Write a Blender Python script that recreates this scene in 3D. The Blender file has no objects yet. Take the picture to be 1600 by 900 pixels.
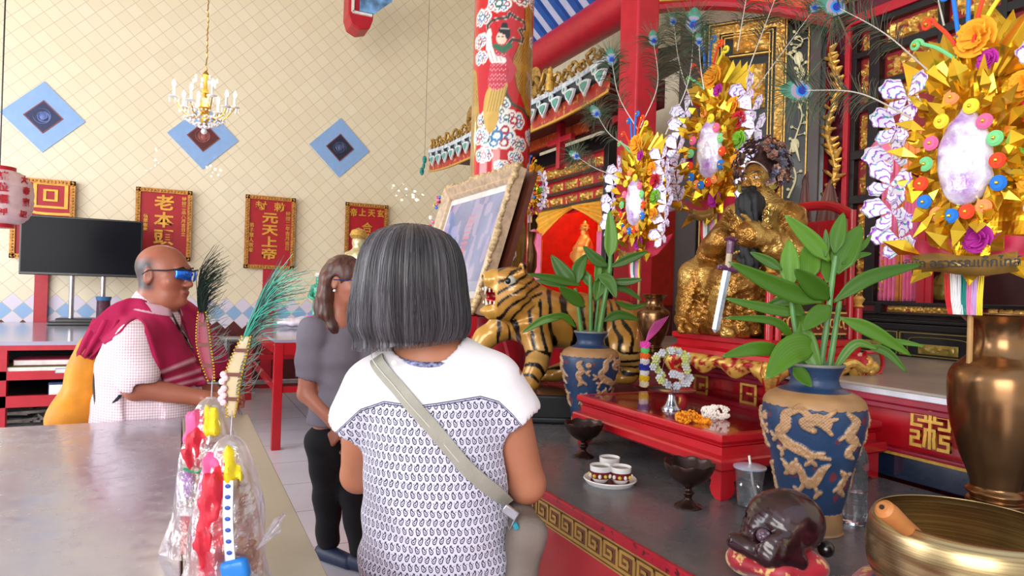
# Temple interior: people before an altar with a seated gilded statue
import bpy, math, random
EXPO = 0.12
WORLD = 1.0
AREAS = [
  ('doorway_daylight', (-4.5, -3.5, 2.6), (1.0, 3.0, 1.2), 5.0, 3.6, 420, (1.0, .97, .93)),
  ('side_daylight', (-5.6, 4.6, 2.4), (1.0, 8.0, 1.6), 5.0, 3.0, 325, (.93, .95, 1.0)),
]
SPOTS = []
SPARK = [((285, 278), 17), ((510, 320), 15), ((640, 295), 6)]
SUN = None
import bpy, math, random
import numpy as np
from mathutils import Vector, Matrix
random.seed(7); RNG = np.random.default_rng(7)
SC = bpy.context.scene; COL = SC.collection
PI = math.pi
# ---------------------------------------------------------------- camera
H = 1.38; F = 1040.0; YAW = math.radians(26.34); ROLL = math.radians(1.7); PITCH = math.radians(0.3)
_f = np.array([math.sin(YAW)*math.cos(PITCH), math.cos(YAW)*math.cos(PITCH), math.sin(PITCH)])
_r0 = np.array([math.cos(YAW), -math.sin(YAW), 0.0]); _u0 = np.cross(_r0, _f)
_r = math.cos(ROLL)*_r0 + math.sin(ROLL)*_u0
_u = -math.sin(ROLL)*_r0 + math.cos(ROLL)*_u0
CP = np.array([0, 0, H])
def ray(px, py): return _f + _r*((px-800)/F) + _u*((450-py)/F)
def atd(px, py, d): return CP + ray(px, py)*d
def onz(px, py, z): v = ray(px, py); return CP + v*((z-H)/v[2])
def onX(px, py, X): v = ray(px, py); return CP + v*(X/v[0])
def onY(px, py, Y): v = ray(px, py); return CP + v*(Y/v[1])
cam_d = bpy.data.cameras.new('camera'); cam = bpy.data.objects.new('camera', cam_d); COL.objects.link(cam)
cam_d.sensor_width = 36; cam_d.lens = 36*F/1600; cam_d.clip_start = .05; cam_d.clip_end = 100
M3 = Matrix((( _r[0], _u[0], -_f[0]), (_r[1], _u[1], -_f[1]), (_r[2], _u[2], -_f[2])))
cam.matrix_world = Matrix.Translation((0, 0, H)) @ M3.to_4x4()
SC.camera = cam
# ---------------------------------------------------------------- light
vs = SC.view_settings; vs.view_transform = 'Standard'; vs.look = 'None'; vs.exposure = EXPO; vs.gamma = 1; vs.use_curve_mapping = False
W = bpy.data.worlds.new('daylight'); SC.world = W; W.use_nodes = True
_bg = W.node_tree.nodes['Background']
_tc = W.node_tree.nodes.new('ShaderNodeTexCoord'); _sep = W.node_tree.nodes.new('ShaderNodeSeparateXYZ'); _cr = W.node_tree.nodes.new('ShaderNodeValToRGB')
W.node_tree.links.new(_tc.outputs['Generated'], _sep.inputs[0]); W.node_tree.links.new(_sep.outputs['Z'], _cr.inputs[0]); W.node_tree.links.new(_cr.outputs[0], _bg.inputs[0])
_cr.color_ramp.elements[0].position = 0.0; _cr.color_ramp.elements[0].color = (.75, .74, .72, 1)
_cr.color_ramp.elements[1].position = .6; _cr.color_ramp.elements[1].color = (.80, .88, 1.0, 1)
_bg.inputs[1].default_value = WORLD
def area(name, loc, target, sx, sy, power, col=(1, 1, 1)):
    l = bpy.data.lights.new(name, 'AREA'); l.shape = 'RECTANGLE'; l.size = sx; l.size_y = sy; l.energy = power; l.color = col
    o = bpy.data.objects.new(name, l); COL.objects.link(o); o.location = loc
    o.rotation_euler = (Vector(target)-Vector(loc)).to_track_quat('-Z', 'Y').to_euler(); return o
for a in AREAS: area(*a)
for i, (loc, tg, pw, ang, c) in enumerate(SPOTS):
    l = bpy.data.lights.new('spot', 'SPOT'); l.energy = pw; l.spot_size = math.radians(ang); l.spot_blend = .6; l.shadow_soft_size = .12; l.color = c
    o = bpy.data.objects.new('ceiling_spot', l); COL.objects.link(o); o.location = loc
    o.rotation_euler = (Vector(tg)-Vector(loc)).to_track_quat('-Z', 'Y').to_euler()
for i, ((px_, py_), an_) in enumerate(SPARK):   # added spots with a dot mask stand in for daylight off the chandelier crystals
    l = bpy.data.lights.new('added_sparkle_spot', 'SPOT'); l.energy = 4500; l.spot_size = math.radians(an_); l.spot_blend = .9; l.shadow_soft_size = 0; l.use_nodes = True; nt = l.node_tree
    tc_ = nt.nodes.new('ShaderNodeTexCoord'); vo = nt.nodes.new('ShaderNodeTexVoronoi'); vo.inputs['Scale'].default_value = (74, 66, 80)[i]; nt.links.new(tc_.outputs['Normal'], vo.inputs['Vector'])
    w_ = nt.nodes.new('ShaderNodeTexWhiteNoise'); nt.links.new(vo.outputs['Color'], w_.inputs['Vector']); a_ = nt.nodes.new('ShaderNodeMath'); a_.operation = 'MULTIPLY'; a_.inputs[1].default_value = .44; nt.links.new(w_.outputs['Value'], a_.inputs[0]); b_ = nt.nodes.new('ShaderNodeMath'); b_.operation = 'LESS_THAN'; nt.links.new(vo.outputs['Distance'], b_.inputs[0]); nt.links.new(a_.outputs[0], b_.inputs[1]); nt.links.new(b_.outputs[0], nt.nodes['Emission'].inputs['Strength'])
    o = bpy.data.objects.new('added_sparkle_spot', l); COL.objects.link(o); p_ = atd(320, 195, 5.5); o.location = p_; o.rotation_euler = (Vector(onY(px_, py_, 9.4))-Vector(p_)).to_track_quat('-Z', 'Y').to_euler()
if SUN:
    l = bpy.data.lights.new('sun', 'SUN'); l.energy = SUN[1]; l.angle = math.radians(SUN[2]); l.color = (1, .96, .88)
    o = bpy.data.objects.new('sun', l); COL.objects.link(o); o.rotation_euler = Vector(SUN[0]).to_track_quat('-Z', 'Y').to_euler()
# ---------------------------------------------------------------- materials
def rgb(h):
    if not isinstance(h, str): return (h[0], h[1], h[2], 1)
    v = [int(h[i:i+2], 16)/255 for i in (0, 2, 4)]
    return tuple([(c/12.92 if c <= .04045 else ((c+.055)/1.055)**2.4) for c in v]+[1])
class NT:
    def __init__(s, name):
        s.m = bpy.data.materials.new(name); s.m.use_nodes = True; s.t = s.m.node_tree; s.b = s.t.nodes['Principled BSDF']
    def n(s, typ, **kw):
        q = s.t.nodes.new(typ)
        for k, v in kw.items():
            if k.startswith('i_'):
                key = k[2:]; key = int(key) if key.isdigit() else key.replace('_', ' ')
                q.inputs[key].default_value = v
            else: setattr(q, k, v)
        return q
    def l(s, a, b): s.t.links.new(a, b)
    def math(s, op, a, b=None, c=None):
        q = s.t.nodes.new('ShaderNodeMath'); q.operation = op
        for i, x in enumerate((a, b, c)):
            if x is None: continue
            if isinstance(x, (int, float)): q.inputs[i].default_value = x
            else: s.l(x, q.inputs[i])
        return q.outputs[0]
    def mix(s, f, a, b):
        q = s.t.nodes.new('ShaderNodeMix'); q.data_type = 'RGBA'
        for i, x in ((0, f), (6, a), (7, b)):
            if isinstance(x, (int, float, tuple)): q.inputs[i].default_value = x
            else: s.l(x, q.inputs[i])
        return q.outputs[2]
    def noise(s, scale, detail=3, vec=None, rough=.5):
        q = s.n('ShaderNodeTexNoise'); q.inputs['Scale'].default_value = scale; q.inputs['Detail'].default_value = detail; q.inputs['Roughness'].default_value = rough
        if vec is None: vec = s.obj()
        s.l(vec, q.inputs['Vector']); return q.outputs['Fac']
    def obj(s): 
        if not hasattr(s, '_o'): s._o = s.n('ShaderNodeTexCoord').outputs['Object']
        return s._o
    def attr(s, name): return s.n('ShaderNodeAttribute', attribute_name=name)
    def ramp(s, f, stops):
        q = s.t.nodes.new('ShaderNodeValToRGB'); e = q.color_ramp.elements
        while len(e) < len(stops): e.new(.5)
        for i, (p, c) in enumerate(stops): e[i].position = p; e[i].color = rgb(c) if isinstance(c, str) else c
        s.l(f, q.inputs[0]); return q.outputs[0]
    def color(s, c): s.l(c, s.b.inputs['Base Color'])
    def bump(s, h, st=.3, dist=.01):
        q = s.n('ShaderNodeBump'); q.inputs['Strength'].default_value = st; q.inputs['Distance'].default_value = dist
        s.l(h, q.inputs['Height']); s.l(q.outputs[0], s.b.inputs['Normal'])
    def set(s, **kw):
        for k, v in kw.items():
            s.b.inputs[{'rough': 'Roughness', 'metal': 'Metallic', 'spec': 'Specular IOR Level', 'trans': 'Transmission Weight', 'ior': 'IOR', 'alpha': 'Alpha', 'coat': 'Coat Weight', 'sheen': 'Sheen Weight', 'sss': 'Subsurface Weight', 'emi': 'Emission Strength', 'cr': 'Coat Roughness', 'film': 'Thin Film Thickness', 'aniso': 'Anisotropic'}[k]].default_value = v
MATS = {}
def mat(name, c, rough=.5, metal=0, var=.12, vs_=14, bump=0, bs=60, wear=None, **kw):
    if name in MATS: return MATS[name]
    t = NT(name); a = rgb(c); f = t.noise(vs_, 4)
    lo = tuple(x*(1-var) for x in a[:3])+(1,); hi = tuple(min(1, x*(1+var)) for x in a[:3])+(1,)
    col = t.ramp(f, [(.35, lo), (.65, hi)])
    if wear: col = t.mix(t.ramp(t.noise(wear[1], 5), [(wear[2], (0, 0, 0, 1)), (wear[2]+.06, (1, 1, 1, 1))]), col, rgb(wear[0]))
    t.color(col); t.set(rough=rough, metal=metal, **kw)
    if bump: t.bump(t.noise(bs, 4), bump, .004)
    MATS[name] = t.m; return t.m
def vmat(name, rough=.5, metal=0, bump=0, bs=60, attr='Col', **kw):
    if name in MATS: return MATS[name]
    t = NT(name); a = t.attr(attr); f = t.noise(20, 3)
    col = t.mix(.12, a.outputs['Color'], t.ramp(f, [(.3, (0, 0, 0, 1)), (.7, (1, 1, 1, 1))])); t.t.nodes[-1]
    q = t.n('ShaderNodeHueSaturation'); t.l(t.math('MULTIPLY_ADD', f, .2, .9), q.inputs['Value']); t.l(a.outputs['Color'], q.inputs['Color'])
    t.color(q.outputs[0]); t.set(rough=rough, metal=metal, **kw)
    if bump: t.bump(t.noise(bs, 4), bump, .004)
    MATS[name] = t.m; return t.m
def emat(name, c, st):
    if name in MATS: return MATS[name]
    t = NT(name); t.b.inputs['Emission Color'].default_value = rgb(c); t.b.inputs['Base Color'].default_value = rgb(c); t.set(emi=st)
    MATS[name] = t.m; return t.m
# ---------------------------------------------------------------- scene tree
def thing(name, label, cat, loc=(0, 0, 0), rz=0, group=None, rot=None):
    o = bpy.data.objects.new(name, None); COL.objects.link(o); o.empty_display_size = .1
    o.location = tuple(loc); o.rotation_euler = rot if rot is not None else (0, 0, rz)
    o['label'] = label; o['category'] = cat
    if group: o['group'] = group
    return o
def tag(o, label, cat, group=None, kind=None):
    o['label'] = label; o['category'] = cat
    if group: o['group'] = group
    if kind: o['kind'] = kind
    return o
def children(o): return [c for c in COL.objects if c.parent == o]
def dup(root, loc=None, rz=None, label=None, group=None, rot=None, scale=None):
    r = root.copy(); COL.objects.link(r)
    if loc is not None: r.location = tuple(loc)
    if rz is not None: r.rotation_euler = (0, 0, rz)
    if rot is not None: r.rotation_euler = rot
    if scale is not None: r.scale = (scale,)*3 if not hasattr(scale, '__len__') else scale
    if label: r['label'] = label
    if group: r['group'] = group
    for ch in list(root.children):
        c = ch.copy(); COL.objects.link(c); c.parent = r
        for g in list(ch.children):
            d = g.copy(); COL.objects.link(d); d.parent = c
    return r
# ---------------------------------------------------------------- mesh builder
def frame_of(d):
    d = np.array(d, float); n = np.linalg.norm(d); d = d/(n if n > 1e-9 else 1)
    a = np.array([0, 0, 1.]) if abs(d[2]) < .95 else np.array([1., 0, 0])
    x = np.cross(a, d); x /= np.linalg.norm(x); return x, np.cross(d, x), d
class MB:
    def __init__(s): s.v = []; s.f = []; s.n = 0; s.c = []; s.mi = []; s.cur = 0; s.uv = []; s.hasuv = False; s.hascol = False
    def add(s, vs, fs, col=None, uv=None):
        vs = np.asarray(vs, float); k = len(vs)
        s.v.append(vs); s.f += [tuple(int(i)+s.n for i in f) for f in fs]; s.mi += [s.cur]*len(fs); s.n += k
        if col is None: s.c.append(np.ones((k, 3)))
        else: s.hascol = True; col = np.asarray(col, float); s.c.append(np.broadcast_to(col[..., :3], (k, 3)) if col.ndim == 1 else col[:, :3])
        if uv is None: s.uv.append(np.zeros((k, 3)))
        else: s.hasuv = True; s.uv.append(np.asarray(uv, float))
        return s
    def box(s, c, d, R=None, col=None, taper=1.0):
        x, y, z = np.array(d)/2.0
        vs = np.array([(-x, -y, -z), (x, -y, -z), (x, y, -z), (-x, y, -z), (-x*taper, -y*taper, z), (x*taper, -y*taper, z), (x*taper, y*taper, z), (-x*taper, y*taper, z)])
        if R is not None: vs = vs @ np.array(R).T
        return s.add(vs+np.array(c), [(0, 3, 2, 1), (4, 5, 6, 7), (0, 1, 5, 4), (1, 2, 6, 5), (2, 3, 7, 6), (3, 0, 4, 7)], col)
    def bar(s, a, b, w, h=None, col=None):
        a = np.array(a, float); b = np.array(b, float); x, y, z = frame_of(b-a); h = h or w
        return s.box((a+b)/2, (w, h, np.linalg.norm(b-a)), np.array([x, y, z]).T, col)
    def grid(s, V, closed_u=False, closed_v=False, col=None, uv=None, flip=False):
        nu, nv = V.shape[:2]; idx = np.arange(nu*nv).reshape(nu, nv)
        a = idx if closed_u else idx[:-1]; b = np.roll(idx, -1, 0) if closed_u else idx[1:]
        def cols(q): return (q, np.roll(q, -1, 1)) if closed_v else (q[:, :-1], q[:, 1:])
        a0, a1 = cols(a); b0, b1 = cols(b)
        fs = np.stack([a0.ravel(), b0.ravel(), b1.ravel(), a1.ravel()], 1)
        if flip: fs = fs[:, ::-1]
        return s.add(V.reshape(-1, 3), fs, None if col is None else (col.reshape(-1, 3) if getattr(col, 'ndim', 1) == 3 else col), None if uv is None else uv.reshape(-1, 3))
    def tube(s, pts, r, n=8, caps=True, col=None, flat=1.0, up=None):
        P = np.array(pts, float); m = len(P); r = np.broadcast_to(np.asarray(r, float), (m,))
        T = np.gradient(P, axis=0); T /= np.maximum(np.linalg.norm(T, axis=1, keepdims=True), 1e-9)
        x, y, _ = frame_of(T[0])
        if up is not None: y = np.array(up, float); x = np.cross(y, T[0]); x /= np.linalg.norm(x); y = np.cross(T[0], x)
        ang = np.linspace(0, 2*PI, n, endpoint=False); rings = []
        for i in range(m):
            x = x-T[i]*np.dot(x, T[i]); x /= np.linalg.norm(x); y = np.cross(T[i], x)
            rings.append(P[i]+r[i]*(np.cos(ang)[:, None]*x+flat*np.sin(ang)[:, None]*y))
        V = np.array(rings); base = s.n
        cc = None if col is None else (np.repeat(np.asarray(col)[:, None, :3], n, 1) if np.ndim(col) == 2 else col)
        s.grid(V, closed_v=True, col=cc, flip=True)
        if caps: s.f += [tuple(base+i for i in range(n))[::-1], tuple(base+(m-1)*n+i for i in range(n))]; s.mi += [s.cur]*2
        return s
    def cyl(s, a, b, r, r2=None, n=20, col=None):
        return s.tube([a, b], [r, r if r2 is None else r2], n, col=col)
    def lathe(s, prof, n=40, c=(0, 0, 0), col=None, sx=1, sy=1, R=None, closed=False):
        ang = np.linspace(0, 2*PI, n, endpoint=False); p = np.array(prof, float)
        V = np.stack([p[:, :1]*np.cos(ang)*sx, p[:, :1]*np.sin(ang)*sy, np.repeat(p[:, 1:2], n, 1)], -1)
        if R is not None: V = V @ np.array(R).T
        cc = None
        if col is not None: cc = np.repeat(np.asarray(col)[:, None, :3], n, 1) if np.ndim(col) == 2 else col
        base = s.n; s.grid(V+np.array(c), closed_v=True, col=cc, flip=True)
        if not closed:
            if p[0, 0] > 1e-5: s.f.append(tuple(base+i for i in range(n))); s.mi.append(s.cur); s.f[-1] = s.f[-1][::-1]
            if p[-1, 0] > 1e-5: s.f.append(tuple(base+(len(p)-1)*n+i for i in range(n))); s.mi.append(s.cur)
        return s
    def ball(s, c, r, n=10, R=None, col=None):
        r = np.broadcast_to(np.asarray(r, float), (3,)); t = np.linspace(-PI/2, PI/2, n)
        ang = np.linspace(0, 2*PI, 2*n, endpoint=False)
        V = np.stack([np.cos(t)[:, None]*np.cos(ang)*r[0], np.cos(t)[:, None]*np.sin(ang)*r[1], np.repeat((np.sin(t)*r[2])[:, None], 2*n, 1)], -1)
        if R is not None: V = V @ np.array(R).T
        return s.grid(V+np.array(c), closed_v=True, col=col, flip=True)
    def poly(s, pts, O, U, Vv, th, N=None, col=None):
        """extrude outline (2-D) lying on plane O + u U + v V by thickness th along N"""
        U = np.array(U, float); Vv = np.array(Vv, float); N = np.cross(U, Vv) if N is None else np.array(N, float); N = N/np.linalg.norm(N)
        p = np.array(pts, float); ar = np.sum(p[:, 0]*np.roll(p[:, 1], -1)-p[:, 1]*np.roll(p[:, 0], -1))
        if ar < 0: p = p[::-1]
        A = np.array(O)+p[:, :1]*U+p[:, 1:2]*Vv; k = len(p); B = A+N*th
        return s.add(np.vstack([A, B]), [tuple(range(k))[::-1], tuple(range(k, 2*k))]+[(i, (i+1) % k, k+(i+1) % k, k+i) for i in range(k)], col)
    def build(s, name, m, parent=None, smooth=35, bevel=0, sub=0, loc=None):
        me = bpy.data.meshes.new(name)
        V = np.vstack(s.v); me.from_pydata(V.tolist(), [], s.f)
        ms = m if isinstance(m, (list, tuple)) else [m]
        for q in ms: me.materials.append(q)
        if len(ms) > 1: me.polygons.foreach_set('material_index', np.array(s.mi, 'i'))
        if s.hascol:
            a = me.color_attributes.new('Col', 'FLOAT_COLOR', 'POINT'); cc = np.hstack([np.vstack(s.c), np.ones((s.n, 1))]); a.data.foreach_set('color', cc.ravel())
        if s.hasuv:
            a = me.attributes.new('uvp', 'FLOAT_VECTOR', 'POINT'); a.data.foreach_set('vector', np.vstack(s.uv).ravel())
        if smooth:
            me.shade_smooth()
            if smooth < 180: me.set_sharp_from_angle(angle=math.radians(smooth))
        me.update(); o = bpy.data.objects.new(name, me); COL.objects.link(o)
        if parent is not None: o.parent = parent
        if loc is not None: o.location = tuple(loc)
        if bevel: b = o.modifiers.new('bevel', 'BEVEL'); b.width = bevel; b.segments = 2; b.limit_method = 'ANGLE'; b.angle_limit = math.radians(40)
        if sub: b = o.modifiers.new('sub', 'SUBSURF'); b.levels = sub; b.render_levels = sub
        return o
def struct(name, mb, m, **kw): o = mb.build(name, m, **kw); o['kind'] = 'structure'; return o
def spline(pts, n):
    """Catmull-Rom through points"""
    P = np.array(pts, float); P = np.vstack([2*P[0]-P[1], P, 2*P[-1]-P[-2]]); m = len(P)-3
    t = np.linspace(0, m-1e-9, n); i = t.astype(int); f = (t-i)[:, None]
    a, b, c, d = P[i], P[i+1], P[i+2], P[i+3]
    return .5*((2*b)+(-a+c)*f+(2*a-5*b+4*c-d)*f**2+(-a+3*b-3*c+d)*f**3)
def rot(axis, a):
    return np.array(Matrix.Rotation(a, 3, axis))
def text_mb(mb, body, O, U, V, size, th=.004, bold=0, align='CENTER', N=None, sx=1.0):
    """real lettering: glyph outlines turned into an extruded mesh on plane O+uU+vV"""
    cu = bpy.data.curves.new('t', 'FONT'); cu.body = body; cu.size = size; cu.extrude = th/2; cu.offset = bold; cu.align_x = align; cu.align_y = 'CENTER'; cu.resolution_u = 2
    o = bpy.data.objects.new('t', cu); COL.objects.link(o)
    dg = bpy.context.evaluated_depsgraph_get(); me = o.evaluated_get(dg).to_mesh()
    n = len(me.vertices); vs = np.zeros(n*3); me.vertices.foreach_get('co', vs); vs = vs.reshape(-1, 3)
    fs = [tuple(p.vertices) for p in me.polygons]
    o.evaluated_get(dg).to_mesh_clear(); COL.objects.unlink(o); bpy.data.objects.remove(o); bpy.data.curves.remove(cu)
    U = np.array(U, float); V = np.array(V, float); Nn = np.cross(U, V) if N is None else np.array(N)
    if n: mb.add(np.array(O)+vs[:, :1]*sx*U+vs[:, 1:2]*V+(vs[:, 2:3]+th/2)*Nn, fs)
    return mb
# ---------------------------------------------------------------- smooth solids (fields meshed with surface nets)
class Field:
    def __init__(s, lo, hi, h):
        s.lo = np.array(lo, float); s.h = h; s.n = np.ceil((np.array(hi)-s.lo)/h).astype(int)+1
        s.ax = [s.lo[i]+h*np.arange(s.n[i]) for i in range(3)]; s.d = np.full(s.n, 9.0, np.float32)
    def _sub(s, lo, hi, m):
        a = np.clip(np.floor((np.array(lo)-m-s.lo)/s.h).astype(int), 0, s.n); b = np.clip(np.ceil((np.array(hi)+m-s.lo)/s.h).astype(int)+1, 0, s.n)
        sl = tuple(slice(a[i], b[i]) for i in range(3))
        return sl, np.meshgrid(*[s.ax[i][sl[i]] for i in range(3)], indexing='ij')
    def _mix(s, sl, q, k, op):
        c = s.d[sl]
        if op == 'sub': q = -q
        if k <= 0: s.d[sl] = np.minimum(c, q) if op == 'add' else np.maximum(c, q); return
        if op == 'add': h = np.clip(.5+.5*(c-q)/k, 0, 1); s.d[sl] = c*(1-h)+q*h-k*h*(1-h)
        else: h = np.clip(.5-.5*(c-q)/k, 0, 1); s.d[sl] = c*(1-h)+q*h+k*h*(1-h)
    def cap(s, a, b, ra, rb=None, k=.01, op='add', sq=None):
        a = np.array(a, float); b = np.array(b, float); rb = ra if rb is None else rb; m = max(ra, rb)+max(k, .0)+2*s.h
        sl, (X, Y, Z) = s._sub(np.minimum(a, b), np.maximum(a, b), m*(1 if sq is None else max(1, max(sq))))
        if X.size == 0: return s
        D = b-a; L = max(D@D, 1e-12)
        px, py, pz = X-a[0], Y-a[1], Z-a[2]; t = np.clip((px*D[0]+py*D[1]+pz*D[2])/L, 0, 1)
        dx, dy, dz = px-D[0]*t, py-D[1]*t, pz-D[2]*t
        if sq is not None: dx, dy, dz = dx/sq[0], dy/sq[1], dz/sq[2]
        s._mix(sl, (np.sqrt(dx*dx+dy*dy+dz*dz)-(ra+(rb-ra)*t)).astype(np.float32), k, op); return s
    def ell(s, c, r, R=None, k=.01, op='add'):
        c = np.array(c, float); r = np.broadcast_to(np.asarray(r, float), (3,)); m = r.max()
        sl, (X, Y, Z) = s._sub(c-m, c+m, max(k, 0)+2*s.h)
        if X.size == 0: return s
        p = [X-c[0], Y-c[1], Z-c[2]]
        if R is not None: R = np.array(R); p = [p[0]*R[0, i]+p[1]*R[1, i]+p[2]*R[2, i] for i in range(3)]
        q = np.sqrt((p[0]/r[0])**2+(p[1]/r[1])**2+(p[2]/r[2])**2); g = np.sqrt((p[0]/r[0]**2)**2+(p[1]/r[1]**2)**2+(p[2]/r[2]**2)**2)
        s._mix(sl, (q*(q-1)/np.maximum(g, 1e-6)).astype(np.float32), k, op); return s
    def box(s, c, d, R=None, k=.005, op='add', rr=.0):
        c = np.array(c, float); d = np.array(d, float)/2; m = np.linalg.norm(d)
        sl, (X, Y, Z) = s._sub(c-m, c+m, max(k, 0)+2*s.h)
        if X.size == 0: return s
        p = [X-c[0], Y-c[1], Z-c[2]]
        if R is not None: R = np.array(R); p = [p[0]*R[0, i]+p[1]*R[1, i]+p[2]*R[2, i] for i in range(3)]
        q = [np.abs(p[i])-(d[i]-rr) for i in range(3)]
        o = np.sqrt(sum(np.maximum(x, 0)**2 for x in q))+np.minimum(np.maximum(np.maximum(q[0], q[1]), q[2]), 0)-rr
        s._mix(sl, o.astype(np.float32), k, op); return s
    def chain(s, pts, rs, k=.01, op='add', sq=None):
        for i in range(len(pts)-1): s.cap(pts[i], pts[i+1], rs[i], rs[i+1], k, op, sq)
        return s
    def warp(s, fn):
        X, Y, Z = np.meshgrid(*s.ax, indexing='ij'); s.d = (s.d+fn(X, Y, Z)).astype(np.float32); return s
    def mesh(s, mb=None, colf=None, uvf=None, post=None):
        d = s.d.copy(); d[0] = d[-1] = 9; d[:, 0] = d[:, -1] = 9; d[:, :, 0] = d[:, :, -1] = 9
        ins = d < 0; n = np.array(d.shape)-1
        cor = [(i, j, k) for i in (0, 1) for j in (0, 1) for k in (0, 1)]
        def C(a, o): return a[o[0]:o[0]+n[0], o[1]:o[1]+n[1], o[2]:o[2]+n[2]]
        cnt = sum(C(ins, o).astype(np.int8) for o in cor); act = (cnt > 0) & (cnt < 8)
        I = np.argwhere(act)
        if len(I) == 0: return mb
        idx = np.full(act.shape, -1, np.int64); idx[act] = np.arange(len(I))
        pos = np.zeros((len(I), 3)); w = np.zeros(len(I))
        for a in cor:
            for ax in range(3):
                if a[ax]: continue
                b = list(a); b[ax] = 1
                da = d[I[:, 0]+a[0], I[:, 1]+a[1], I[:, 2]+a[2]]; db = d[I[:, 0]+b[0], I[:, 1]+b[1], I[:, 2]+b[2]]
                m = (da < 0) != (db < 0); t = np.where(m, da/np.where(m, da-db, 1), 0)
                q = np.array(a, float)[None, :].repeat(len(I), 0); q[:, ax] = t
                pos[m] += q[m]; w[m] += 1
        V = s.lo+(I+pos/w[:, None])*s.h
        fs = []
        for ax in range(3):
            o1, o2 = [(1, 2), (2, 0), (0, 1)][ax]
            A = ins; sl0 = [slice(1, -1)]*3; sl0[ax] = slice(0, -1); sl1 = list(sl0); sl1[ax] = slice(1, None)
            a = A[tuple(sl0)]; b = A[tuple(sl1)]; E = np.argwhere(a != b); 
            if len(E) == 0: continue
            base = E.copy()
            for q in range(3):
                if q != ax: base[:, q] += 1
            fl = a[tuple(E.T)]
            def cell(p, r):
                c = base.copy(); c[:, o1] -= p; c[:, o2] -= r; return idx[c[:, 0], c[:, 1], c[:, 2]]
            Q = np.stack([cell(1, 1), cell(0, 1), cell(0, 0), cell(1, 0)], 1)
            Q[~fl] = Q[~fl][:, ::-1]; fs.append(Q)
        Q = np.vstack(fs); Q = Q[(Q >= 0).all(1)]
        if post is not None: V = post(V)
        mb = mb or MB()
        mb.add(V, Q, None if colf is None else colf(V), None if uvf is None else uvf(V)); return mb
def vnoise(P, s, seed=0):
    """cheap smooth 3-D value noise 0..1"""
    P = np.asarray(P, float)*s+seed*17.3; i = np.floor(P).astype(np.int64); f = P-i; f = f*f*(3-2*f)
    def hsh(a): 
        q = (a[..., 0]*374761393+a[..., 1]*668265263+a[..., 2]*2147483647+seed*1013) & 0xffffffff
        q = ((q ^ (q >> 13))*1274126177) & 0xffffffff; return ((q ^ (q >> 16)) & 0xffff)/65535.0
    r = 0
    for a in (0, 1):
        for b in (0, 1):
            for c in (0, 1):
                w = (f[..., 0] if a else 1-f[..., 0])*(f[..., 1] if b else 1-f[..., 1])*(f[..., 2] if c else 1-f[..., 2])
                r = r+w*hsh(i+np.array([a, b, c]))
    return r
def colmix(base, mask, c): m = np.clip(mask, 0, 1)[..., None]; return base*(1-m)+np.array(rgb(c)[:3])*m
def lin(h): return np.array(rgb(h)[:3])
def seg2(u, v, P, r):
    """signed distance from points (u,v) to a thick polyline with radii r"""
    P = np.array(P, float); r = np.broadcast_to(np.asarray(r, float), (len(P),)); d = np.full(np.shape(u), 9.0)
    for i in range(len(P)-1):
        D = P[i+1]-P[i]; L = max(D@D, 1e-12); t = np.clip(((u-P[i, 0])*D[0]+(v-P[i, 1])*D[1])/L, 0, 1)
        d = np.minimum(d, np.hypot(u-P[i, 0]-D[0]*t, v-P[i, 1]-D[1]*t)-(r[i]+(r[i+1]-r[i])*t))
    return d
# ================================================================ the room
YW = 9.4
t = NT('wall_tile'); g = t.n('ShaderNodeTexCoord').outputs['Object']; sp = t.n('ShaderNodeSeparateXYZ'); t.l(g, sp.inputs[0])
x = t.math('DIVIDE', sp.outputs[0], .205); z = t.math('DIVIDE', t.math('SUBTRACT', sp.outputs[2], .99), .205)
u = t.math('ADD', t.math('ADD', x, z), .5); v = t.math('ADD', t.math('SUBTRACT', x, z), .5)
iu = t.math('FLOOR', u); iv = t.math('FLOOR', v); k = t.math('SUBTRACT', iu, iv)
fu = t.math('FRACT', u); fv = t.math('FRACT', v)
def edge(f): return t.math('SUBTRACT', .5, t.math('ABSOLUTE', t.math('SUBTRACT', f, .5)))
gr = t.math('LESS_THAN', t.math('MINIMUM', edge(fu), edge(fv)), .022)
cb = t.n('ShaderNodeCombineXYZ'); t.l(iu, cb.inputs[0]); t.l(iv, cb.inputs[1]); wn = t.n('ShaderNodeTexWhiteNoise'); t.l(cb.outputs[0], wn.inputs[0])
cream = t.mix(wn.outputs['Value'], rgb('e9dcc0'), rgb('f0e5ca'))
cream = t.mix(t.math('MULTIPLY', t.noise(1.3, 4), .5), cream, rgb('ecdab2'))
isb = t.math('COMPARE', k, 0, .1); isw = t.math('COMPARE', t.math('ABSOLUTE', k), 1, .1); low = t.math('LESS_THAN', k, -1.5)
c = t.mix(low, cream, rgb('5a1418')); c = t.mix(isw, c, rgb('dcd3e4')); c = t.mix(isb, c, rgb('8fb3dd'))
dk = t.mix(low, rgb('cdc0a4'), rgb('2a0a0c'))
t.color(t.mix(gr, c, dk)); t.set(rough=.38)
t.bump(t.math('SUBTRACT', 1, gr), .25, .004); M_TILE = t.m
t = NT('floor_tile'); sp = t.n('ShaderNodeSeparateXYZ'); t.l(t.obj(), sp.inputs[0])
a = t.math('FRACT', t.math('DIVIDE', sp.outputs[0], .6)); b = t.math('FRACT', t.math('DIVIDE', sp.outputs[1], .6))
def edge2(f): return t.math('SUBTRACT', .5, t.math('ABSOLUTE', t.math('SUBTRACT', f, .5)))
gr = t.math('LESS_THAN', t.math('MINIMUM', edge2(a), edge2(b)), .006)
t.color(t.mix(gr, t.ramp(t.noise(1.5, 6), [(.3, 'd6d7e4'), (.7, 'e8e8f2')]), rgb('8d8fa0'))); t.set(rough=.16); M_FLOOR = t.m
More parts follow.
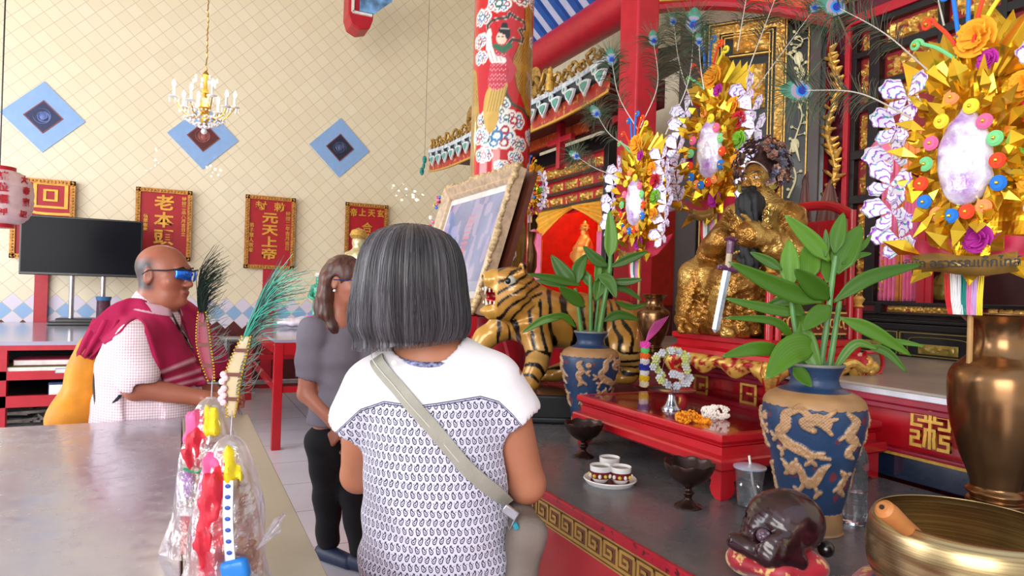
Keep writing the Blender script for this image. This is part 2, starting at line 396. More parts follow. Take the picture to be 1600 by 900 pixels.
M_RED = mat('red_lacquer', 'b3121f', .28, var=.10, vs_=6, wear=('7d0f14', 90, .68), coat=.3)
M_RED2 = mat('red_paint', 'b8182a', .42, var=.08)
M_DRED = mat('dark_red_paint', '6e0b16', .35)
M_GOLD = mat('gold_leaf', 'e3b45c', .38, .55, var=.2, vs_=60, bump=.4, bs=160)
M_GOLDP = mat('gold_paint', 'd8a94a', .45, .35, var=.15, vs_=50)
M_BLACK = mat('black_lacquer', '0e0f13', .28, coat=.15)
M_WHITE = mat('white_paint', 'e6e2dc', .5)
M_PLASTER = mat('cream_plaster', 'd9d1bb', .7, var=.05)
M_BLUE = mat('blue_paint', '1d56a8', .5)
M_STEEL = mat('brushed_steel', 'b4b4ba', .3, .9)
M_CEIL = mat('ceiling_paint', 'b9ac97', .8, var=.05)
struct('floor', MB().box((0, 3.0, -.05), (16, 18, .1)), M_FLOOR, smooth=0)
struct('wall_back', MB().box((0, YW+.1, 3.2), (13.4, .2, 6.4)), M_TILE, smooth=0)
struct('baseboard_back', MB().box((0, YW-.012, .045), (13.4, .024, .09)), mat('terracotta_skirting', '8c2a22', .4), smooth=0)
struct('wall_right', MB().box((4.75, 3.2, 3.2), (.2, 12.2, 6.4)), M_PLASTER, smooth=0)
struct('ceiling', MB().box((-.2, 4.0, 6.45), (10.2, 11.0, .1)), M_CEIL, smooth=0)
# wall medallions : pale blue diamond with a dark carved tile in the middle
M_MB = mat('pale_blue_tile', '8db2e2', .35, var=.04); M_MD = mat('dark_blue_relief', '25305a', .45, bump=.6, bs=30); M_MR = mat('dark_red_relief', '5b1c22', .45, bump=.6, bs=30); M_MK = mat('black_relief', '20263c', .45); M_MF = mat('dull_red_trim', '8a4a4c', .5)
def medallion(px, py, mm, ml, label, seed):
    p = onY(px, py, YW); t = thing('wall_medallion', label, 'wall tile', (p[0], YW, p[2]), group='diamond medallions on the tiled wall')
    def dia(r, y0, th, m, name, par=t): return MB().poly([(0, -r), (r, 0), (0, r), (-r, 0)], (0, y0, 0), (1, 0, 0), (0, 0, 1), th).build(name, m, par, smooth=0)
    dia(.415, -.001, .012, M_MB, 'blue_border'); dia(.195, -.012, .008, M_MF, 'inner_frame'); c = dia(.178, -.018, .004, mm, 'carved_tile')
    r = random.Random(seed); mb = MB()
    for i in range(9):
        a = r.uniform(0, 6.28); q = r.uniform(.01, .075); pts = []
        for k in range(14): th = a+k*.33*(1 if i % 2 else -1); rr = q+.0055*k*(.6 if i % 3 else .9); pts.append((rr*math.cos(th)*.8, -.026, rr*math.sin(th)*.8))
        mb.tube(pts, [.010*(1-k/16) for k in range(14)], 5)
    mb.ball((0, -.026, 0), (.035, .012, .045)); mb.build('relief_scroll', ml, c)
medallion(68, 183, M_MD, mat('blue_relief_light', '5f73ad', .4), 'pale blue diamond with a blue carved centre above the television', 1)
medallion(318, 214, M_MR, mat('red_relief_light', '9b5550', .4), 'pale blue diamond with a dark red carved centre behind the chandelier', 2)
medallion(531, 231, M_MK, mat('black_relief_light', '4b567c', .4), 'pale blue diamond with a black carved centre right of the chandelier', 3)
# ---- red roof beam, rafters, post, arch (upper middle)
def cylX(name, a, b, r, m, parent=None, n=24): return MB().cyl(a, b, r, n=n).build(name, m, parent)
t = thing('ceiling_beam', 'round red beam carrying the blue and white striped roof boards', 'beam', (3.4, 6, 3.92))
cylX('beam', (0, -1.42, 0), (0, .55, 0), .17, M_RED2, t)
MB().cyl((0, .55, 0), (0, .66, 0), .20, .20).build('beam_end', M_RED2, t)
rf = thing('roof_soffit', 'sloping roof underside of white boards with blue rafters', 'roof', (3.4, 6, 4.08))
MB().add([(0, -1.8, 0), (0, .7, 0), (-.8, .7, .75), (-.8, -1.8, .75), (0, -1.8, .05), (0, .7, .05), (-.8, .7, .8), (-.8, -1.8, .8)], [(0, 1, 2, 3), (7, 6, 5, 4), (0, 4, 5, 1), (1, 5, 6, 2), (2, 6, 7, 3), (3, 7, 4, 0)]).build('white_boards', mat('white_boards', 'c9cde2', .6, var=.05), rf, smooth=0)
for i in range(11):
    y = -1.7+i*.235
    MB().bar((.02, y, -.03), (-.78, y, .70), .085, .06).build('rafter', M_BLUE, rf, smooth=0)
p = onY(566, 22, 8.2)
t = thing('beam_bracket', 'red carved beam end with a blue and white panel high on the tiled wall', 'beam', (p[0], 8.2, p[2]))
MB().poly([(-.17, .5), (-.17, -.03), (-.13, -.15), (-.02, -.2), (.1, -.16), (.14, -.04), (.14, .5)], (0, 0, 0), (1, 0, 0), (0, 0, 1), .3, N=(0, 1, 0)).build('bracket', M_RED2, t, smooth=0, bevel=.015)
MB().poly([(-.04, .02), (.14, .02), (.36, .22), (.36, .5), (-.04, .5)], (0, -.02, 0), (1, 0, 0), (0, 0, 1), .02).build('blue_panel', mat('blue_white_panel', '6f9fd0', .5, var=.5, vs_=9), t, smooth=0)
MB().bar((-.12, -.01, .5), (-.12, -.01, 0), .03).bar((-.12, -.01, 0), (.12, -.01, -.0), .03).build('trim', M_WHITE, t, smooth=0)
# red square post right of the painted pillar
pp = atd(987, 460, 4.35)
t = thing('red_post', 'square red post between the striped roof and the black screen', 'post', (pp[0], pp[1], 1.1))
MB().box((0, 0, 1.14), (.17, .2, 2.28)).build('shaft', M_RED2, t, smooth=0, bevel=.012)
MB().box((0, 0, .12), (.24, .27, .24)).build('plinth', M_DRED, t, smooth=0, bevel=.01)
# ================================================================ relief helper
def relief(mb, O, U, V, w, h, N, seed=0, dep=.02, step=.008, freq=26, fig=False, sharp=1.0):
    freq = freq*1.45; step = step*.8
    """gilded carving: a grid displaced by ridged noise, standing out of plane O + u U + v V"""
    nu, nv = max(4, int(w/step)), max(4, int(h/step)); u, v = np.meshgrid(np.linspace(0, w, nu), np.linspace(0, h, nv), indexing='ij')
    P = np.stack([u, v, np.full_like(u, seed*3.7)], -1)
    wx = vnoise(P, freq*.5, seed)-.5; wy = vnoise(P, freq*.5, seed+5)-.5
    Q = P+np.stack([wx, wy, wx*0], -1)*(1.6/freq)
    n = 1-np.abs(2*vnoise(Q, freq, seed+1)-1)*1.6; n2 = vnoise(Q, freq*2.3, seed+2)
    n3 = 1-np.abs(2*vnoise(Q*1.0+9, freq*2.1, seed+7)-1)*1.5; hgt = np.clip(.55*n+.4*n3+.25*n2-.28, 0, 1)**sharp
    if fig:
        k = np.sin(u/w*PI*max(1, round(w/.07))); hgt = np.clip(hgt+.35*k-.1, 0, 1)
    b = np.minimum(np.minimum(u, w-u), np.minimum(v, h-v)); hgt = hgt*np.clip(b/(2.2*step), 0, 1)
    A = np.array(O)+u[..., None]*np.array(U)+v[..., None]*np.array(V)+((hgt-.25)*dep)[..., None]*np.array(N)
    fl = np.dot(np.cross(U, V), N) < 0
    return mb.grid(A, flip=bool(fl))
UY = np.array([0, -1., 0]); UZ = np.array([0, 0, 1.]); NX = np.array([-1., 0, 0])
FX0 = 3.75
# ================================================================ counter
CX, CY0, CY1, ZA = .965, -.5, 3.72, .80
M_CTOP = NT('counter_metal'); t = M_CTOP
s2 = t.n('ShaderNodeMapping'); t.l(t.obj(), s2.inputs[0]); s2.inputs['Scale'].default_value = (1, .25, 1)
f = t.noise(5, 6, s2.outputs[0], .65); t.color(t.ramp(f, [(.3, '626167'), (.55, '747277'), (.75, '807c7b')]))
t.l(t.math('MULTIPLY_ADD', t.noise(9, 5), .3, .12), t.b.inputs['Roughness']); t.set(metal=.35); M_CTOP = t.m
t = thing('altar_counter', 'long red altar counter with a grey metal top and gold key pattern band', 'counter', (CX, CY0, 0))
L = CY1-CY0; DX = 2.095-CX
MB().box((DX/2+.012, L/2, .39), (DX-.02, L, .78)).build('body', mat('counter_red', 'b81426', .32, var=.14, vs_=3, wear=('8c1018', 40, .66), coat=.3), t, smooth=0)
MB().box((DX/2, L/2, .7905), (DX, L+.01, .019)).build('worktop', M_CTOP, t, smooth=0, bevel=.003)
MB().box((.001, L/2, .7895), (.014, L+.012, .026)).build('edge_lip', mat('worn_red_edge', 'a4142a', .5, wear=('4a1014', 60, .6)), t, smooth=0, bevel=.004)
MB().box((.004, L/2, .742), (.01, L, .066)).build('pattern_band', mat('bronze_brown_band', '6a3a20', .4), t, smooth=0)
def key_band(mb, O, U, V, N, length, h, per, th=.003, w=None):
    w = w or h*.13; O = np.array(O, float); U = np.array(U, float); V = np.array(V, float); N = np.array(N, float)
    def ln(a, b): mb.bar(O+U*a[0]+V*a[1], O+U*b[0]+V*b[1], w, th) if False else seg(a, b)
    def seg(a, b):
        a = np.array(a); b = np.array(b); lo = np.minimum(a, b)-w/2; hi = np.maximum(a, b)+w/2
        c = [O+U*x+V*y for x, y in ((lo[0], lo[1]), (hi[0], lo[1]), (hi[0], hi[1]), (lo[0], hi[1]))]
        q_[0] = (q_[0]+1) % 8; q = [p+N*th*(1+.06*q_[0]) for p in c]; mb.add(c+q, [(0, 1, 2, 3), (7, 6, 5, 4), (0, 4, 5, 1), (1, 5, 6, 2), (2, 6, 7, 3), (3, 7, 4, 0)])
    k = 0; q_ = [0]
    while k*per < length-per:
        x = k*per; y0, y1 = 0, h
        for a, b in (((x, y0), (x, y1)), ((x, y1), (x+per*.78, y1)), ((x+per*.78, y1), (x+per*.78, h*.28)), ((x+per*.78, h*.28), (x+per*.36, h*.28)), ((x+per*.36, h*.28), (x+per*.36, h*.62)), ((x+per*.36, h*.62), (x+per*.56, h*.62)), ((x, y0), (x+per, y0))): seg(a, b)
        k += 1
    return mb
mb = key_band(MB(), (-.001, .4, .718), (0, 1, 0), (0, 0, 1), (-1, 0, 0), L-.45, .046, .068, .002, .0075)
for zz in (.7755, .7085): mb.box((-.002, L/2, zz), (.004, L, .004))
mb.build('key_pattern', mat('gold_pattern', 'b9964e', .4, .4), t, smooth=0)
# ================================================================ raised step behind
SX, ZS = 2.1, 1.10
t = thing('altar_step', 'raised red step with grey stone top and gold emblem behind the counter', 'altar', (SX, CY0, ZA))
MB().box((.9, L/2, -.4), (1.5, L-.04, .8)).build('base_block', M_DRED, t, smooth=0)
DS = FX0-.01-SX
hh = ZS-ZA
MB().box((.01+DS/2, L/2, .05), (DS-.02, L-.02, .09)).build('glass_plinth', mat('dark_blue_glass', '1a2740', .08, coat=1), t, smooth=0)
MB().box((.02+DS/2, L/2, .175), (DS-.04, L-.01, .19)).build('front_panel', M_RED, t, smooth=0)
mb = MB(); mb.box((.004, L/2, .262), (.05, L, .024)); mb.box((.012, L/2, .24), (.04, L, .022)); mb.box((.012, L/2, .1), (.035, L, .014)); mb.build('moulding', mat('plum_red_trim', '93142f', .35), t, smooth=0, bevel=.005)
mb = MB(); mb.box((.016, L/2, .088), (.03, L, .01)); mb.build('gold_line', M_GOLDP, t, smooth=0)
MB().box((.01+DS/2, L/2, .287), (DS, L+.0, .026)).build('stone_top', mat('beige_grey_stone', 'a99d92', .25, var=.08, vs_=4), t, smooth=0, bevel=.004)
MB().box((-.002, L/2, .282), (.012, L, .02)).build('steel_edge', M_STEEL, t, smooth=0)
def emblem(mb, O, U, V, N, s):
    """long-life emblem of square gold strokes"""
    w = .085; O = np.array(O); U = np.array(U)*s; V = np.array(V)*s; N = np.array(N)*.006; i_ = 0
    for a, b in (((-.5, .42), (-.12, .42)), ((.12, .42), (.5, .42)), ((-.5, .42), (-.5, .1)), ((.5, .42), (.5, .1)), ((-.5, .1), (-.25, .1)), ((.5, .1), (.25, .1)), ((-.12, .42), (-.12, .25)), ((.12, .42), (.12, .25)), ((-.3, .25), (.3, .25)), ((0, .5), (0, -.45)), ((-.12, .02), (-.12, -.2)), ((.12, .02), (.12, -.2)), ((-.12, .02), (.12, .02)), ((-.5, -.08), (-.3, -.08)), ((-.3, -.08), (-.3, -.25)), ((-.3, -.25), (-.5, -.25)), ((-.5, -.25), (-.5, -.45)), ((-.5, -.45), (-.25, -.45)), ((.5, -.08), (.3, -.08)), ((.3, -.08), (.3, -.25)), ((.3, -.25), (.5, -.25)), ((.5, -.25), (.5, -.45)), ((.5, -.45), (.25, -.45)), ((-.12, -.2), (-.14, -.42)), ((.12, -.2), (.14, -.42))):
        a = np.array(a, float); b = np.array(b, float); D = (b-a)/np.linalg.norm(b-a); n = np.array([-D[1], D[0]])*w/2; D = D*w/2
        c = [O+U*q[0]+V*q[1] for q in (a-D-n, b+D-n, b+D+n, a-D+n)]; i_ += 1; c += [q+N*(1+.03*i_) for q in c]
        mb.add(c, [(0, 1, 2, 3), (7, 6, 5, 4), (0, 4, 5, 1), (1, 5, 6, 2), (2, 6, 7, 3), (3, 7, 4, 0)])
    return mb
e = onX(1455, 676, SX); emblem(MB(), (-.0, e[1]-CY0, .185), UY, UZ, NX, .115).build('gold_emblem', M_GOLDP, t, smooth=0, loc=(.0, 0, 0))
for yy in (2.42, 2.70): key_band(MB(), (.003, yy+.14, .125), UY, UZ, NX, .2, .1, .1, .004, .012).build('key_emblem', M_GOLDP, t, smooth=0)
# ================================================================ black carved altar table
BX = 3.4; ZB = 1.385
t = thing('carved_altar_table', 'long black altar table with gold carved frieze standing on the stone step', 'table', (BX, -.2, ZS)); Lb = 2.95; hb = ZB-ZS
MB().box((.175, Lb/2, .07), (.31, Lb-.04, .14)).build('body', M_BLACK, t, smooth=0)
mb = MB(); mb.box((.165, Lb/2, .155), (.33, Lb, .035)); mb.box((.165, Lb/2, .185), (.33, Lb, .02)); mb.build('lower_board', M_BLACK, t, smooth=0, bevel=.006)
MB().box((.18, Lb/2, .215), (.26, Lb-.1, .05)).build('dark_core', mat('dark_brown_gap', '2c1512', .5), t, smooth=0)
mb = MB(); mb.box((.155, Lb/2, hb-.01), (.33, Lb, .02)); mb.box((.16, Lb/2, hb-.062), (.36, Lb-.02, .012))
for k in range(6): mb.box((-.012, .05+k*.5, hb-.035), (.03, .035, .06))
mb.build('top_board', M_BLACK, t, smooth=0, bevel=.004)
MB().box((.03, Lb/2, hb-.036), (.04, Lb-.04, .038)).build('frieze_back', M_DRED, t, smooth=0)
mb = MB()
for k in range(5): relief(mb, (.006, .05+k*.5+.47, hb-.054), UY, UZ, .44, .036, NX, 20+k, .018, .006, 46)
mb.build('gold_frieze', M_GOLD, t)
mb = MB()
for k in range(7):
    y = .05+k*.4; 
    for z in (.012, .128): mb.box((.006, y+.2, z), (.008, .385, .004))
    for yy in (y+.008, y+.392): mb.box((.006, yy, .07), (.008, .004, .116))
    pts = [(.008, y+.05, .02), (.008, y+.05, .08), (.008, y+.09, .105), (.008, y+.31, .105), (.008, y+.35, .08), (.008, y+.35, .02)]; mb.tube(spline(pts, 24), .0022, 5)
    relief(mb, (.012, y+.3, .022), UY, UZ, .2, .05, NX, 40+k, .014, .008, 40)
mb.build('gold_line_panels', mat('dull_gold_line', 'a08a45', .4, .5), t)
# ================================================================ facade of gilded panels, plane X = 3.75
FX = 3.75
def FY(px, py=250): return onX(px, py, FX)[1]
def FZ(px, py): return onX(px, py, FX)[2]
t = thing('carved_facade', 'towering black and red altar facade of gilded carved panels around a curtained niche', 'facade', (FX, 0, ZA))
def fbox(mb, px0, px1, z0, z1, x0=0, x1=.06): y0, y1 = FY(px0), FY(px1); return mb.box(((x0+x1)/2, (y0+y1)/2, (z0+z1)/2-ZA), (abs(x1-x0), abs(y1-y0), z1-z0))
ZT = FZ(1326, 40)
mb = MB(); fbox(mb, 1283, 1290, .8, ZT+.28, -.03, .05); fbox(mb, 1320, 1328, .8, ZT, -.03, .05); fbox(mb, 1320, 1900, ZT-.02, ZT+.04, -.03, .05); fbox(mb, 1283, 1900, ZT+.24, ZT+.31, -.03, .05); mb.build('red_frame', M_RED2, t, smooth=0, bevel=.004)
mb = MB(); fbox(mb, 1290, 1320, .8, ZT+.26, .02, .05); fbox(mb, 1320, 1900, ZT+.04, ZT+.24, .02, .05); mb.build('vine_backing', mat('plum_lattice', '571027', .5), t, smooth=0)
mb = MB(); lt = MB()
ya, yb = FY(1291), FY(1319)
r = random.Random(3)
vine = [((ya+yb)/2+math.sin(k*1.25)*(ya-yb)*.28, 1.3+k*.105) for k in range(17)]
P = spline([(-.035, a, b-ZA) for a, b in vine], 160); mb.tube(P, .019, 7)
for k in range(0, 160, 2):
    p = P[k]; s = 1 if (k//3) % 2 else -1; a = r.uniform(.5, 1.3); Lf = r.uniform(.05, .10)
    q = p+np.array([-.01, s*math.sin(a)*Lf, math.cos(a)*Lf]); mb.tube([p, (p+q)/2+(-.012, 0, .008), q], [.010, .022, .008], 6, flat=.6)
P2 = spline([(-.035, FY(1325)-k*.12, ZT+.14-ZA+math.sin(k*1.3)*.05) for k in range(14)], 140); mb.tube(P2, .014, 7)
for k in range(0, 140, 3):
    p = P2[k]; s = 1 if (k//3) % 2 else -1; q = p+np.array([-.01, r.uniform(-.05, .05), s*r.uniform(.04, .075)]); mb.tube([p, (p+q)/2+(-.012, .006, 0), q], [.004, .012, .003], 6, flat=.6)
mb.build('gold_vine', M_GOLD, t)
mb = MB(); fbox(mb, 1328, 1336, .8, ZT-.02, -.01, .04); fbox(mb, 1357, 1373, .8, ZT-.02, -.02, .05)
zs = [(ZT-.03, FZ(1343, 50)), (FZ(1343, 84), FZ(1343, 92)), (FZ(1343, 166), FZ(1343, 176)), (FZ(1343, 236), FZ(1343, 249)), (FZ(1343, 306), FZ(1343, 318)), (FZ(1343, 392), FZ(1343, 400)), (1.35, 1.385)]
for z1, z0 in [(a, b) for a, b in zs]: fbox(mb, 1328, 1370, min(z0, z1), max(z0, z1)+.004, -.012, .04)
zw = [FZ(1415, 8), FZ(1415, 64), FZ(1415, 118), FZ(1415, 130)]
fbox(mb, 1370, 1900, zw[1]-.03, zw[1]+.02, -.012, .04); fbox(mb, 1370, 1900, zw[2]-.025, zw[2]+.015, -.012, .04); fbox(mb, 1370, 1900, ZT-.06, ZT-.02, -.012, .04)
for px in (1462, 1560, 1700): fbox(mb, px, px+10, zw[2], ZT-.02, -.015, .04)
mb.build('black_frame', M_BLACK, t, smooth=0, bevel=.003)
mb = MB(); fbox(mb, 1330, 1368, .82, ZT, .035, .06); fbox(mb, 1368, 1900, zw[2]-.3, ZT, .035, .06); mb.build('red_backing', mat('deep_red_back', '8a0f18', .4), t, smooth=0)
for i in range(6):
    z1 = zs[i][1] if i == 0 else min(zs[i]); z0 = max(zs[i+1])
    lo, hi = min(z0, z1)+.01, max(z0, z1)-.01
    if i == 0: lo, hi = zs[1][0]+.01, zs[0][1]-.01
    if hi-lo < .05: continue
    relief(MB(), (.03, FY(1337)-.004, lo-ZA), UY, UZ, FY(1337)-FY(1356)-.008, hi-lo, NX, 60+i, .05, .0085, 20).build('carved_panel', M_GOLD, t)
for j, (pa, pb) in enumerate(((1374, 1460), (1473, 1558), (1572, 1698))):
    for i, (z0, z1) in enumerate(((zw[1]+.03, ZT-.07), (zw[2]+.025, zw[1]-.04))):
        relief(MB(), (.03, FY(pa)-.005, z0-ZA), UY, UZ, FY(pa)-FY(pb)-.01, z1-z0, NX, 70+i+3*j, .055, .010, 17).build('carved_panel', M_GOLD, t)
mb = MB(); relief(mb, (.03, FY(1373), zw[2]-.13-ZA), UY, UZ, FY(1373)-FY(1600), .1, NX, 80, .05, .009, 22)
mb.build('carved_valance', M_GOLD, t)
mb = MB(); relief(mb, (.03, FY(1371), 1.40-ZA), UY, UZ, .055, zw[2]-.13-1.40, NX, 81, .05, .009, 24); mb.build('carved_jamb', M_GOLD, t)
# niche interior
mb = MB(); y0, y1 = FY(1374), FY(1760)
mb.box((.45, (y0+y1)/2, .55+.6), (.02, y0-y1, 1.5)); mb.box((.25, y0, 1.15), (.4, .02, 1.5)); mb.box((.25, y1, 1.15), (.4, .02, 1.5)); mb.box((.25, (y0+y1)/2, .56), (.42, y0-y1, .02)); mb.box((.25, (y0+y1)/2, 1.9), (.42, y0-y1, .02)); mb.build('niche_lining', mat('maroon_lining', '3a0c10', .6), t, smooth=0)
mb = MB(); fbox(mb, 1440, 1452, 1.38, 1.8, -.02, .0); mb.box((.0, (FY(1440)+FY(1462))/2, 1.0-.2), (.02, FY(1440)-FY(1462), .55)); mb.build('red_board', M_RED2, t, smooth=0)
def curtain(name, m, px0, px1, z0, z1, x, parent, folds=7, amp=.014, tie=None, seed=0):
    y0, y1 = FY(px0), FY(px1); nu, nv = 70, 30; V = np.zeros((nu, nv, 3))
    for i in range(nu):
        for j in range(nv):
            u = i/(nu-1); v = j/(nv-1); w = 1-(.35*math.sin(v*PI)**2 if tie else 0)
            V[i, j] = (x+amp*math.sin(u*folds*2*PI+seed+v*1.5)*(.4+.6*(1-v)), y0+(y1-y0)*u*w, z0+(z1-z0)*v-ZA)
    o = MB().grid(V).build(name, m, parent, smooth=180); s = o.modifiers.new('thick', 'SOLIDIFY'); s.thickness = .004; return o
M_PINK = mat('pink_chiffon', 'ef74a2', .7, var=.1, sheen=.3); M_ORC = mat('orange_chiffon', 'f59a52', .7, var=.1); M_YEL = mat('yellow_satin', 'f7b43a', .5, var=.1)
curtain('orange_curtain', M_ORC, 1384, 1436, 1.39, FZ(1400, 150), .07, t, 5, .012)
curtain('pink_curtain', M_PINK, 1374, 1400, 1.39, FZ(1380, 250), .02, t, 4, .016)
curtain('pink_curtain', M_PINK, 1408, 1432, 1.39, FZ(1420, 300), .045, t, 4, .016, seed=2)
p = onX(1383, 245, FX); f = Field((-.12, -.14, -.14), (.12, .14, .14), .012); rr = random.Random(5)
for k in range(9): f.ell((rr.uniform(-.03, .03), rr.uniform(-.03, .03), rr.uniform(-.10, .06)), (.04, .045, .05), k=.02)
f.warp(lambda X, Y, Z: .008*np.sin(40*Y+20*Z)); f.mesh().build('pink_bow', M_PINK, t, loc=(-.03, p[1], p[2]-ZA))
# ================================================================ black screen with gold frame behind the statue
A = atd(1058, 450, 4.72); B = atd(1281, 450, 4.30); A[2] = B[2] = 0; SU = (B-A)/np.linalg.norm(B-A); SN = np.array([SU[1], -SU[0], 0]); SN = SN if SN @ (CP-A) > 0 else -SN
def on_s(px, py, off=0):
    v = ray(px, py); O = A+SN*off; s = ((O-CP) @ SN)/(v @ SN); P = CP+v*s; return (P-A) @ SU, P[2]
t = thing('black_screen', 'tall black lacquer screen with gold framed panel behind the gilded statue', 'screen', (A[0], A[1], 0), rz=math.atan2(SU[1], SU[0]))
def sx(px): return on_s(px, 250)[0]
def sz(px, py): return on_s(px, py)[1]
W_ = np.linalg.norm(B-A); SH = sz(1200, 22)
def sbox(mb, a, b, z0, z1, y0, y1): return mb.box(((a+b)/2, (y0+y1)/2, (z0+z1)/2), (abs(b-a), abs(y1-y0), z1-z0))
mb = MB(); sbox(mb, 0, W_, ZS, SH, .02, .08); mb.build('backboard', M_BLACK, t, smooth=0)
mb = MB(); sbox(mb, sx(1262), sx(1280), ZS, SH+.05, -.06, .02); sbox(mb, sx(1059), sx(1092), ZS, SH, -.03, .02); mb.build('dark_wood_post', mat('dark_brown_wood', '3b2b28', .35), t, smooth=0, bevel=.006)
mb = MB(); ga, gb = sx(1106), sx(1221); gz = sz(1160, 36); g0 = 1.2
for a, b, z0, z1 in ((ga, ga+.055, g0, gz), (gb-.055, gb, g0, gz), (ga, gb, gz-.055, gz)):
    if b-a > .1: relief(mb, (a, -.0, z0), (1, 0, 0), UZ, b-a, z1-z0, (0, -1, 0), 91, .02, .008, 34)
    else: relief(mb, (a, -.0, z0), (1, 0, 0), UZ, b-a, z1-z0, (0, -1, 0), 92+int(a*10), .02, .008, 34)
for q in (.0, .085, .105):
    for a in (ga-.012+q, gb+.012-q): sbox(mb, a-.003, a+.003, g0, gz-q+.01, -.012, .02)
    sbox(mb, ga-.012+q, gb+.012-q, gz+.008-q, gz+.014-q, -.012, .02)
for px in (1224, 1259, 1096): sbox(mb, sx(px)-.004, sx(px)+.004, ZS+.01, SH-.05, -.01, .02)
relief(mb, (sx(1140), -.0, sz(1160, 82)), (1, 0, 0), UZ, sx(1196)-sx(1140), .15, (0, -1, 0), 95, .05, .009, 17)
relief(mb, (sx(1155), -.0, sz(1160, 170)), (1, 0, 0), UZ, sx(1192)-sx(1155), .3, (0, -1, 0), 96, .05, .009, 15)
sbox(mb, sx(1135), sx(1200), sz(1160, 88), sz(1160, 86), -.012, .02)
mb.build('gold_frame', M_GOLD, t)
mb = MB(); xc = (sx(1226)+sx(1258))/2; r = random.Random(9)
for z0, z1 in ((1.35, 1.95), (2.05, 2.75), (2.8, SH-.15)):
    P = spline([(xc+r.uniform(-.045, .045), -.0, z0+(z1-z0)*k/5) for k in range(6)], 40); mb.tube(P, np.linspace(.009, .004, 40), 5)
    for k in range(3, 38, 2):
        p = P[k]; a = r.uniform(-1.4, 1.4); Lb_ = r.uniform(.02, .055); q = p+np.array([math.sin(a)*Lb_, 0, math.cos(a)*Lb_]); mb.tube([p, q], [.004, .002], 4)
        mb.ball(q, (.011, .004, .011), 5)
    mb.ball((xc+r.uniform(-.02, .02), 0, (z0+z1)/2), (.028, .006, .045), 6); mb.tube([(xc, 0, (z0+z1)/2), (xc+.03, 0, (z0+z1)/2-.11)], [.016, .003], 5)
mb.build('pearl_inlay', mat('pearl_inlay', 'd8cfa2', .35), t)
# orange arch above
t = thing('painted_arch', 'curved red beam with orange painted board above the black screen', 'beam', (A[0], A[1], 0), rz=math.atan2(SU[1], SU[0]))
x0, x1 = on_s(985, 20, .12)[0], sx(1300)
bot = [on_s(px, py, .12) for px, py in ((975, 26), (1010, 20), (1060, 14), (1120, 12), (1180, 17), (1240, 26), (1300, 40))]
top = [(p[0], p[1]+.85) for p in bot]
P = spline([(a, b, 0) for a, b in bot], 24)[:, :2]
MB().poly(list(P)+[(P[-1][0], P[-1][1]+.9), (P[0][0], P[0][1]+.9)], (0, -.12, 0), (1, 0, 0), UZ, .05, N=(0, 1, 0)).build('orange_board', mat('orange_red_board', 'e0481c', .4), t, smooth=0)
MB().tube([(a, -.14, b+.02) for a, b in P], .038, 8).build('red_edge', M_RED2, t)
MB().ball((.02-.25, -.17, P[2][1]+.10), (.14, .03, .08), 10).tube([(-.15, -.18, P[2][1]+.06), (.05, -.18, P[3][1]+.03), (.25, -.18, P[3][1]+.06)], [.03, .02, .006], 6).tube([(-.15, -.18, P[2][1]+.13), (.05, -.18, P[3][1]+.10), (.25, -.18, P[3][1]+.13)], [.02, .015, .005], 6).build('painted_dragon_head', M_GOLDP, t)
# ================================================================ canopy roof (left of the arch)
KX = 2.6; K0, K1 = 3.84, 7.6
t = thing('canopy_roof', 'upturned temple canopy with dark blue tiles, white leaf tiles and golden crest', 'roof', (KX, K0, 2.86))
LK = K1-K0
def lift(y): e = np.clip((.9-y)/.9, 0, 1); e2 = np.clip((y-(LK-.9))/.9, 0, 1); return .05*e**2+.05*e2**2
ys = np.linspace(0, LK, 60)
def strip(mb, x0, z0, x1, z1, a=0, b=None, th=None):
    b = LK if b is None else b; y = np.linspace(a, b, 60)
    V = np.stack([np.stack([np.full(60, x0), y, z0+lift(y)], -1), np.stack([np.full(60, x1), y, z1+lift(y)], -1)], 1); return mb.grid(V)
mb = MB(); strip(mb, 0, 0, 0, .10); strip(mb, 0, .1, .9, .42); strip(mb, .9, .3, 0, 0); mb.build('tiled_slab', mat('dark_blue_tiles', '22323f', .35), t, smooth=30)
mb = MB(); strip(mb, -.012, .095, -.012, .135); strip(mb, -.012, .135, .05, .14); strip(mb, .05, .095, -.012, .095); mb.build('white_border', mat('white_blue_border', 'c6cfd8', .5, var=.35, vs_=30), t, smooth=30)
mb = MB(); strip(mb, .01, -.115, .01, .0); strip(mb, .012, .0, .012, -.115); mb.build('painted_valance', mat('red_painted_board', 'b5342a', .5, var=.2, wear=('c99a4a', 22, .56)), t, smooth=30)
mb = MB(); strip(mb, .0, -.13, .0, -.112); strip(mb, .02, -.112, .0, -.112); strip(mb, .0, -.13, .02, -.13); mb.build('gold_rim', M_GOLDP, t, smooth=30)
wl = MB(); gl = MB()
for k in range(18):
    y = .06+k*.205; z = lift(y)
    leaf = [(-.075, .03), (-.05, -.02), (-.02, -.045), (0, -.075), (.02, -.045), (.05, -.02), (.075, .03), (.03, .045), (-.03, .045)]
    wl.poly(leaf, (-.02, y, z), UY, UZ, .018); wl.lathe([(.0, 0), (.032, 0), (.034, .012), (.0, .014)], 12, (-.012, y+.1, z+.065), R=rot('Y', -PI/2))
    gl.poly([(a*.62, b*.62) for a, b in leaf], (-.040, y, z), UY, UZ, .004); gl.lathe([(.0, 0), (.016, 0), (.0, .004)], 10, (-.027, y+.1, z+.065), R=rot('Y', -PI/2))
lf = wl.build('leaf_tiles', mat('white_glazed_tile', 'dfe5e8', .35), t, smooth=30); gl.build('green_leaf_centres', mat('teal_glaze', '5aa394', .35), lf, smooth=30)
mb = MB()
r = random.Random(11)
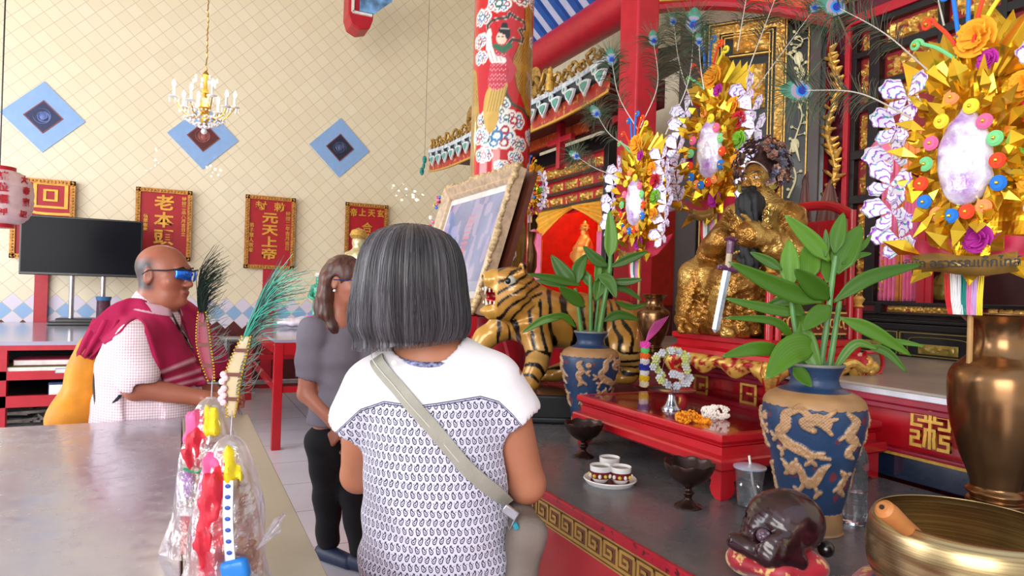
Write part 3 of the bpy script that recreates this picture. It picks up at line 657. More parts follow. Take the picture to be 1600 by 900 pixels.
for k in range(30):
    y = .1+k*.122; h = .07+.06*abs(math.sin(k*1.7)); zz = .14+lift(y)
    P = [(-.0+r.uniform(-.01, .01), y+math.cos(a)*h*.5*(1-a/9), zz+h*.5+math.sin(a)*h*.5*(1-a/9)) for a in np.linspace(0, 5.5, 14)]; mb.tube(P, np.linspace(.017, .006, 14), 6)
    mb.tube([(0, y, zz), (0, y+.06, zz+h*.4)], [.02, .012], 6)
for y, h in ((.95, .2), (2.3, .22)):
    mb.tube(spline([(-.02, y-.2, .2), (-.03, y-.1, .3), (-.02, y, .22), (-.03, y+.1, .3), (-.02, y+.2, .25)], 30), .022, 7); mb.lathe([(0, 0), (.12, .0), (.13, .015), (0, .02)], 22, (.01, y+.16, .28), R=rot('Y', -PI/2))
mb.build('dragon_crest', mat('antique_gold', 'b08a45', .4, .6, var=.4, vs_=40), t)
f = MB(); f.lathe([(.0, 0), (.03, 0), (.035, .03), (.025, .1), (.03, .13), (.018, .15), (.02, .175), (0, .2)], 12, (-.03, .78, .12)); f.build('crest_figure', M_GOLDP, t)
# supports and dark underside of the canopy
t = thing('canopy_frame', 'dark red timber brackets and orange lit board under the canopy', 'frame', (KX, K0, 0)); LK -= .3
MB().box((.47, LK/2, 2.84), (.04, LK, .2)).box((.25, LK/2, 2.86), (.46, LK-.1, .03)).build('dark_boards', mat('maroon_boards', '5a1216', .5), t, smooth=0)
for y in (.15, 1.15, 2.25): MB().bar((.3, y, 2.45), (.3, y, 2.85), .06).bar((.3, y-.2, 2.7), (.3, y+.2, 2.7), .05).build('bracket', M_RED2, t, smooth=0, bevel=.006)

a = onX(824, 222, KX+.4); b = onX(882, 203, KX+.4)
MB().poly([(0, 0), (1.3, 0), (1.3, -.14), (0, -.14)], (.44, a[1]-K0+.25, a[2]+.04), UY, UZ, .03).build('orange_sign_board', mat('orange_board', 'd8501e', .5, wear=('e0a050', 30, .6)), t, smooth=0)
MB().tube([(.40, a[1]-K0+.2, a[2]+.07), (.40, b[1]-K0-.05, a[2]+.07)], .03, 10).build('fluorescent_tube', emat('tube_light', 'ffd9a8', 6), t)
# ================================================================ far niche (right of the pillar), plane X = 3.2
NXx = 3.2
def nY(px, py=300): return onX(px, py, NXx)[1]
def nZ(px, py): return onX(px, py, NXx)[2]
t = thing('far_niche', 'gilded shrine niche with yellow curtains and red lining beyond the painted pillar', 'shrine', (NXx, 0, ZA))
yl, yr = nY(836), nY(950)
mb = MB(); zt = nZ(892, 236)
mb.box((.03, (yl+yr)/2, zt-ZA-.02), (.12, yl-yr+.1, .13)); mb.box((.0, yr-.03, 1.0), (.1, .07, 2.1)); mb.box((.0, yl+.05, 1.0), (.1, .07, 2.1))
rows = [nZ(892, 255), nZ(892, 277), nZ(892, 300), nZ(892, 322)]
for z in rows[1:]: mb.box((.0, (yl+yr)/2, z-ZA+.01), (.05, yl-yr, .022))
mb.build('black_frame', M_BLACK, t, smooth=0, bevel=.004)
mb = MB(); mb.box((.05, (yl+yr)/2, (zt+rows[3])/2-ZA), (.03, yl-yr, zt-rows[3]+.1)); mb.build('red_backing', M_RED2, t, smooth=0)
mb = MB()
for i, (z1, z0) in enumerate(((rows[0]+.01, rows[1]+.04), (rows[1]-.01, rows[2]+.035), (rows[2]-.01, rows[3]+.03))):
    n = (1, 5, 5)[i]; w = (yl-yr)/n
    for k in range(n): relief(mb, (.03, yl-k*w-.02, z0-ZA), UY, UZ, w-.04, z1-z0, NX, 120+i*7+k, .05, .012, 20)
relief(mb, (.03, yl-.01, 1.55-ZA), UY, UZ, .09, rows[3]-1.55, NX, 150, .05, .012, 22); relief(mb, (.03, yr+.1, 1.55-ZA), UY, UZ, .09, rows[3]-1.55, NX, 151, .05, .012, 22)
mb.build('gold_carving', M_GOLD, t)
mb = MB(); zb = .5
for b_ in (((.75, (yl+yr)/2, 1.2), (.03, yl-yr, 1.5)), ((.4, yl, 1.2), (.7, .03, 1.5)), ((.4, yr, 1.2), (.7, .03, 1.5)), ((.4, (yl+yr)/2, .52), (.75, yl-yr, .03)), ((.4, (yl+yr)/2, 1.9), (.7, yl-yr, .03))): mb.box(*b_)
mb.build('niche_lining', mat('bright_red_lining', 'c81f0c', .5), t, smooth=0)  # the lining's own orange red, without emission
ym = nY(896); za = nZ(896, 325)-ZA
def drape(name, m, ya, yb, ztop, zend, tail, x=-.0, seed=0):
    nu, nv = 40, 24; V = np.zeros((nu, nv, 3))
    for i in range(nu):
        u = i/(nu-1)
        for j in range(nv):
            v = j/(nv-1); yy = ya+(yb-ya)*u; e = ztop-(ztop-zend)*u**1.2
            V[i, j] = (x+.014*math.sin(v*18+seed), yy, (ztop+.03)*(1-v)+(e-.0)*v if u < .99 else (ztop+.03)*(1-v)+e*v)
    o = MB().grid(V).build(name, m, t, smooth=180); s = o.modifiers.new('thick', 'SOLIDIFY'); s.thickness = .006
    W2 = np.zeros((16, 24, 3))
    for i in range(16):
        for j in range(24): W2[i, j] = (x+.012*math.sin(i*1.4), yb+(ya-yb)*(.16*i/15)*(1 if j < 20 else 1), zend+.03-(zend+.03-tail)*j/23)
    o = MB().grid(W2).build(name, m, t, smooth=180); s = o.modifiers.new('thick', 'SOLIDIFY'); s.thickness = .006
drape('yellow_curtain', M_YEL, ym, yl-.06, za, nZ(845, 380)-ZA, 1.45-ZA); drape('yellow_curtain', M_YEL, ym, yr+.06, za, nZ(945, 355)-ZA, 1.45-ZA, seed=2)
def drape2(px0, px1, py):
    y0, y1 = nY(px0), nY(px1); V = np.array([[(-.02+.012*math.sin(i*1.5), y0+(y1-y0)*i/14, nZ(px0, py)-ZA-(nZ(px0, py)-1.4)*j/9) for j in range(10)] for i in range(15)]); o = MB().grid(V).build('pink_curtain', M_PINK, t, smooth=180); s = o.modifiers.new('thick', 'SOLIDIFY'); s.thickness = .006
drape2(838, 850, 366); drape2(938, 948, 362)
MB().ball((-.03, nY(840), nZ(840, 370)-ZA), (.05, .07, .08), 8).build('pink_bow', M_PINK, t)
l = bpy.data.lights.new('niche_lamp', 'POINT'); l.energy = 14; l.color = (1, .72, .4); l.shadow_soft_size = .08; o = bpy.data.objects.new('niche_lamp', l); COL.objects.link(o); o.location = (NXx+.35, (yl+yr)/2, ZA+1.75)
l = bpy.data.lights.new('niche_lamp', 'POINT'); l.energy = 5; l.color = (1, .8, .55); l.shadow_soft_size = .06; o = bpy.data.objects.new('niche_lamp', l); COL.objects.link(o); o.location = (FX+.15, (y0+y1)/2+.1, 2.35)
def deity(px, py, hgt, X, label, robe, group=None):
    p = onX(px, py, X); f = Field((-.5, -.5, -.05), (.5, .5, 1.15), .035)
    f.cap((0, 0, .12), (0, 0, .5), .30, .22, .1).cap((0, 0, .5), (0, 0, .68), .22, .15, .08).ell((0, 0, .86), (.12, .11, .15), k=.02).cap((-.1, -.28, .22), (-.1, .28, .22), .16, k=.1)
    f.cap((0, -.2, .62), (-.12, -.27, .42), .08, .07, .04).cap((-.12, -.27, .42), (-.24, -.05, .42), .07, .05, .04).cap((0, .2, .62), (-.12, .27, .42), .08, .07, .04).cap((-.12, .27, .42), (-.24, .05, .42), .07, .05, .04)
    th = thing('deity_figure', label, 'statue', p, group=group); th.scale = (hgt,)*3
    f.mesh().build('body', robe, th)
    MB().lathe([(.13, .93), (.15, .97), (.12, 1.0), (.14, 1.05), (.06, 1.1), (.05, 1.15), (0, 1.2)], 14).ball((0, .13, .98), (.04, .05, .09), 6).ball((0, -.13, .98), (.04, .05, .09), 6).build('crown', M_GOLD, th)
    return th
MB().box((.4, (yl+yr)/2, -.15), (.8, yl-yr+.1, 1.3)).build('base_cabinet', M_DRED, t, smooth=0)
deity(912, 412, .36, NXx+.35, 'golden seated figure inside the niche with yellow curtains', M_GOLD)
deity(1477, 468, .2, FX+.12, 'small dark robed deity figure with gold face in the black niche', mat('dark_gold_robe', '8d7a35', .4, .5))
# ================================================================ painted pillar
pc = onz(773, 600, 0); pc = atd(775, 455, 4.55); PR = .203
t = thing('painted_pillar', 'thick red pillar painted with clouds, a lady in pink and a golden dragon', 'pillar', (pc[0], pc[1], 0))
th0 = math.atan2(-pc[1], -pc[0])      # direction towards the viewer
nu, nv = 300, 420; z0, z1 = 1.2, 4.9
TH = np.linspace(-PI, PI, nu, endpoint=False); ZZ = np.linspace(z0, z1, nv)
G, Zg = np.meshgrid(TH, ZZ, indexing='ij')
U = 46*G; Vv = 453-(Zg-H)*F/(4.55-.1)      # painting coordinates: u in [-72, 72] across the front, v downward
U = np.where(np.abs(U) > 72, (np.abs(U)-144), U)
col = np.tile(lin('c2101c'), (nu, nv, 1))
def D(cx, cy, rx, ry=None): ry = ry or rx; return (np.hypot((U-cx)/rx, (Vv-cy)/ry)-1)*min(rx, ry)
def paint(d, c, w=.6): 
    global col; col = colmix(col, np.clip(.5-d/w, 0, 1), c)
# golden dragon body
dr = seg2(U, Vv, [(52, -170), (34, -120), (50, -70), (44, -20), (48, 30), (46, 70), (40, 100), (46, 130), (52, 165)], [12, 15, 13, 10, 13, 19, 24, 24, 12])
paint(dr-1.3, '4a3216'); paint(dr, 'b0812c')
sc = np.sin(U*1.5+np.floor(Vv/4)*PI)*np.cos(Vv*1.57); col = np.where(((dr < -1) & (sc > .25))[..., None], lin('7c5418'), col)
dr2 = seg2(U, Vv, [(36, 258), (30, 285), (44, 310), (30, 340), (46, 370), (30, 400), (20, 440)], [5, 13, 12, 14, 14, 16, 16]); paint(dr2-1.3, '4a3216'); paint(dr2, 'a87f35'); col = np.where(((dr2 < -1) & (sc > .25))[..., None], lin('6f5a22'), col)
dr3 = seg2(U, Vv, [(-60, 120), (-56, 160), (-48, 200), (-60, 250), (-52, 320)], [14, 16, 14, 12, 12]); paint(dr3, 'b08a3c'); col = np.where(((dr3 < -1) & (sc > .25))[..., None], lin('7c5418'), col)
# ribbon
rb = seg2(U, Vv, [(-20, 70), (-26, 45), (-18, 38), (6, 34), (8, 27), (16, 32), (34, 36), (36, 46), (24, 50), (32, 60), (30, 68), (14, 66), (6, 76)], 2.0); paint(rb-.5, 'd8cfc0'); paint(rb, '3a332a')
paint(seg2(U, Vv, [(4, 118), (6, 150), (16, 166), (34, 170), (52, 182)], 2.6), '3f4a34')
# clouds
def cloud(cx, cy, s, seed):
    s *= 1.13
    r = random.Random(seed); blobs = [(cx+math.cos(a)*s*1.0+r.uniform(-1, 1), cy+math.sin(a)*s*.62+r.uniform(-1, 1), s*r.uniform(.42, .55)) for a in np.linspace(0, 2*PI, 8)[:-1]]+[(cx, cy, s*.7)]
    d = np.min([D(a, b, q) for a, b, q in blobs], 0); paint(d-1.3, 'e9e0d4'); paint(d, 'f4f1ec')
    for i, (a, b, q) in enumerate(blobs):
        rr = np.hypot(U-a, Vv-b); ph = np.arctan2(Vv-b, U-a); c = ('2f73a8', 'b32a3c', '2f73a8', '2e6b5a', 'b32a3c')[(i+seed) % 5]
        m = (np.abs(rr-q*.55-ph*.35) < q*.16) & (rr < q*.9); col[m] = lin(c)
for i, (cx, cy, s) in enumerate(((-20, -8, 10), (-8, 12, 11), (26, -2, 11), (-36, 30, 10), (-40, 66, 9), (-38, 92, 8), (-24, 190, 10), (-2, 168, 9), (4, 186, 11), (20, 190, 12), (-6, 215, 17), (30, 225, 9), (-34, 215, 9), (26, 246, 8), (-26, 245, 9), (2, 262, 7), (-20, 320, 11), (8, 330, 10), (-44, 380, 9), (12, 300, 9), (-8, 375, 10), (14, 395, 10), (-30, -60, 12), (10, -70, 13), (-12, -120, 13), (20, -40, 9), (60, 0, 9), (64, 60, 9), (60, 210, 10), (66, 260, 9))): cloud(cx, cy, s, i)
# lady
paint(D(-16, 175, 13, 36), 'c9a24a'); paint(seg2(U, Vv, [(-6, 138), (-10, 160), (-24, 185)], [14, 13, 5]), 'cfaa55')
for k in range(6): paint(seg2(U, Vv, [(-14+k*4, 140), (-22+k*4.5, 178)], .5), '8a6a2a')
paint(seg2(U, Vv, [(-6, 108), (-8, 130)], [13, 15]), 'c23848'); paint(seg2(U, Vv, [(0, 84), (-2, 108)], [9, 12]), 'c02c3e'); paint(seg2(U, Vv, [(4, 96), (16, 112), (10, 130)], [6, 6, 4]), 'c23848')
sp_ = np.sin(U*1.1)*np.sin(Vv*1.1); m = ((seg2(U, Vv, [(-6, 96), (-8, 134)], [12, 14]) < 0) & (sp_ > .55)); col[m] = lin('e79aa0')
paint(seg2(U, Vv, [(-24, 56), (-22, 80), (-14, 98), (0, 100)], [3, 5.5, 6, 5]), 'e8e2dc')
for k in range(4): paint(seg2(U, Vv, [(-26+k*6, 84), (-20+k*6, 102)], .4), '9a4a50')
paint(seg2(U, Vv, [(-12, 78), (0, 84), (10, 76)], [4, 5, 4]), '2f6b4a'); paint(seg2(U, Vv, [(-22, 52), (-20, 60)], 2.4), 'efd9c8')
paint(D(-3, 66, 8, 10), 'efcdb8'); paint(D(1, 54, 9, 6), '16141a'); paint(D(6, 60, 4, 7), '16141a'); paint(D(1, 46, 5, 4), '16141a'); paint(seg2(U, Vv, [(-5, 52), (8, 52)], .7), 'd8cfc0')
paint(seg2(U, Vv, [(-9, 64), (-6, 64)], .5), '2a2020'); paint(seg2(U, Vv, [(-3, 64), (0, 64)], .5), '2a2020'); paint(seg2(U, Vv, [(-7, 71), (-4, 71)], .6), 'b02030')
A_ = th0+G
V = np.stack([PR*np.cos(A_), PR*np.sin(A_), Zg], -1)
MB().grid(V, closed_u=True, col=col).build('painted_shaft', vmat('painted_shaft', .16, coat=.6), t, smooth=180)
MB().lathe([(PR*1.25, 0), (PR*1.25, .3), (PR*1.1, .38), (PR, .42), (PR, 1.21)], 40).build('base', M_RED2, t)
# ================================================================ near offering table (left)
TX, TY, TZ = .255, 2.885, .85
t = thing('offering_table', 'large grey metal topped table in the left foreground', 'table', (TX-1.3, .4, 0))
m = NT('zinc_top'); mp = m.n('ShaderNodeMapping'); m.l(m.obj(), mp.inputs[0])
f = m.noise(2.2, 6, mp.outputs[0], .6); m.color(m.ramp(f, [(.3, 'b0adbc'), (.6, 'bebbc8'), (.75, 'c4bfbf')])); m.l(m.ramp(m.noise(24, 5), [(.35, (.14,)*3+(1,)), (.7, (.32,)*3+(1,))]), m.b.inputs['Roughness']); m.set(metal=.35); m.bump(m.noise(2.5, 3), .12, .02); M_ZINC = m.m
m = NT('zinc_strip'); m.color(m.ramp(m.noise(1.8, 5), [(.3, 'aaa193'), (.7, 'c0b8a8')])); m.set(rough=.3, metal=.2); M_ZSTRIP = m.m
w, d = 2.9, TY-.4
MB().box((1.3-.24-(w-.24)/2, d/2, TZ-.02), (w-.245, d, .04)).build('metal_top', M_ZINC, t, smooth=0, bevel=.003)
MB().box((1.3-.12, d/2, TZ-.0195), (.238, d, .041)).build('edge_panel', M_ZSTRIP, t, smooth=0, bevel=.003)
MB().box((1.3-w/2, d/2, TZ-.10), (w-.08, d-.08, .12)).build('apron', M_RED2, t, smooth=0)
for a, b in ((1.22, d-.08), (1.22, .08), (1.3-w+.08, d-.08), (1.3-w+.08, .08)): MB().box((a, b, TZ/2-.05), (.07, .07, TZ-.1)).build('leg', M_RED2, t, smooth=0, bevel=.006)
# ================================================================ far shelf table under the television
SZ, SY0 = .87, 6.42
a = onY(0, 533, SY0)[0]-1.6; b = onY(232, 533, SY0)[0]
M_GTOP = mat('lavender_grey_top', 'a3a2b8', .14, .2, var=.1, vs_=3)
t = thing('shelf_table', 'long red open shelf table with pale grey top under the television', 'table', ((a+b)/2, SY0, 0)); w = b-a; d = 2.7
MB().box((0, d/2, SZ-.015), (w, d, .03)).build('top', M_GTOP, t, smooth=0)
MB().box((0, .02, SZ-.05), (w, .04, .04)).build('front_rail', M_RED2, t, smooth=0)
for z, h in ((.60, .07), (.395, .09)): MB().box((0, .03, z), (w, .05, h)).build('shelf_rail', M_RED2, t, smooth=0); MB().box((0, d/2, z), (w-.1, d-.1, .02)).build('shelf_board', mat('dark_shelf', '2a1416', .6), t, smooth=0)
for x in (-w/2+.04, onY(2, 560, SY0)[0]-(a+b)/2, w/2-.04):
    for y in (.04, d-.04): MB().box((x, y, SZ/2-.02), (.07, .07, SZ-.04)).build('leg', M_RED2, t, smooth=0)
MB().box((0, d*.45, .45), (w-.1, .02, .8)).build('back_panel', mat('black_inside', '0e0d12', .8), t, smooth=0)
def flatbox(name, label, cat, px, py, Y, z, dx, dy, dz, c, group=None, rz=0):
    p = onY(px, py, Y); th = thing(name, label, cat, (p[0], Y, z), rz=rz, group=group)
    MB().box((0, 0, dz/2), (dx, dy, dz)).build('cover', mat(name+c, c, .5), th, smooth=0, bevel=.004)
    MB().box((.004, -.003, dz/2), (dx-.004, dy, dz*.72)).build('pages', M_WHITE, th, smooth=0)
G_ = 'papers and boxes on the shelf table'
z1, z2 = .612, .407
flatbox('paper_stack', 'pink printed box on the upper shelf under the television', 'box', 85, 556, SY0+.2, z1+.06, .5, .3, .05, 'b5455e')
flatbox('paper_stack', 'olive green folder beneath the pink box', 'folder', 85, 568, SY0+.2, z1, .62, .36, .06, '4c5a22')
flatbox('paper_stack', 'grey book on the upper shelf nearest the yellow bag', 'book', 113, 574, SY0+.05, z1, .22, .1, .04, '9a9db8')
flatbox('calendar_box', 'dark blue box on the lower shelf nearest the yellow bag', 'box', 104, 600, SY0+.12, z2, .22, .2, .13, '22345e')
M_NEWS = mat('newsprint', 'bdb4ae', .8, var=.35, vs_=14, wear=('3a3440', 12, .60))
r = random.Random(4)
for i in range(7):
    p = onz(r.uniform(-20, 150), r.uniform(646, 664), .06); th = tag(MB().box((0, 0, 0), (.55, .38, .025), R=rot('Z', r.uniform(-.5, .5))@rot('X', r.uniform(-.05, .05))).build('newspaper', M_NEWS, None, smooth=0, loc=(p[0], p[1], .02+.03*i)), 'newspaper in the loose pile on the floor under the shelf table', 'newspaper', 'newspapers piled under the shelf table')
# ---- television
Yt = 8.75; c0 = onY(130, 386, Yt); e0 = onY(35, 383, Yt); e1 = onY(226, 390, Yt); tw = e1[0]-e0[0]; thh = onY(36, 337, Yt)[2]-onY(36, 431, Yt)[2]
t = thing('television', 'large black flat television on a stand by the tiled wall', 'television', (c0[0], Yt, SZ))
zc = c0[2]-SZ
MB().box((0, 0, zc), (tw, .05, thh)).build('case', M_BLACK, t, smooth=0, bevel=.008)
MB().box((0, -.026, zc+.006), (tw-.03, .004, thh-.045)).build('screen', mat('dark_screen', '070812', .2, spec=.1), t, smooth=0)
for px in (112, 161): x = onY(px, 440, Yt)[0]-c0[0]; MB().cyl((x, .02, .02), (x, .02, zc-.2), .026).build('stand_pole', M_STEEL, t)
x = onY(125, 487, Yt)[0]-c0[0]; MB().box((x, 0, .05), (.42, .3, .05)).box((x, -.02, .02), (.55, .34, .04)).build('stand_base', M_BLACK, t, smooth=0, bevel=.01)
p = onY(161, 495, 8.1); t = thing('incense_tube', 'dark patterned cylinder with blue rim standing before the television', 'container', (p[0], 8.1, SZ))
MB().lathe([(.06, 0), (.065, .02), (.062, .3), (.066, .31)], 20).build('tube', mat('purple_pattern', '4b2a38', .3, var=.5, vs_=30), t); MB().lathe([(.066, .29), (.075, .33), (.06, .33), (.055, .30)], 14).build('rim', mat('blue_rim', '3b6c9c', .4), t)
# ---- sign boards with gold characters
M_SR = mat('sign_red', 'ac0d1e', .5, var=.06, vs_=5); M_SG = mat('sign_gold', 'd8a03c', .42, .4, var=.12)
def sign(name, label, pl, pr, pt, pb, post, texts, Yp=YW-.06):
    a = onY(pl, pt, Yp); b = onY(pr, pt, Yp); c = onY(pl, pb, Yp); cx = (a[0]+b[0])/2; w = b[0]-a[0]; zt = a[2]-.0; zb = c[2]; h = zt-zb; cz = (zt+zb)/2
    t = thing(name, label, 'sign', (cx, Yp, 0), group='red ceremonial boards along the tiled wall')
    MB().box((0, 0, cz), (w-.04, .03, h-.04)).build('board', M_SR, t, smooth=0)
    mb = MB(); fw = .05
    for s in (-1, 1): mb.box((s*(w/2-fw/2), -.02, cz), (fw, .035, h)); mb.box((0, -.02, cz+s*(h/2-fw/2)), (w, .035, fw))
    n = int(h/.035)
    for s in (-1, 1):
        for k in range(n): mb.ball((s*(w/2-fw/2), -.038, zb+(k+.5)*h/n), (.016, .01, .013), 4)
        for k in range(int(w/.035)): mb.ball((-w/2+(k+.5)*w/int(w/.035), -.038, cz+s*(h/2-fw/2)), (.013, .01, .016), 4)
    mb.build('gilded_frame', mat('carved_gold_frame', 'b9803a', .45, .4, var=.3, vs_=40), t, smooth=60)
    if post: x = post[0]; MB().box((x-cx if False else 0, .012, zb/2), (post[1], .03, zb)).build('post', M_RED2, t, smooth=0)
    mb = MB()
    for s, px, py, sz, bold, sxx in texts:
        for i, ch in enumerate(s):
            q = onY(px, py, Yp); step = sz*1.06
            text_mb(mb, ch, (q[0]-cx, -.018, q[2]-i*step), (1, 0, 0), UZ, sz, .006, bold, sx=sxx, N=(0, -1, 0))
    if texts: mb.build('gold_characters', M_SG, t, smooth=0)
    return t
sign('sign_board', 'red board with one huge gold character behind the television and lantern', 19, 119, 276, 403, (0, .13), [('迴', 66, 314, .44, -.002, 1.4)])
sign('sign_board', 'red board reading 老本頭 behind the bald man', 213, 301, 292, 405, None, [('老本頭', 257, 319, .20, .005, 1.1), ('特授二品八月吉日立', 288, 312, .052, .001, 1), ('信眾敬奉', 228, 338, .052, .001, 1)])
sign('sign_board', 'red board reading 元天上帝 under 勅封 on a red post', 384, 462, 304, 419, (0, .14), [('元天上帝', 422, 342, .150, .005, 1.35), ('封', 408, 323, .13, .002, 1.15), ('勅', 437, 325, .13, .002, 1.15), ('特授二年吉月吉日', 450, 335, .062, .001, 1), ('弟子眾人敬奉', 393, 352, .062, .001, 1)])
sign('sign_board', 'red board reading 玄天上帝 partly behind the pale gold figurine', 540, 606, 316, 420, (0, .13), [('帝', 552, 333, .115, .004, .9), ('上', 566, 333, .115, .004, .9), ('天', 580, 334, .115, .004, .9), ('玄', 594, 335, .115, .004, .9), ('合境平安', 573, 357, .145, .004, 1)])
# ---- red side table with grey top
RX, RY, RZ = .70, 5.82, .92
t = thing('side_table', 'red table with grey top behind the woman in grey', 'table', (RX, RY, 0)); w, d = 1.5, 2.7
MB().box((w/2, d/2, RZ-.012), (w, d, .024)).build('top', M_GTOP, t, smooth=0)
mb = MB(); 
for y in (.03, d-.03): MB().box((w/2, y, RZ-.075), (w-.02, .05, .10)).build('rail', M_RED, t, smooth=0); MB().box((w/2, y, RZ-.42), (w-.06, .035, .05)).build('stretcher', M_RED, t, smooth=0)
for x in (.03, w-.03): MB().box((x, d/2, RZ-.075), (.05, d-.02, .10)).build('rail', M_RED, t, smooth=0); MB().box((x, d/2, RZ-.42), (.035, d-.06, .05)).build('stretcher', M_RED, t, smooth=0)
for x in (.035, w-.035):
    for y in (.035, d-.035): MB().box((x, y, RZ/2-.02), (.075, .075, RZ-.04)).build('leg', M_RED, t, smooth=0, bevel=.004)
# things on the side table
p = onz(415, 499, RZ); t = thing('wrapped_bundle', 'crumpled pink and white plastic bundle on the side table', 'bundle', (p[0]+.1, 7.4, RZ))
f = Field((-.3, -.2, -.02), (.3, .2, .25), .014); f.ell((0, 0, .06), (.2, .11, .06), k=.03).ell((.1, 0, .08), (.12, .08, .06), k=.03); f.warp(lambda X, Y, Z: .02*vnoise(np.stack([X, Y, Z], -1), 18, 2)); f.mesh().build('plastic', mat('white_plastic', 'e9dff0', .2, var=.2), t, smooth=50)
MB().ball((.16, -.02, .1), (.07, .06, .04), 8).build('pink_part', mat('pink_plastic', 'd86ac8', .3), t)
def figurine(px, py, Y, hgt, label, c1, c2, name='figurine', base=RZ):
    p = onY(px, py, Y); t = thing(name, label, 'figurine', (p[0], Y, base)); t.scale = (hgt,)*3
    f = Field((-.3, -.25, -.02), (.3, .25, 1.05), .022)
    f.cap((0, 0, 0), (0, 0, .4), .13, .09, .04).cap((0, 0, .4), (0, 0, .72), .10, .11, .05).ell((0, 0, .88), (.065, .065, .085), k=.02).cap((0, 0, .74), (0, 0, .85), .035, k=.03)
    f.cap((-.1, 0, .74), (-.17, -.03, .58), .045, .035, .02).cap((-.17, -.03, .58), (-.1, -.12, .52), .035, .03, .02).cap((.1, 0, .74), (.17, -.03, .6), .045, .035, .02).cap((.17, -.03, .6), (.15, -.1, .75), .035, .03, .02)
    f.warp(lambda X, Y, Z: .012*np.sin(30*np.arctan2(X, Y)/2+6*Z)*(Z < .5)); f.mesh().build('robe', c1, t)
    MB().lathe([(.17, 0), (.17, .05), (.13, .07)], 16).lathe([(.07, .92), (.09, .95), (.07, 1.0), (0, 1.03)], 12).build('base_and_hat', c2, t); return t
figurine(497, 500, 7.4, .60, 'green robed standing figurine on the side table', mat('green_porcelain', '3f9d80', .25, var=.4, vs_=20), mat('white_porcelain', 'd8d8d0', .25))
figurine(511, 500, 7.7, .45, 'small grey figurine just behind the green one', mat('grey_porcelain', '7f8688', .3, var=.4, vs_=20), M_WHITE)
figurine(556, 500, 7.2, 1.07, 'tall pale gold figurine rising behind the woman in grey', mat('pale_gold_gloss', 'e9d9a8', .2, .5, var=.3, vs_=14), M_GOLD)
p = onz(463, 527, RZ); t = thing('crystal_dish', 'small clear crystal flowers on the corner of the side table', 'ornament', (RX+.3, RY+.25, RZ)); 
MB().lathe([(.05, 0), (.02, .02), (.02, .04), (.06, .06)], 16).build('stand', M_STEEL, t); r = random.Random(3); mb = MB()
for k in range(24): mb.ball((r.uniform(-.06, .06), r.uniform(-.04, .04), .07+r.uniform(0, .1)), r.uniform(.012, .022), 4)
mb.build('flowers', mat('crystal_white', 'dcdfe6', .08, trans=.4), t)
# ---- pale blue notice board behind the grey haired woman
a = onY(602, 372, 6.6); b = onY(676, 372, 6.6); t = thing('notice_board', 'pale blue and white paper board behind the grey bob haired woman', 'board', (a[0], 6.6, 0))
zt = onY(676, 352, 6.6)[2]; zl = onY(602, 362, 6.6)[2]
MB().poly([(0, .9), (b[0]-a[0]+.2, .9), (b[0]-a[0]+.2, zt+.03), (0, zl)], (0, 0, 0), (1, 0, 0), UZ, .02, N=(0, 1, 0)).build('panel', mat('pale_blue_board', '9fd3e6', .5, var=.1), t, smooth=0)
MB().box((.2, .02, .46), (.05, .03, .92)).box((.5, .02, .46), (.05, .03, .92)).build('legs', M_WHITE, t, smooth=0)
# ---- metal railing by the wall
q0 = onY(306, 530, 9.15); q1 = onY(384, 530, 9.15); t = thing('metal_railing', 'silver tube frame leaning low against the dark tiled dado', 'railing', (q0[0], 9.1, 0)); w = 3.2; zt = q0[2]
MB().tube([(0, 0, zt), (w, 0, zt)], .04, 10).build('top_rail', M_STEEL, t); MB().tube([(0, 0, .12), (w, 0, .12)], .03, 10).build('bottom_rail', M_STEEL, t)
for x in (.1, onY(353, 560, 9.15)[0]-q0[0], 1.6, 2.6): MB().tube([(x, 0, 0), (x, 0, zt)], .045, 10).tube([(x, 0, .3), (x-.25, 0, .12)], .025, 8).tube([(x, 0, zt-.15), (x-.15, 0, zt)], .02, 8).build('leg', M_STEEL, t)
# ---- paper lantern
p = atd(-2, 308, 4.6); R_ = .198
t = thing('paper_lantern', 'pale pink paper lantern with red characters at the left edge', 'lantern', (p[0], p[1], p[2]))
mb = MB(); prof = [(R_*.45, -.185), (R_*.7, -.17), (R_*.92, -.12), (R_, -.05), (R_, .06), (R_*.9, .12), (R_*.66, .17), (R_*.45, .185)]
P = spline([(a, b, 0) for a, b in prof], 40); P[:, 0] += .0025*np.sin(np.arange(40)*2.2); mb.lathe([(a, b) for a, b, _ in P], 40, closed=True).build('shade', mat('pink_paper', 'd9bcc0', .6, trans=0), t)
MB().lathe([(R_*.48, .18), (R_*.48, .21), (R_*.40, .21)], 24).lathe([(R_*.48, -.18), (R_*.48, -.21), (R_*.40, -.21)], 24).build('rings', M_RED2, t); MB().tube([(0, 0, .2), (0, 0, 6.4-p[2])], .005, 5).build('cord', M_BLACK, t)
mb = MB()
va = math.atan2(-p[1], -p[0])
for s, da, sz, yy in (('諸位福神', .10, .062, .125), ('大帝寶殿', .82, .056, .12)):
    a = va+da; U_ = (-math.sin(a), math.cos(a), 0); N_ = np.array([math.cos(a), math.sin(a), 0])
    for i, ch in enumerate(s):
        z = yy-i*.078; rr = R_*(1.02 if abs(z) < .09 else .93 if abs(z) < .14 else .8); text_mb(mb, ch, N_*rr+np.array([0, 0, z]), U_, UZ, sz, .006, .002, sx=1)
mb.build('red_characters', M_RED2, t, smooth=0)
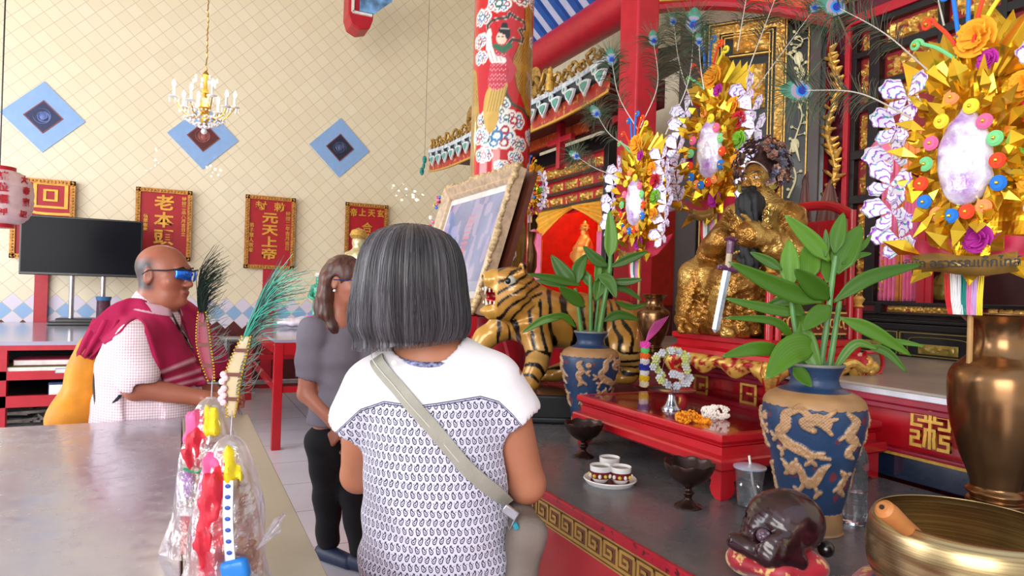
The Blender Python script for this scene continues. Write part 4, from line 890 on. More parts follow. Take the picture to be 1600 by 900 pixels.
# ---- chandelier
p = atd(320, 165, 5.5); t = thing('chandelier', 'small brass and crystal chandelier with lit candle bulbs', 'chandelier', (p[0], p[1], p[2]))
M_BR = mat('brass', 'caa04a', .25, .9); M_CR = mat('crystal', 'f4f4ff', .05, trans=.25, ior=1.5); M_BULB = emat('candle_bulb', 'fff0c8', 30)
mb = MB(); r = random.Random(2); P = [(r.uniform(-.004, .004), r.uniform(-.004, .004), .28+k*.05) for k in range(int((6.4-p[2]-.28)/.05)+2)]
for k in range(len(P)-1): mb.tube([P[k], (P[k][0]+.006, P[k][1], P[k][2]+.025), P[k+1]], .005, 5)
mb.build('chain', M_BR, t)
MB().lathe([(0, -.16), (.02, -.15), (.035, -.12), (.015, -.09), (.03, -.05), (.05, -.02), (.03, .02), (.014, .06), (.03, .1), (.016, .15), (.012, .22), (.03, .25), (.012, .28), (0, .29)], 20).build('stem', M_BR, t)
for k in range(8):
    a = k*PI/4+.2; c, s = math.cos(a), math.sin(a); R0 = .235 if k % 2 == 0 else .19; z = .02 if k % 2 == 0 else -.02
    P = spline([(0, 0, -.04), (.07*c, .07*s, -.10), (.15*c, .15*s, -.09), (R0*c, R0*s, z)], 20)
    arm = MB().tube(P, .006, 6).build('arm', M_BR, t); e = (R0*c, R0*s, z)
    MB().lathe([(.012, -.004), (.038, .008), (.04, .012), (.012, .006)], 12, e).build('drip_pan', M_CR, arm); MB().cyl((e[0], e[1], z+.01), (e[0], e[1], z+.09), .010, n=10).build('candle', M_WHITE, arm)
    MB().lathe([(.006, 0), (.014, .018), (.010, .04), (0, .06)], 10, (e[0], e[1], z+.09)).build('bulb', M_BULB, arm)
    mb = MB()
    for q in range(5): b = q*2*PI/5; mb.ball((e[0]+.036*math.cos(b), e[1]+.036*math.sin(b), z-.022), (.007, .007, .018), 4)
    for q in range(6): u = q/5; mb.ball(((.04+u*.17)*c, (.04+u*.17)*s, -.02-.10*math.sin(u*PI)-.02+.03*u), .009, 4)
    mb.build('crystal_drops', M_CR, arm)
mb = MB()
for ring, n, z in ((.15, 20, -.12), (.11, 16, -.145), (.07, 12, -.165), (.03, 6, -.18)):
    for k in range(n): a = k*2*PI/n; mb.ball((ring*math.cos(a), ring*math.sin(a), z), .012, 4)
for k in range(10): a = k*2*PI/10; mb.ball((.09*math.cos(a), .09*math.sin(a), .22-.03*(k % 2)), (.009, .009, .02), 4)
mb.ball((0, 0, -.215), .024, 8); mb.build('crystal_skirt', M_CR, t)
l = bpy.data.lights.new('chandelier_glow', 'POINT'); l.energy = 16; l.color = (1, .86, .6); l.shadow_soft_size = .15; o = bpy.data.objects.new('chandelier_glow', l); COL.objects.link(o); o.location = (p[0], p[1], p[2]+.15)
# ================================================================ people
RZL = rot('Z', -YAW)
def sm_(o, n=6): s = o.modifiers.new('smooth', 'SMOOTH'); s.iterations = n; s.factor = .5
class Frame:
    """figure frame: x to the viewer's right, y away, z up; origin on the ground below (px, d)"""
    def __init__(s, px, d, z=0.0):
        p = atd(px, 450, d); s.o = np.array([p[0], p[1], z]); s.d = d
    def __call__(s, px, py, dy=0.0): return (atd(px, py, s.d+dy)-s.o) @ RZL
def axes(fwd, up=(0, 0, 1)):
    f = np.array(fwd, float); f /= np.linalg.norm(f); u = np.array(up, float); r = np.cross(f, u); r /= np.linalg.norm(r); u = np.cross(r, f); return np.array([r, f, u]).T
def head_field(f, c, R, s=1.0, jaw=1.0, nose=1.0):
    c = np.array(c); T = lambda x, y, z: c+R @ (np.array([x, y, z])*s)
    E = lambda p, r, k=.02, op='add': f.ell(T(*p), np.array(r)*s, R, k*s, op)
    E((0, -.012, .030), (.077, .096, .085), 0 if False else .01); E((0, .022, -.022), (.064, .066, .082), .03); E((0, .04, -.072), (.047*jaw, .045, .036), .03)
    for q in (-1, 1): E((q*.034, .058, -.024), (.030*jaw, .026, .028), .02)
    f.cap(T(-.032, .078, .030), T(.032, .078, .030), .011*s, k=.018*s)
    for q in (-1, 1): E((q*.031, .098, .011), (.017, .014, .011), .012, 'sub')
    f.cap(T(0, .090, .014), T(0, .108*nose, -.028), .008*s, .0125*s, .012*s)
    for q in (-1, 1): E((q*.012, .1, -.032), (.009, .010, .008), .006)
    E((0, .092, -.057), (.024, .012, .0065), .006); E((0, .090, -.068), (.021, .012, .0075), .006); E((0, .080, -.094), (.022, .02, .018), .015)
    for q in (-1, 1):
        E((q*.079, -.010, -.004), (.009, .019, .031), .005); E((q*.086, -.004, -.004), (.006, .010, .018), .004, 'sub')
    return T
def eyes(T, R, s, parent, m_iris):
    mb = MB(); mi = MB()
    for q in (-1, 1): mb.ball(T(q*.031, .083, .011), .0135*s, 8); mi.ball(T(q*.031, .0925, .011), (.0055*s,)*3, 6)
    e = mb.build('eyes', mat('eye_white', 'e8e4de', .2), parent); mi.build('iris', m_iris, e)
    mb = MB()
    for q in (-1, 1): mb.tube([T(q*.014, .094, .030), T(q*.032, .096, .036), T(q*.050, .086, .030)], [.002*s, .003*s, .0015*s], 5)
    mb.build('eyebrows', mat('dark_hair', '1d1614', .6), parent)
    MB().tube([T(-.021, .096, -.062), T(0, .1035, -.0615), T(.021, .096, -.062)], [.001*s, .0022*s, .001*s], 5).build('lips', mat('lip', '9c4a42', .5), parent)
def hand(f, w, R, s=1.0, curl=.5, side=1):
    """w wrist point; R columns: (across towards thumb, along the hand, back of the hand)"""
    w = np.array(w); T = lambda x, y, z: w+R @ (np.array([x, y, z])*s)
    f.cap(T(0, -.03, 0), T(0, .01, 0), .024*s, .022*s, .02)
    f.box(T(0, .048, 0), (.074*s, .08*s, .024*s), R, .018, rr=.010*s)
    for i, (x, L_) in enumerate(((.029, .070), (.0095, .078), (-.0100, .072), (-.0285, .056))):
        a = curl*(.55+.12*i); p = np.array([x, .084, 0.]); ang = a*.5; seg = L_/3*1.1; pts = [p.copy()]
        for k in range(3): p = p+np.array([x*.06, math.cos(ang)*seg, -math.sin(ang)*seg]); pts.append(p.copy()); ang += a
        f.chain([T(*q) for q in pts], [.0088*s, .0082*s, .0076*s, .0064*s], .004)
    f.chain([T(.028, .02, -.004), T(.050, .045, -.016), T(.052, .072, -.024), T(.046, .094, -.030)], [.0125*s, .0105*s, .0090*s, .0072*s], .008)
SKIN = lambda n, c: mat(n, c, .45, sss=.08, var=.07, vs_=7)
# ---------------------------------------------------------------- woman with the grey bob, seen from behind
W1 = Frame(680, 1.44); L = W1
t1 = thing('person', 'person with a grey bob seen from behind, in a white and navy patterned blouse', 'person', W1.o, -YAW)
hc = L(646, 446, .0); Rh = axes((.16, 1, -.10), (.05, .1, 1))
sk = SKIN('skin_tan', 'b9795c')
neck0 = L(676, 548, .02); shL = L(570, 606, .0); shR = L(782, 596, .0); ch = L(676, 640, .02); wa = L(680, 800, .03); hp = L(684, 900, .04)
f = Field((-.36, -.28, -.01), (.36, .40, 1.58), .0058)
head_field(f, hc, Rh, .98)
f.cap(hc+(0.0, -.005, -.05), neck0+(0, 0, -.01), .052, .056, .03)
f.cap(neck0+(0, 0, -.03), shL+(.03, 0, .0), .05, .046, .04).cap(neck0+(0, 0, -.03), shR-(.03, 0, 0), .05, .046, .04)
f.ell(ch, (.145, .095, .15), k=.05).ell(wa, (.135, .095, .16), k=.06).ell(hp+(0, 0, -.02), (.155, .11, .13), k=.06)
eL = L(560, 742, .10); eR = L(822, 756, .06); wL = L(640, 770, .30); wR = L(760, 775, .28)
f.cap(shL, eL, .047, .040, .03).cap(eL, wL, .038, .024, .015); f.cap(shR, eR, .050, .043, .03).cap(eR, wR, .041, .025, .015)
hand(f, wL, axes((.7, .7, .05), (0, 0, 1)), .95, .8); Rr = axes((-.7, .7, .05), (0, 0, 1)); Rr[:, 0] *= -1; hand(f, wR, Rr, .95, .8)
for s in (-1, 1):
    hx = hp[0]+s*.075; f.cap((hx, hp[1], hp[2]-.02), (hx+s*.01, hp[1]-.01, .40), .085, .055, .04).cap((hx+s*.01, hp[1]-.01, .40), (hx+s*.015, hp[1], .07), .052, .033, .02).cap((hx+s*.015, hp[1]-.03, .035), (hx+s*.025, hp[1]+.12, .028), .036, .026, .02)
f.mesh().build('body', sk, t1, smooth=180)
T_ = lambda x, y, z: hc+Rh @ (np.array([x, y, z])*.98)
eyes(T_, Rh, .98, t1, mat('iris_brown', '2a1710', .2))
# blouse
M_ = NT('paisley_blouse'); a = M_.attr('uvp').outputs['Vector']; sp = M_.n('ShaderNodeSeparateXYZ'); M_.l(a, sp.inputs[0])
S_ = 1/.0150; uu = M_.math('MULTIPLY', sp.outputs[0], S_); vv = M_.math('MULTIPLY', sp.outputs[1], S_*.82)
row = M_.math('FLOOR', vv); par = M_.math('MODULO', M_.math('ABSOLUTE', row), 2.0); uu2 = M_.math('ADD', uu, M_.math('MULTIPLY', par, .5)); colm = M_.math('FLOOR', uu2)
sg = M_.math('SUBTRACT', M_.math('MULTIPLY', par, 2.0), 1.0)
px_ = M_.math('MULTIPLY', M_.math('SUBTRACT', M_.math('FRACT', uu2), .5), sg); py_ = M_.math('MULTIPLY', M_.math('SUBTRACT', M_.math('FRACT', vv), .5), 1.0)
def dist(cx, cy): return M_.math('SQRT', M_.math('ADD', M_.math('POWER', M_.math('ABSOLUTE', M_.math('SUBTRACT', px_, cx)), 2.0), M_.math('POWER', M_.math('ABSOLUTE', M_.math('SUBTRACT', py_, cy)), 2.0)))
d1 = M_.math('SUBTRACT', dist(-.06, -.12), .25); d2 = M_.math('SUBTRACT', dist(.12, .12), .16); d3 = M_.math('SUBTRACT', dist(.16, .30), .08); d4 = M_.math('SUBTRACT', dist(.02, .40), .035)
dd = M_.math('SMOOTH_MIN', M_.math('SMOOTH_MIN', d1, d2, .12), d3, .08)
ring = M_.math('LESS_THAN', M_.math('ABSOLUTE', dd), .062); dot = M_.math('LESS_THAN', dist(-.06, -.12), .085); tip = M_.math('LESS_THAN', d4, .02); sq_ = M_.math('LESS_THAN', M_.math('SUBTRACT', dist(-.38, .22), .06), .0)
ink = M_.math('MAXIMUM', M_.math('MAXIMUM', ring, dot), M_.math('MAXIMUM', tip, sq_))
yoke = M_.math('GREATER_THAN', sp.outputs[2], 0.0); seam = M_.math('LESS_THAN', M_.math('ABSOLUTE', M_.math('ADD', M_.math('ABSOLUTE', M_.math('SUBTRACT', sp.outputs[2], .000)), -.002)), .0012)
cc_ = M_.mix(ink, rgb('d9d6e8'), rgb('1a1c44')); cc_ = M_.mix(yoke, cc_, rgb('efe9ee')); cc_ = M_.mix(seam, cc_, rgb('3a3d66'))
M_.color(cc_); M_.set(rough=.75, sheen=.2); M_.bump(M_.noise(9, 4), .35, .02); M_BL = M_.m
f = Field((-.36, -.24, .52), (.36, .30, 1.32), .0062)
f.cap(neck0+(0, .0, -.045), shL+(.035, 0, .002), .050, .050, .04).cap(neck0+(0, 0, -.045), shR-(.035, 0, -.002), .050, .050, .04)
f.ell(ch+(0, 0, .02), (.165, .108, .155), k=.05).ell(L(684, 720, .03), (.158, .112, .14), k=.06).ell(wa, (.158, .118, .16), k=.06).ell(hp+(0, 0, -.0), (.172, .13, .17), k=.07)
f.cap(shL+(.01, 0, .0), L(556, 656, .03), .058, .062, .03).cap(shR-(.01, 0, 0), L(800, 645, .02), .058, .066, .03)
z_h = L(680, 985, 0)[2]; f.box((0, 0, z_h-.2), (1.2, 1, .4), op='sub', k=.004)
f.cap(neck0+(0, -.012, -.024), hc, .074, .080, .006, op='sub')
f.cap(L(548, 665, .035), L(540, 720, .05), .052, .06, .006, op='sub').cap(L(812, 662, .02), L(822, 720, .04), .056, .06, .006, op='sub')
def fold1(X, Y, Z):
    return .0035*np.sin(38*X+26*Z+3*np.sin(9*Z))*np.clip((1.05-Z)*3, 0, 1)+.004*np.sin(60*Z-30*np.abs(X-.1)+4*np.sin(7*X))*np.exp(-((Z-.86)/.1)**2)
f.warp(fold1)
xs = np.array([L(q, 640, 0)[0] for q in (500, 536, 572, 610, 660, 753, 780, 803, 840)]); zs_ = np.array([L(*q)[2] for q in ((500, 700), (536, 668), (572, 634), (610, 620), (660, 625), (753, 613), (780, 622), (803, 645), (840, 690))])
def uv1(V):
    u = V[:, 0]+.0*V[:, 1]; cx = wa[0]; u = np.arctan2(V[:, 0]-cx, -(V[:, 1]-wa[1]-.12))*.26
    return np.stack([u, V[:, 2], V[:, 2]-np.interp(V[:, 0], xs, zs_)], -1)
bl_field = f
bl = f.mesh(uvf=uv1).build('blouse', M_BL, t1, smooth=180); sm_(bl)
# neckline trim, keyhole button
P = [neck0+(math.sin(a)*.080, -.012-math.cos(a)*.076, -.004-.018*math.cos(a)) for a in np.linspace(-2.4, 2.4, 40)]
MB().tube(P, .0065, 6).build('neck_trim', mat('patterned_trim', '7d80a8', .7, var=.8, vs_=160), bl)
kb = L(634, 566, -.10); MB().lathe([(0, 0), (.006, 0), (.006, .003), (0, .004)], 12, L(628, 560, 0)+(0, -.092, 0), R=rot('X', PI/2)).build('neck_button', M_WHITE, bl)
# trousers
f = Field((-.26, -.2, .02), (.30, .32, .84), .009)
f.ell(hp+(0, 0, -.03), (.165, .122, .13), k=.04)
for s in (-1, 1): hx = hp[0]+s*.075; f.cap((hx, hp[1], hp[2]-.04), (hx+s*.01, hp[1]-.01, .40), .098, .07, .03).cap((hx+s*.01, hp[1]-.01, .40), (hx+s*.015, hp[1], .07), .068, .052, .02)
f.mesh().build('trousers', mat('black_trousers', '15151a', .8), t1, smooth=180)
mb = Field((-.3, -.2, -.005), (.3, .4, .12), .007)
for s in (-1, 1): hx = hp[0]+s*.075+s*.015; mb.cap((hx, hp[1]-.035, .035), (hx+s*.012, hp[1]+.13, .03), .044, .034, .01)
mb.box((0, 0, -.05), (2, 2, .1), op='sub'); mb.mesh().build('shoes', mat('dark_shoe', '20222a', .5), t1)
# hair: bob sheet with fine strands
def bob(parent, C, prof, bottoms, front, mcol, strands, seed, tone, name='hair'):
    """prof: list of (drop below crown, half width x, half depth y); bottoms: function of azimuth -> length factor"""
    n, m = 420, 70; rng = np.random.default_rng(seed); A = np.linspace(0, 2*PI, n, endpoint=False); P = np.array(prof, float)
    jit = vnoise(np.stack([np.cos(A), np.sin(A), A*0], -1), 42, seed)*.6+vnoise(np.stack([np.cos(A), np.sin(A), A*0], -1), 15, seed+2)*.4
    def pt(a, t, rr=1.0):
        L_ = bottoms(a); z = t*L_*P[-1, 0]; q = np.interp(z, P[:, 0], np.arange(len(P))); i = np.clip(q.astype(int), 0, len(P)-2); fr = q-i
        Sx = CS[0](z); Sy = CS[1](z); return C+np.stack([np.sin(a)*Sx*rr+P0x(z), -np.cos(a)*Sy*rr, -z], -1)
    zz = np.linspace(0, P[-1, 0], 200); sp3 = spline(P, 200); order = np.argsort(sp3[:, 0])
    CS = (lambda z: np.interp(z, sp3[order, 0], sp3[order, 1]), lambda z: np.interp(z, sp3[order, 0], sp3[order, 2])); P0x = lambda z: 0*z
    G, Tt = np.meshgrid(A, np.linspace(0, 1, m)**.8, indexing='ij'); J = (jit[:, None]-.5)*np.clip(Tt*3, 0, 1)
    V = pt(G, Tt+J*.03*Tt, 1+J*.09)
    tn = tone(G, Tt, jit[:, None]+0*Tt, rng)
    mb = MB().grid(V, closed_u=True, col=tn, flip=False)
    inner = pt(G, Tt*.985, .88); mb.grid(inner, closed_u=True, col=tn*.8, flip=True)
    mb.grid(np.stack([V[:, -1], inner[:, -1]], 1), closed_u=True, col=tn[:, -2:], flip=False)
    h = mb.build(name, mcol, parent, smooth=180)
    mb = MB(); 
    for k in range(strands):
        a = rng.uniform(0, 2*PI); t0 = rng.uniform(0, .6); t1_ = min(1.03, t0+rng.uniform(.35, .9)); q = np.linspace(t0, t1_, 12); aa = a+rng.normal(0, .03)*q+rng.normal(0, .06)*q**3
        pp = pt(aa, q, 1+rng.uniform(.0, .03)+.02*q**4*rng.normal()); j = np.interp(a, A, jit); tc = tone(np.full(12, a), q, np.full(12, j), rng)*rng.uniform(.6, 1.7)
        mb.tube(pp, np.linspace(.0006, .0004, 12), 3, caps=False, col=np.clip(tc, 0, 1))
    mb.build('strands', mcol, h, smooth=180)['kind'] = 'stuff'
    return h
M_HAIR = vmat('hair_sheen', .36, spec=.6)
crown = hc+(-.004, -.012, .133)
prof = [(0, .002, .002), (.004, .035, .04), (.02, .075, .085), (.045, .098, .108), (.085, .112, .122), (.14, .120, .124), (.19, .127, .114), (.225, .126, .102), (.25, .114, .082)]
def bot1(a): return np.clip(1.0-.045*np.sin(a)-.02*np.cos(a)*0+.03*np.cos(a+.5), .8, 1.1)
def tone1(a, t, j, rng):
    g = np.clip(.25+.5*(j-.5)*1.6+.25*np.exp(-((a-5.6)/.5)**2)+.12*np.clip(t-.3, 0, 1), 0, 1)[..., None]
    dark = lin('1f1a1b'); mid = lin('77737a'); b = dark*(1-g)+mid*g; return b
bob(t1, crown, prof, bot1, None, M_HAIR, 1500, 5, tone1)
# strap and bag
def band(mb, pts, w, th, up, col=None):
    P = np.array(pts, float); T = np.gradient(P, axis=0); T /= np.linalg.norm(T, axis=1, keepdims=True); N = np.array(up, float); N = np.broadcast_to(N, P.shape)
    S = np.cross(T, N); S /= np.linalg.norm(S, axis=1, keepdims=True); N2 = np.cross(S, T)
    ring = np.stack([P-S*w/2, P-S*w/2+N2*th, P+S*w/2+N2*th, P+S*w/2], 1); k = len(P); b = mb.n
    mb.grid(ring, closed_v=True, col=col); mb.f += [(b, b+1, b+2, b+3), (b+4*k-1, b+4*k-2, b+4*k-3, b+4*k-4)]; mb.mi += [mb.cur]*2; return mb
bag = thing('crossbody_bag', 'beige grey shoulder bag on a wide strap across the back of the patterned blouse', 'bag', W1.o, -YAW)
def snap(px, py, off=.006, lo=-.3, fld=None):
    """point on the blouse surface under a line of sight"""
    A0 = (CP-W1.o) @ RZL; Dv = L(px, py, 0)-A0; Dv /= np.linalg.norm(Dv)
    for s in np.arange(.9, 1.9, .004):
        p = A0+Dv*s; i = np.round((p-BF.lo)/BF.h).astype(int)
        if (i >= 0).all() and (i < BF.n).all() and BF.d[tuple(i)] < 0: return p-Dv*off
    return L(px, py, -.08)
BF = bl_field
pts = [snap(*q) for q in ((590, 566), (606, 588), (622, 606), (645, 634), (672, 664), (700, 697), (728, 730), (752, 752), (778, 772), (792, 786))]
pts = [L(600, 545, .07)+(0, 0, .0), L(592, 552, .02)]+pts; P = spline(pts, 60)
M_STRAP = mat('grey_beige_strap', 'a3a094', .7, bump=.4, bs=300)
mb = band(MB(), P, .030, .004, (0, -1, .12)); mb.build('strap', M_STRAP, bag, smooth=40)
mb = band(MB(), P+np.array([0, -.0045, 0]), .0025, .001, (0, -1, .12)); q = P.copy()
MB().tube(P+np.array([-.011, -.005, .008]), .0009, 4).build('stitching', mat('pale_stitch', 'd6d3c8', .7), bag)
b0 = L(797, 800, -.05); MB().box((0, 0, 0), (.036, .012, .02), R=rot('Y', .6)).build('buckle', M_STEEL, bag, loc=b0, bevel=.003)
MB().tube([b0+(-.012, -.004, -.01), b0+(.0, -.004, -.035), b0+(.012, -.004, -.01)], .0025, 6).build('ring', M_STEEL, bag)
f = Field((.0, -.2, .45), (.34, .3, 1.0), .008); bc = L(806, 880, .03); f.box(bc, (.075, .19, .26), rot('Y', .12) @ rot('Z', .2), .0, rr=.03); f.warp(lambda X, Y, Z: .004*np.sin(50*Z+20*Y)); f.mesh().build('pouch', mat('taupe_fabric', '7b7068', .8, bump=.3, bs=200), bag, smooth=180)
MB().tube([L(804, 818, -.06), L(808, 826, -.06)], .006, 8).build('zip_pull', mat('teal_bead', '2b8fa3', .3), bag)
tgp = L(826, 626, -.0)-np.array((0, .05, 0)); 
tg = thing('paper_tag', 'small round yellow and blue paper tag hanging beyond the white shoulder', 'tag', onz(828, 628, .93)); MB().lathe([(0, 0), (.016, 0), (.016, .002), (0, .002)], 16, R=rot('X', PI/2)).build('disc', mat('pale_tag', 'cfe0d8', .5, var=.5, vs_=80), tg)
# ---------------------------------------------------------------- bald man in profile
Wm = Frame(240, 2.75); L = Wm
tm = thing('person', 'person in profile with a bald head, blue sunglasses and pale checked shirt', 'person', Wm.o, -YAW)
hc = L(256, 430, 0); Rh = axes((.985, -.10, -.05), (.03, 0, 1)); S = 1.08
skm = SKIN('skin_ruddy', 'a4624c')
f = Field((-.36, -.42, -.01), (.42, .34, 1.62), .0062)
T_ = head_field(f, hc, Rh, S, 1.2)
nb = L(238, 495, 0); sN = L(212, 535, -.17); sF = L(262, 535, .17); chm = L(228, 570, .0); bel = L(236, 640, 0)
f.cap(hc+(-.025, 0, -.05), nb, .068, .078, .03); f.ell(T_(0, .03, -.1), (.05, .06, .04), k=.03)
f.cap(nb, sN, .060, .050, .04).cap(nb, sF, .060, .050, .04).ell(chm, (.14, .17, .15), k=.05).ell(bel, (.165, .17, .18), k=.06)
eN = L(213, 606, -.20); wN = L(318, 622, -.12); eF = L(290, 610, .22); wF = L(330, 612, .08)
f.cap(sN, eN, .058, .048, .03).cap(eN, wN, .046, .030, .02).cap(sF, eF, .055, .045, .03).cap(eF, wF, .043, .03, .02)
hand(f, wN+(.01, 0, 0), np.array([(0, .96, .28), (1, 0, 0), (0, -.28, .96)]).T, 1.05, .75); hand(f, wF+(.01, 0, 0), np.array([(0, -.96, .28), (1, 0, 0), (0, .28, .96)]).T, 1.05, .9)
for s in (-1, 1):
    f.cap((0, s*.09, .80), (.01, s*.10, .44), .10, .068, .05).cap((.01, s*.10, .44), (-.01, s*.10, .08), .062, .040, .02).cap((-.03, s*.10, .04), (.14, s*.11, .035), .040, .03, .02)
def shade_head(V):
    # short grey hair stubble on the sides and back of the head
    q = (V-hc) @ Rh/S; side = (q[:, 1] < .035-.35*np.clip(q[:, 2], -1, 1))&(q[:, 2] > -.055) & (q[:, 2] < .078-.25*np.clip(q[:, 1]+.02, 0, 1)) & (q[:, 1] < .03)
    up = np.clip((.070-q[:, 2])/.03, 0, 1)*np.clip((.02-q[:, 1])/.03, 0, 1)*np.clip((q[:, 2]+.07)/.02, 0, 1)*(V[:, 2] > 1.3)
    n = vnoise(V, 120, 3); ear = np.clip((np.abs(q[:, 0])-.079)/.003, 0, 1); m = up*(.8+.3*n)*(1-ear)
    base = np.tile(lin('a8644c'), (len(V), 1)); base = colmix(base, vnoise(V, 22, 8)*.35, '8d4a3c'); base = colmix(base, m, '3b3638')
    lipm = np.exp(-(((q[:, 2]+.062)/.008)**2))*np.exp(-((q[:, 0]/.024)**2))*(q[:, 1] > .08); return colmix(base, lipm*.8*(V[:, 2] > 1.3), '8c4040')
f.mesh(colf=shade_head).build('body', vmat('skin_man', .4, sss=.05), tm, smooth=180)
eyes(T_, Rh, S, tm, mat('iris_brown', '2a1710', .2))
# sunglasses
g = tm
mb = MB()
gl = thing('sunglasses', 'wraparound sunglasses with blue mirrored lenses on the bald man', 'sunglasses', Wm.o, -YAW)
for q in (-1, 1):
    V = np.array([[T_(q*(.006+.055*i/9), .114-.030*(i/9)**2+.003*math.sin(j/7*PI), .026-.042*j/7*(1-.25*(i/9))) for j in range(8)] for i in range(10)]); o = MB().grid(V).build('lens', mat('blue_mirror', '2f7dff', .08, .7), gl, smooth=180); s = o.modifiers.new('s', 'SOLIDIFY'); s.thickness = .003
    MB().tube([T_(q*.008, .117, .027), T_(q*.035, .113, .029), T_(q*.062, .089, .027), T_(q*.078, .06, .020), T_(q*.086, -.005, .016), T_(q*.084, -.03, .0)], [.003, .0035, .004, .0035, .003, .003], 6).build('temple_arm', mat('dark_grey_frame', '22222c', .4), gl)
MB().tube([T_(-.01, .117, .024), T_(.01, .117, .024)], .003, 6).build('bridge', mat('dark_grey_frame', '22222c', .4), gl)
# shirt
t = NT('checked_shirt'); x = t.n('ShaderNodeSeparateXYZ'); t.l(t.attr('uvp').outputs['Vector'], x.inputs[0])
c1 = t.math('LESS_THAN', t.math('FRACT', t.math('MULTIPLY', x.outputs[0], 95)), .35); c2 = t.math('LESS_THAN', t.math('FRACT', t.math('MULTIPLY', x.outputs[1], 95)), .35)
t.color(t.mix(t.math('MULTIPLY', t.math('ADD', c1, c2), .5), rgb('efe3ea'), rgb('c297a6'))); t.set(rough=.8); t.bump(t.noise(7, 3), .3, .02); M_CHK = t.m
f = Field((-.40, -.42, .72), (.40, .34, 1.40), .0068)
f.cap(nb+(0, 0, -.03), sN+(0, 0, .0), .066, .070, .05).cap(nb+(0, 0, -.03), sF, .066, .070, .05).ell(chm, (.170, .205, .185), k=.06).ell(bel, (.2, .21, .22), k=.08).cap(bel+(0, 0, -.02), bel+(0, 0, -.2), .2, .2, .05)
f.cap(sN, L(216, 590, -.205), .068, .074, .03).cap(sF, L(285, 590, .21), .072, .078, .03)
f.cap(nb+(-.01, 0, .035), nb+(.02, 0, -.02), .084, .088, .01)
f.cap(hc+(.0, 0, -.1), nb+(.015, 0, .02), .06, .070, .006, op='sub'); 
f.cap(L(216, 612, -.205), L(222, 650, -.2), .062, .07, .006, op='sub').cap(L(292, 608, .22), L(300, 640, .22), .06, .06, .006, op='sub').ell(bel, (.2, .195, .22), k=.01).cap(bel+(0, 0, -.02), bel+(0, 0, -.2), .195, .195, .01)
f.warp(lambda X, Y, Z: .004*np.sin(34*X+22*Z+2*np.sin(20*Z))+.003*np.sin(50*Z+20*X))
sh = f.mesh(uvf=lambda V: np.stack([V[:, 0]+.6*V[:, 1], V[:, 2], V[:, 1]], -1)).build('shirt', M_CHK, tm, smooth=180); sm_(sh); SF = f
V = np.array([[nb+np.array([-.005+math.cos(a)*(.083+.014*j/5)+.02, math.sin(a)*(.083+.014*j/5), .062+.018*math.cos(a)*-1-.040*j/5]) for j in range(6)] for a in np.linspace(.45, 2*PI-.45, 30)]); o = MB().grid(V).build('collar', M_CHK, sh, smooth=180); s = o.modifiers.new('s', 'SOLIDIFY'); s.thickness = .004
f = Field((-.3, -.3, .02), (.3, .3, .95), .010)
f.ell((0, 0, .78), (.14, .16, .09), k=.03)
for s in (-1, 1): f.cap((0, s*.09, .80), (.01, s*.10, .44), .115, .085, .04).cap((.01, s*.10, .44), (-.01, s*.10, .06), .082, .066, .02)
f.mesh().build('trousers', mat('grey_trousers', '3b3d47', .8), tm, smooth=180)
for s in (-1, 1): f = Field((-.1, s*.105-.08, -.005), (.24, s*.105+.08, .12), .008); f.cap((-.03, s*.10, .04), (.15, s*.11, .035), .05, .04, .01).box((0, 0, -.05), (2, 2, .1), op='sub'); f.mesh().build('shoe', mat('dark_shoe', '20222a', .5), tm)
# lanyard
def snapf(Lf, FR, fld, px, py, off=.006, far=False):
    A0 = (CP-FR.o) @ RZL; Dv = Lf(px, py, 0)-A0; Dv /= np.linalg.norm(Dv); a = FR.d*.82
    for s in np.arange(a, FR.d*1.25, .005):
        p = A0+Dv*s; i = np.round((p-fld.lo)/fld.h).astype(int)
        if (i >= 0).all() and (i < fld.n).all() and fld.d[tuple(i)] < 0: return p-Dv*off
    return Lf(px, py, -.1)
MB().tube(spline([snapf(L, Wm, SF, *q) for q in ((268, 490), (280, 512), (292, 530), (301, 545))], 20), .005, 6).build('lanyard', M_BLACK, sh)
# pink towel over the shoulders
tw = thing('pink_towel', 'raspberry pink towel with white stripes draped over the shoulders of the bald man', 'towel', Wm.o, -YAW)
path = [(150, 524, 34), (168, 508, 38), (188, 490, 36), (212, 482, 30), (234, 490, 32), (252, 512, 40), (268, 545, 50), (282, 578, 56), (290, 606, 58)]
ctr = spline([(a, b, c) for a, b, c in path], 60); Tn = np.gradient(ctr[:, :2], axis=0); Tn /= np.linalg.norm(Tn, axis=1, keepdims=True); rows = []
for i in range(60):
    n2 = np.array([-Tn[i, 1], Tn[i, 0]]); row = []
    for j in range(15):
        q = ctr[i, :2]+n2*(j/14-.5)*ctr[i, 2]*1.05; p = snapf(L, Wm, SF, q[0], q[1], .02+.006*math.sin(j*1.1+i*.12)); row.append(p)
    rows.append(row)
V = np.array(rows)
for _ in range(4):
    V[1:-1] = (V[:-2]+2*V[1:-1]+V[2:])/4; V[:, 1:-1] = (V[:, :-2]+2*V[:, 1:-1]+V[:, 2:])/4
cc = np.tile(lin('b0164e'), (60, 15, 1)); 
for k in (50, 54, 57): cc[k] = lin('e0a8b8')
cc[51:53] = lin('8d1238')
o = MB().grid(V, col=cc).build('cloth', vmat('terry_pink', .95, bump=.8, bs=400), tw, smooth=180); s = o.modifiers.new('s', 'SOLIDIFY'); s.thickness = .014; s.offset = 1
o = MB().grid(V+np.array([.0, .28, .0])).build('far_side_cloth', mat('terry_pink_plain', 'a8154a', .95), tw, smooth=180); s = o.modifiers.new('s', 'SOLIDIFY'); s.thickness = .012
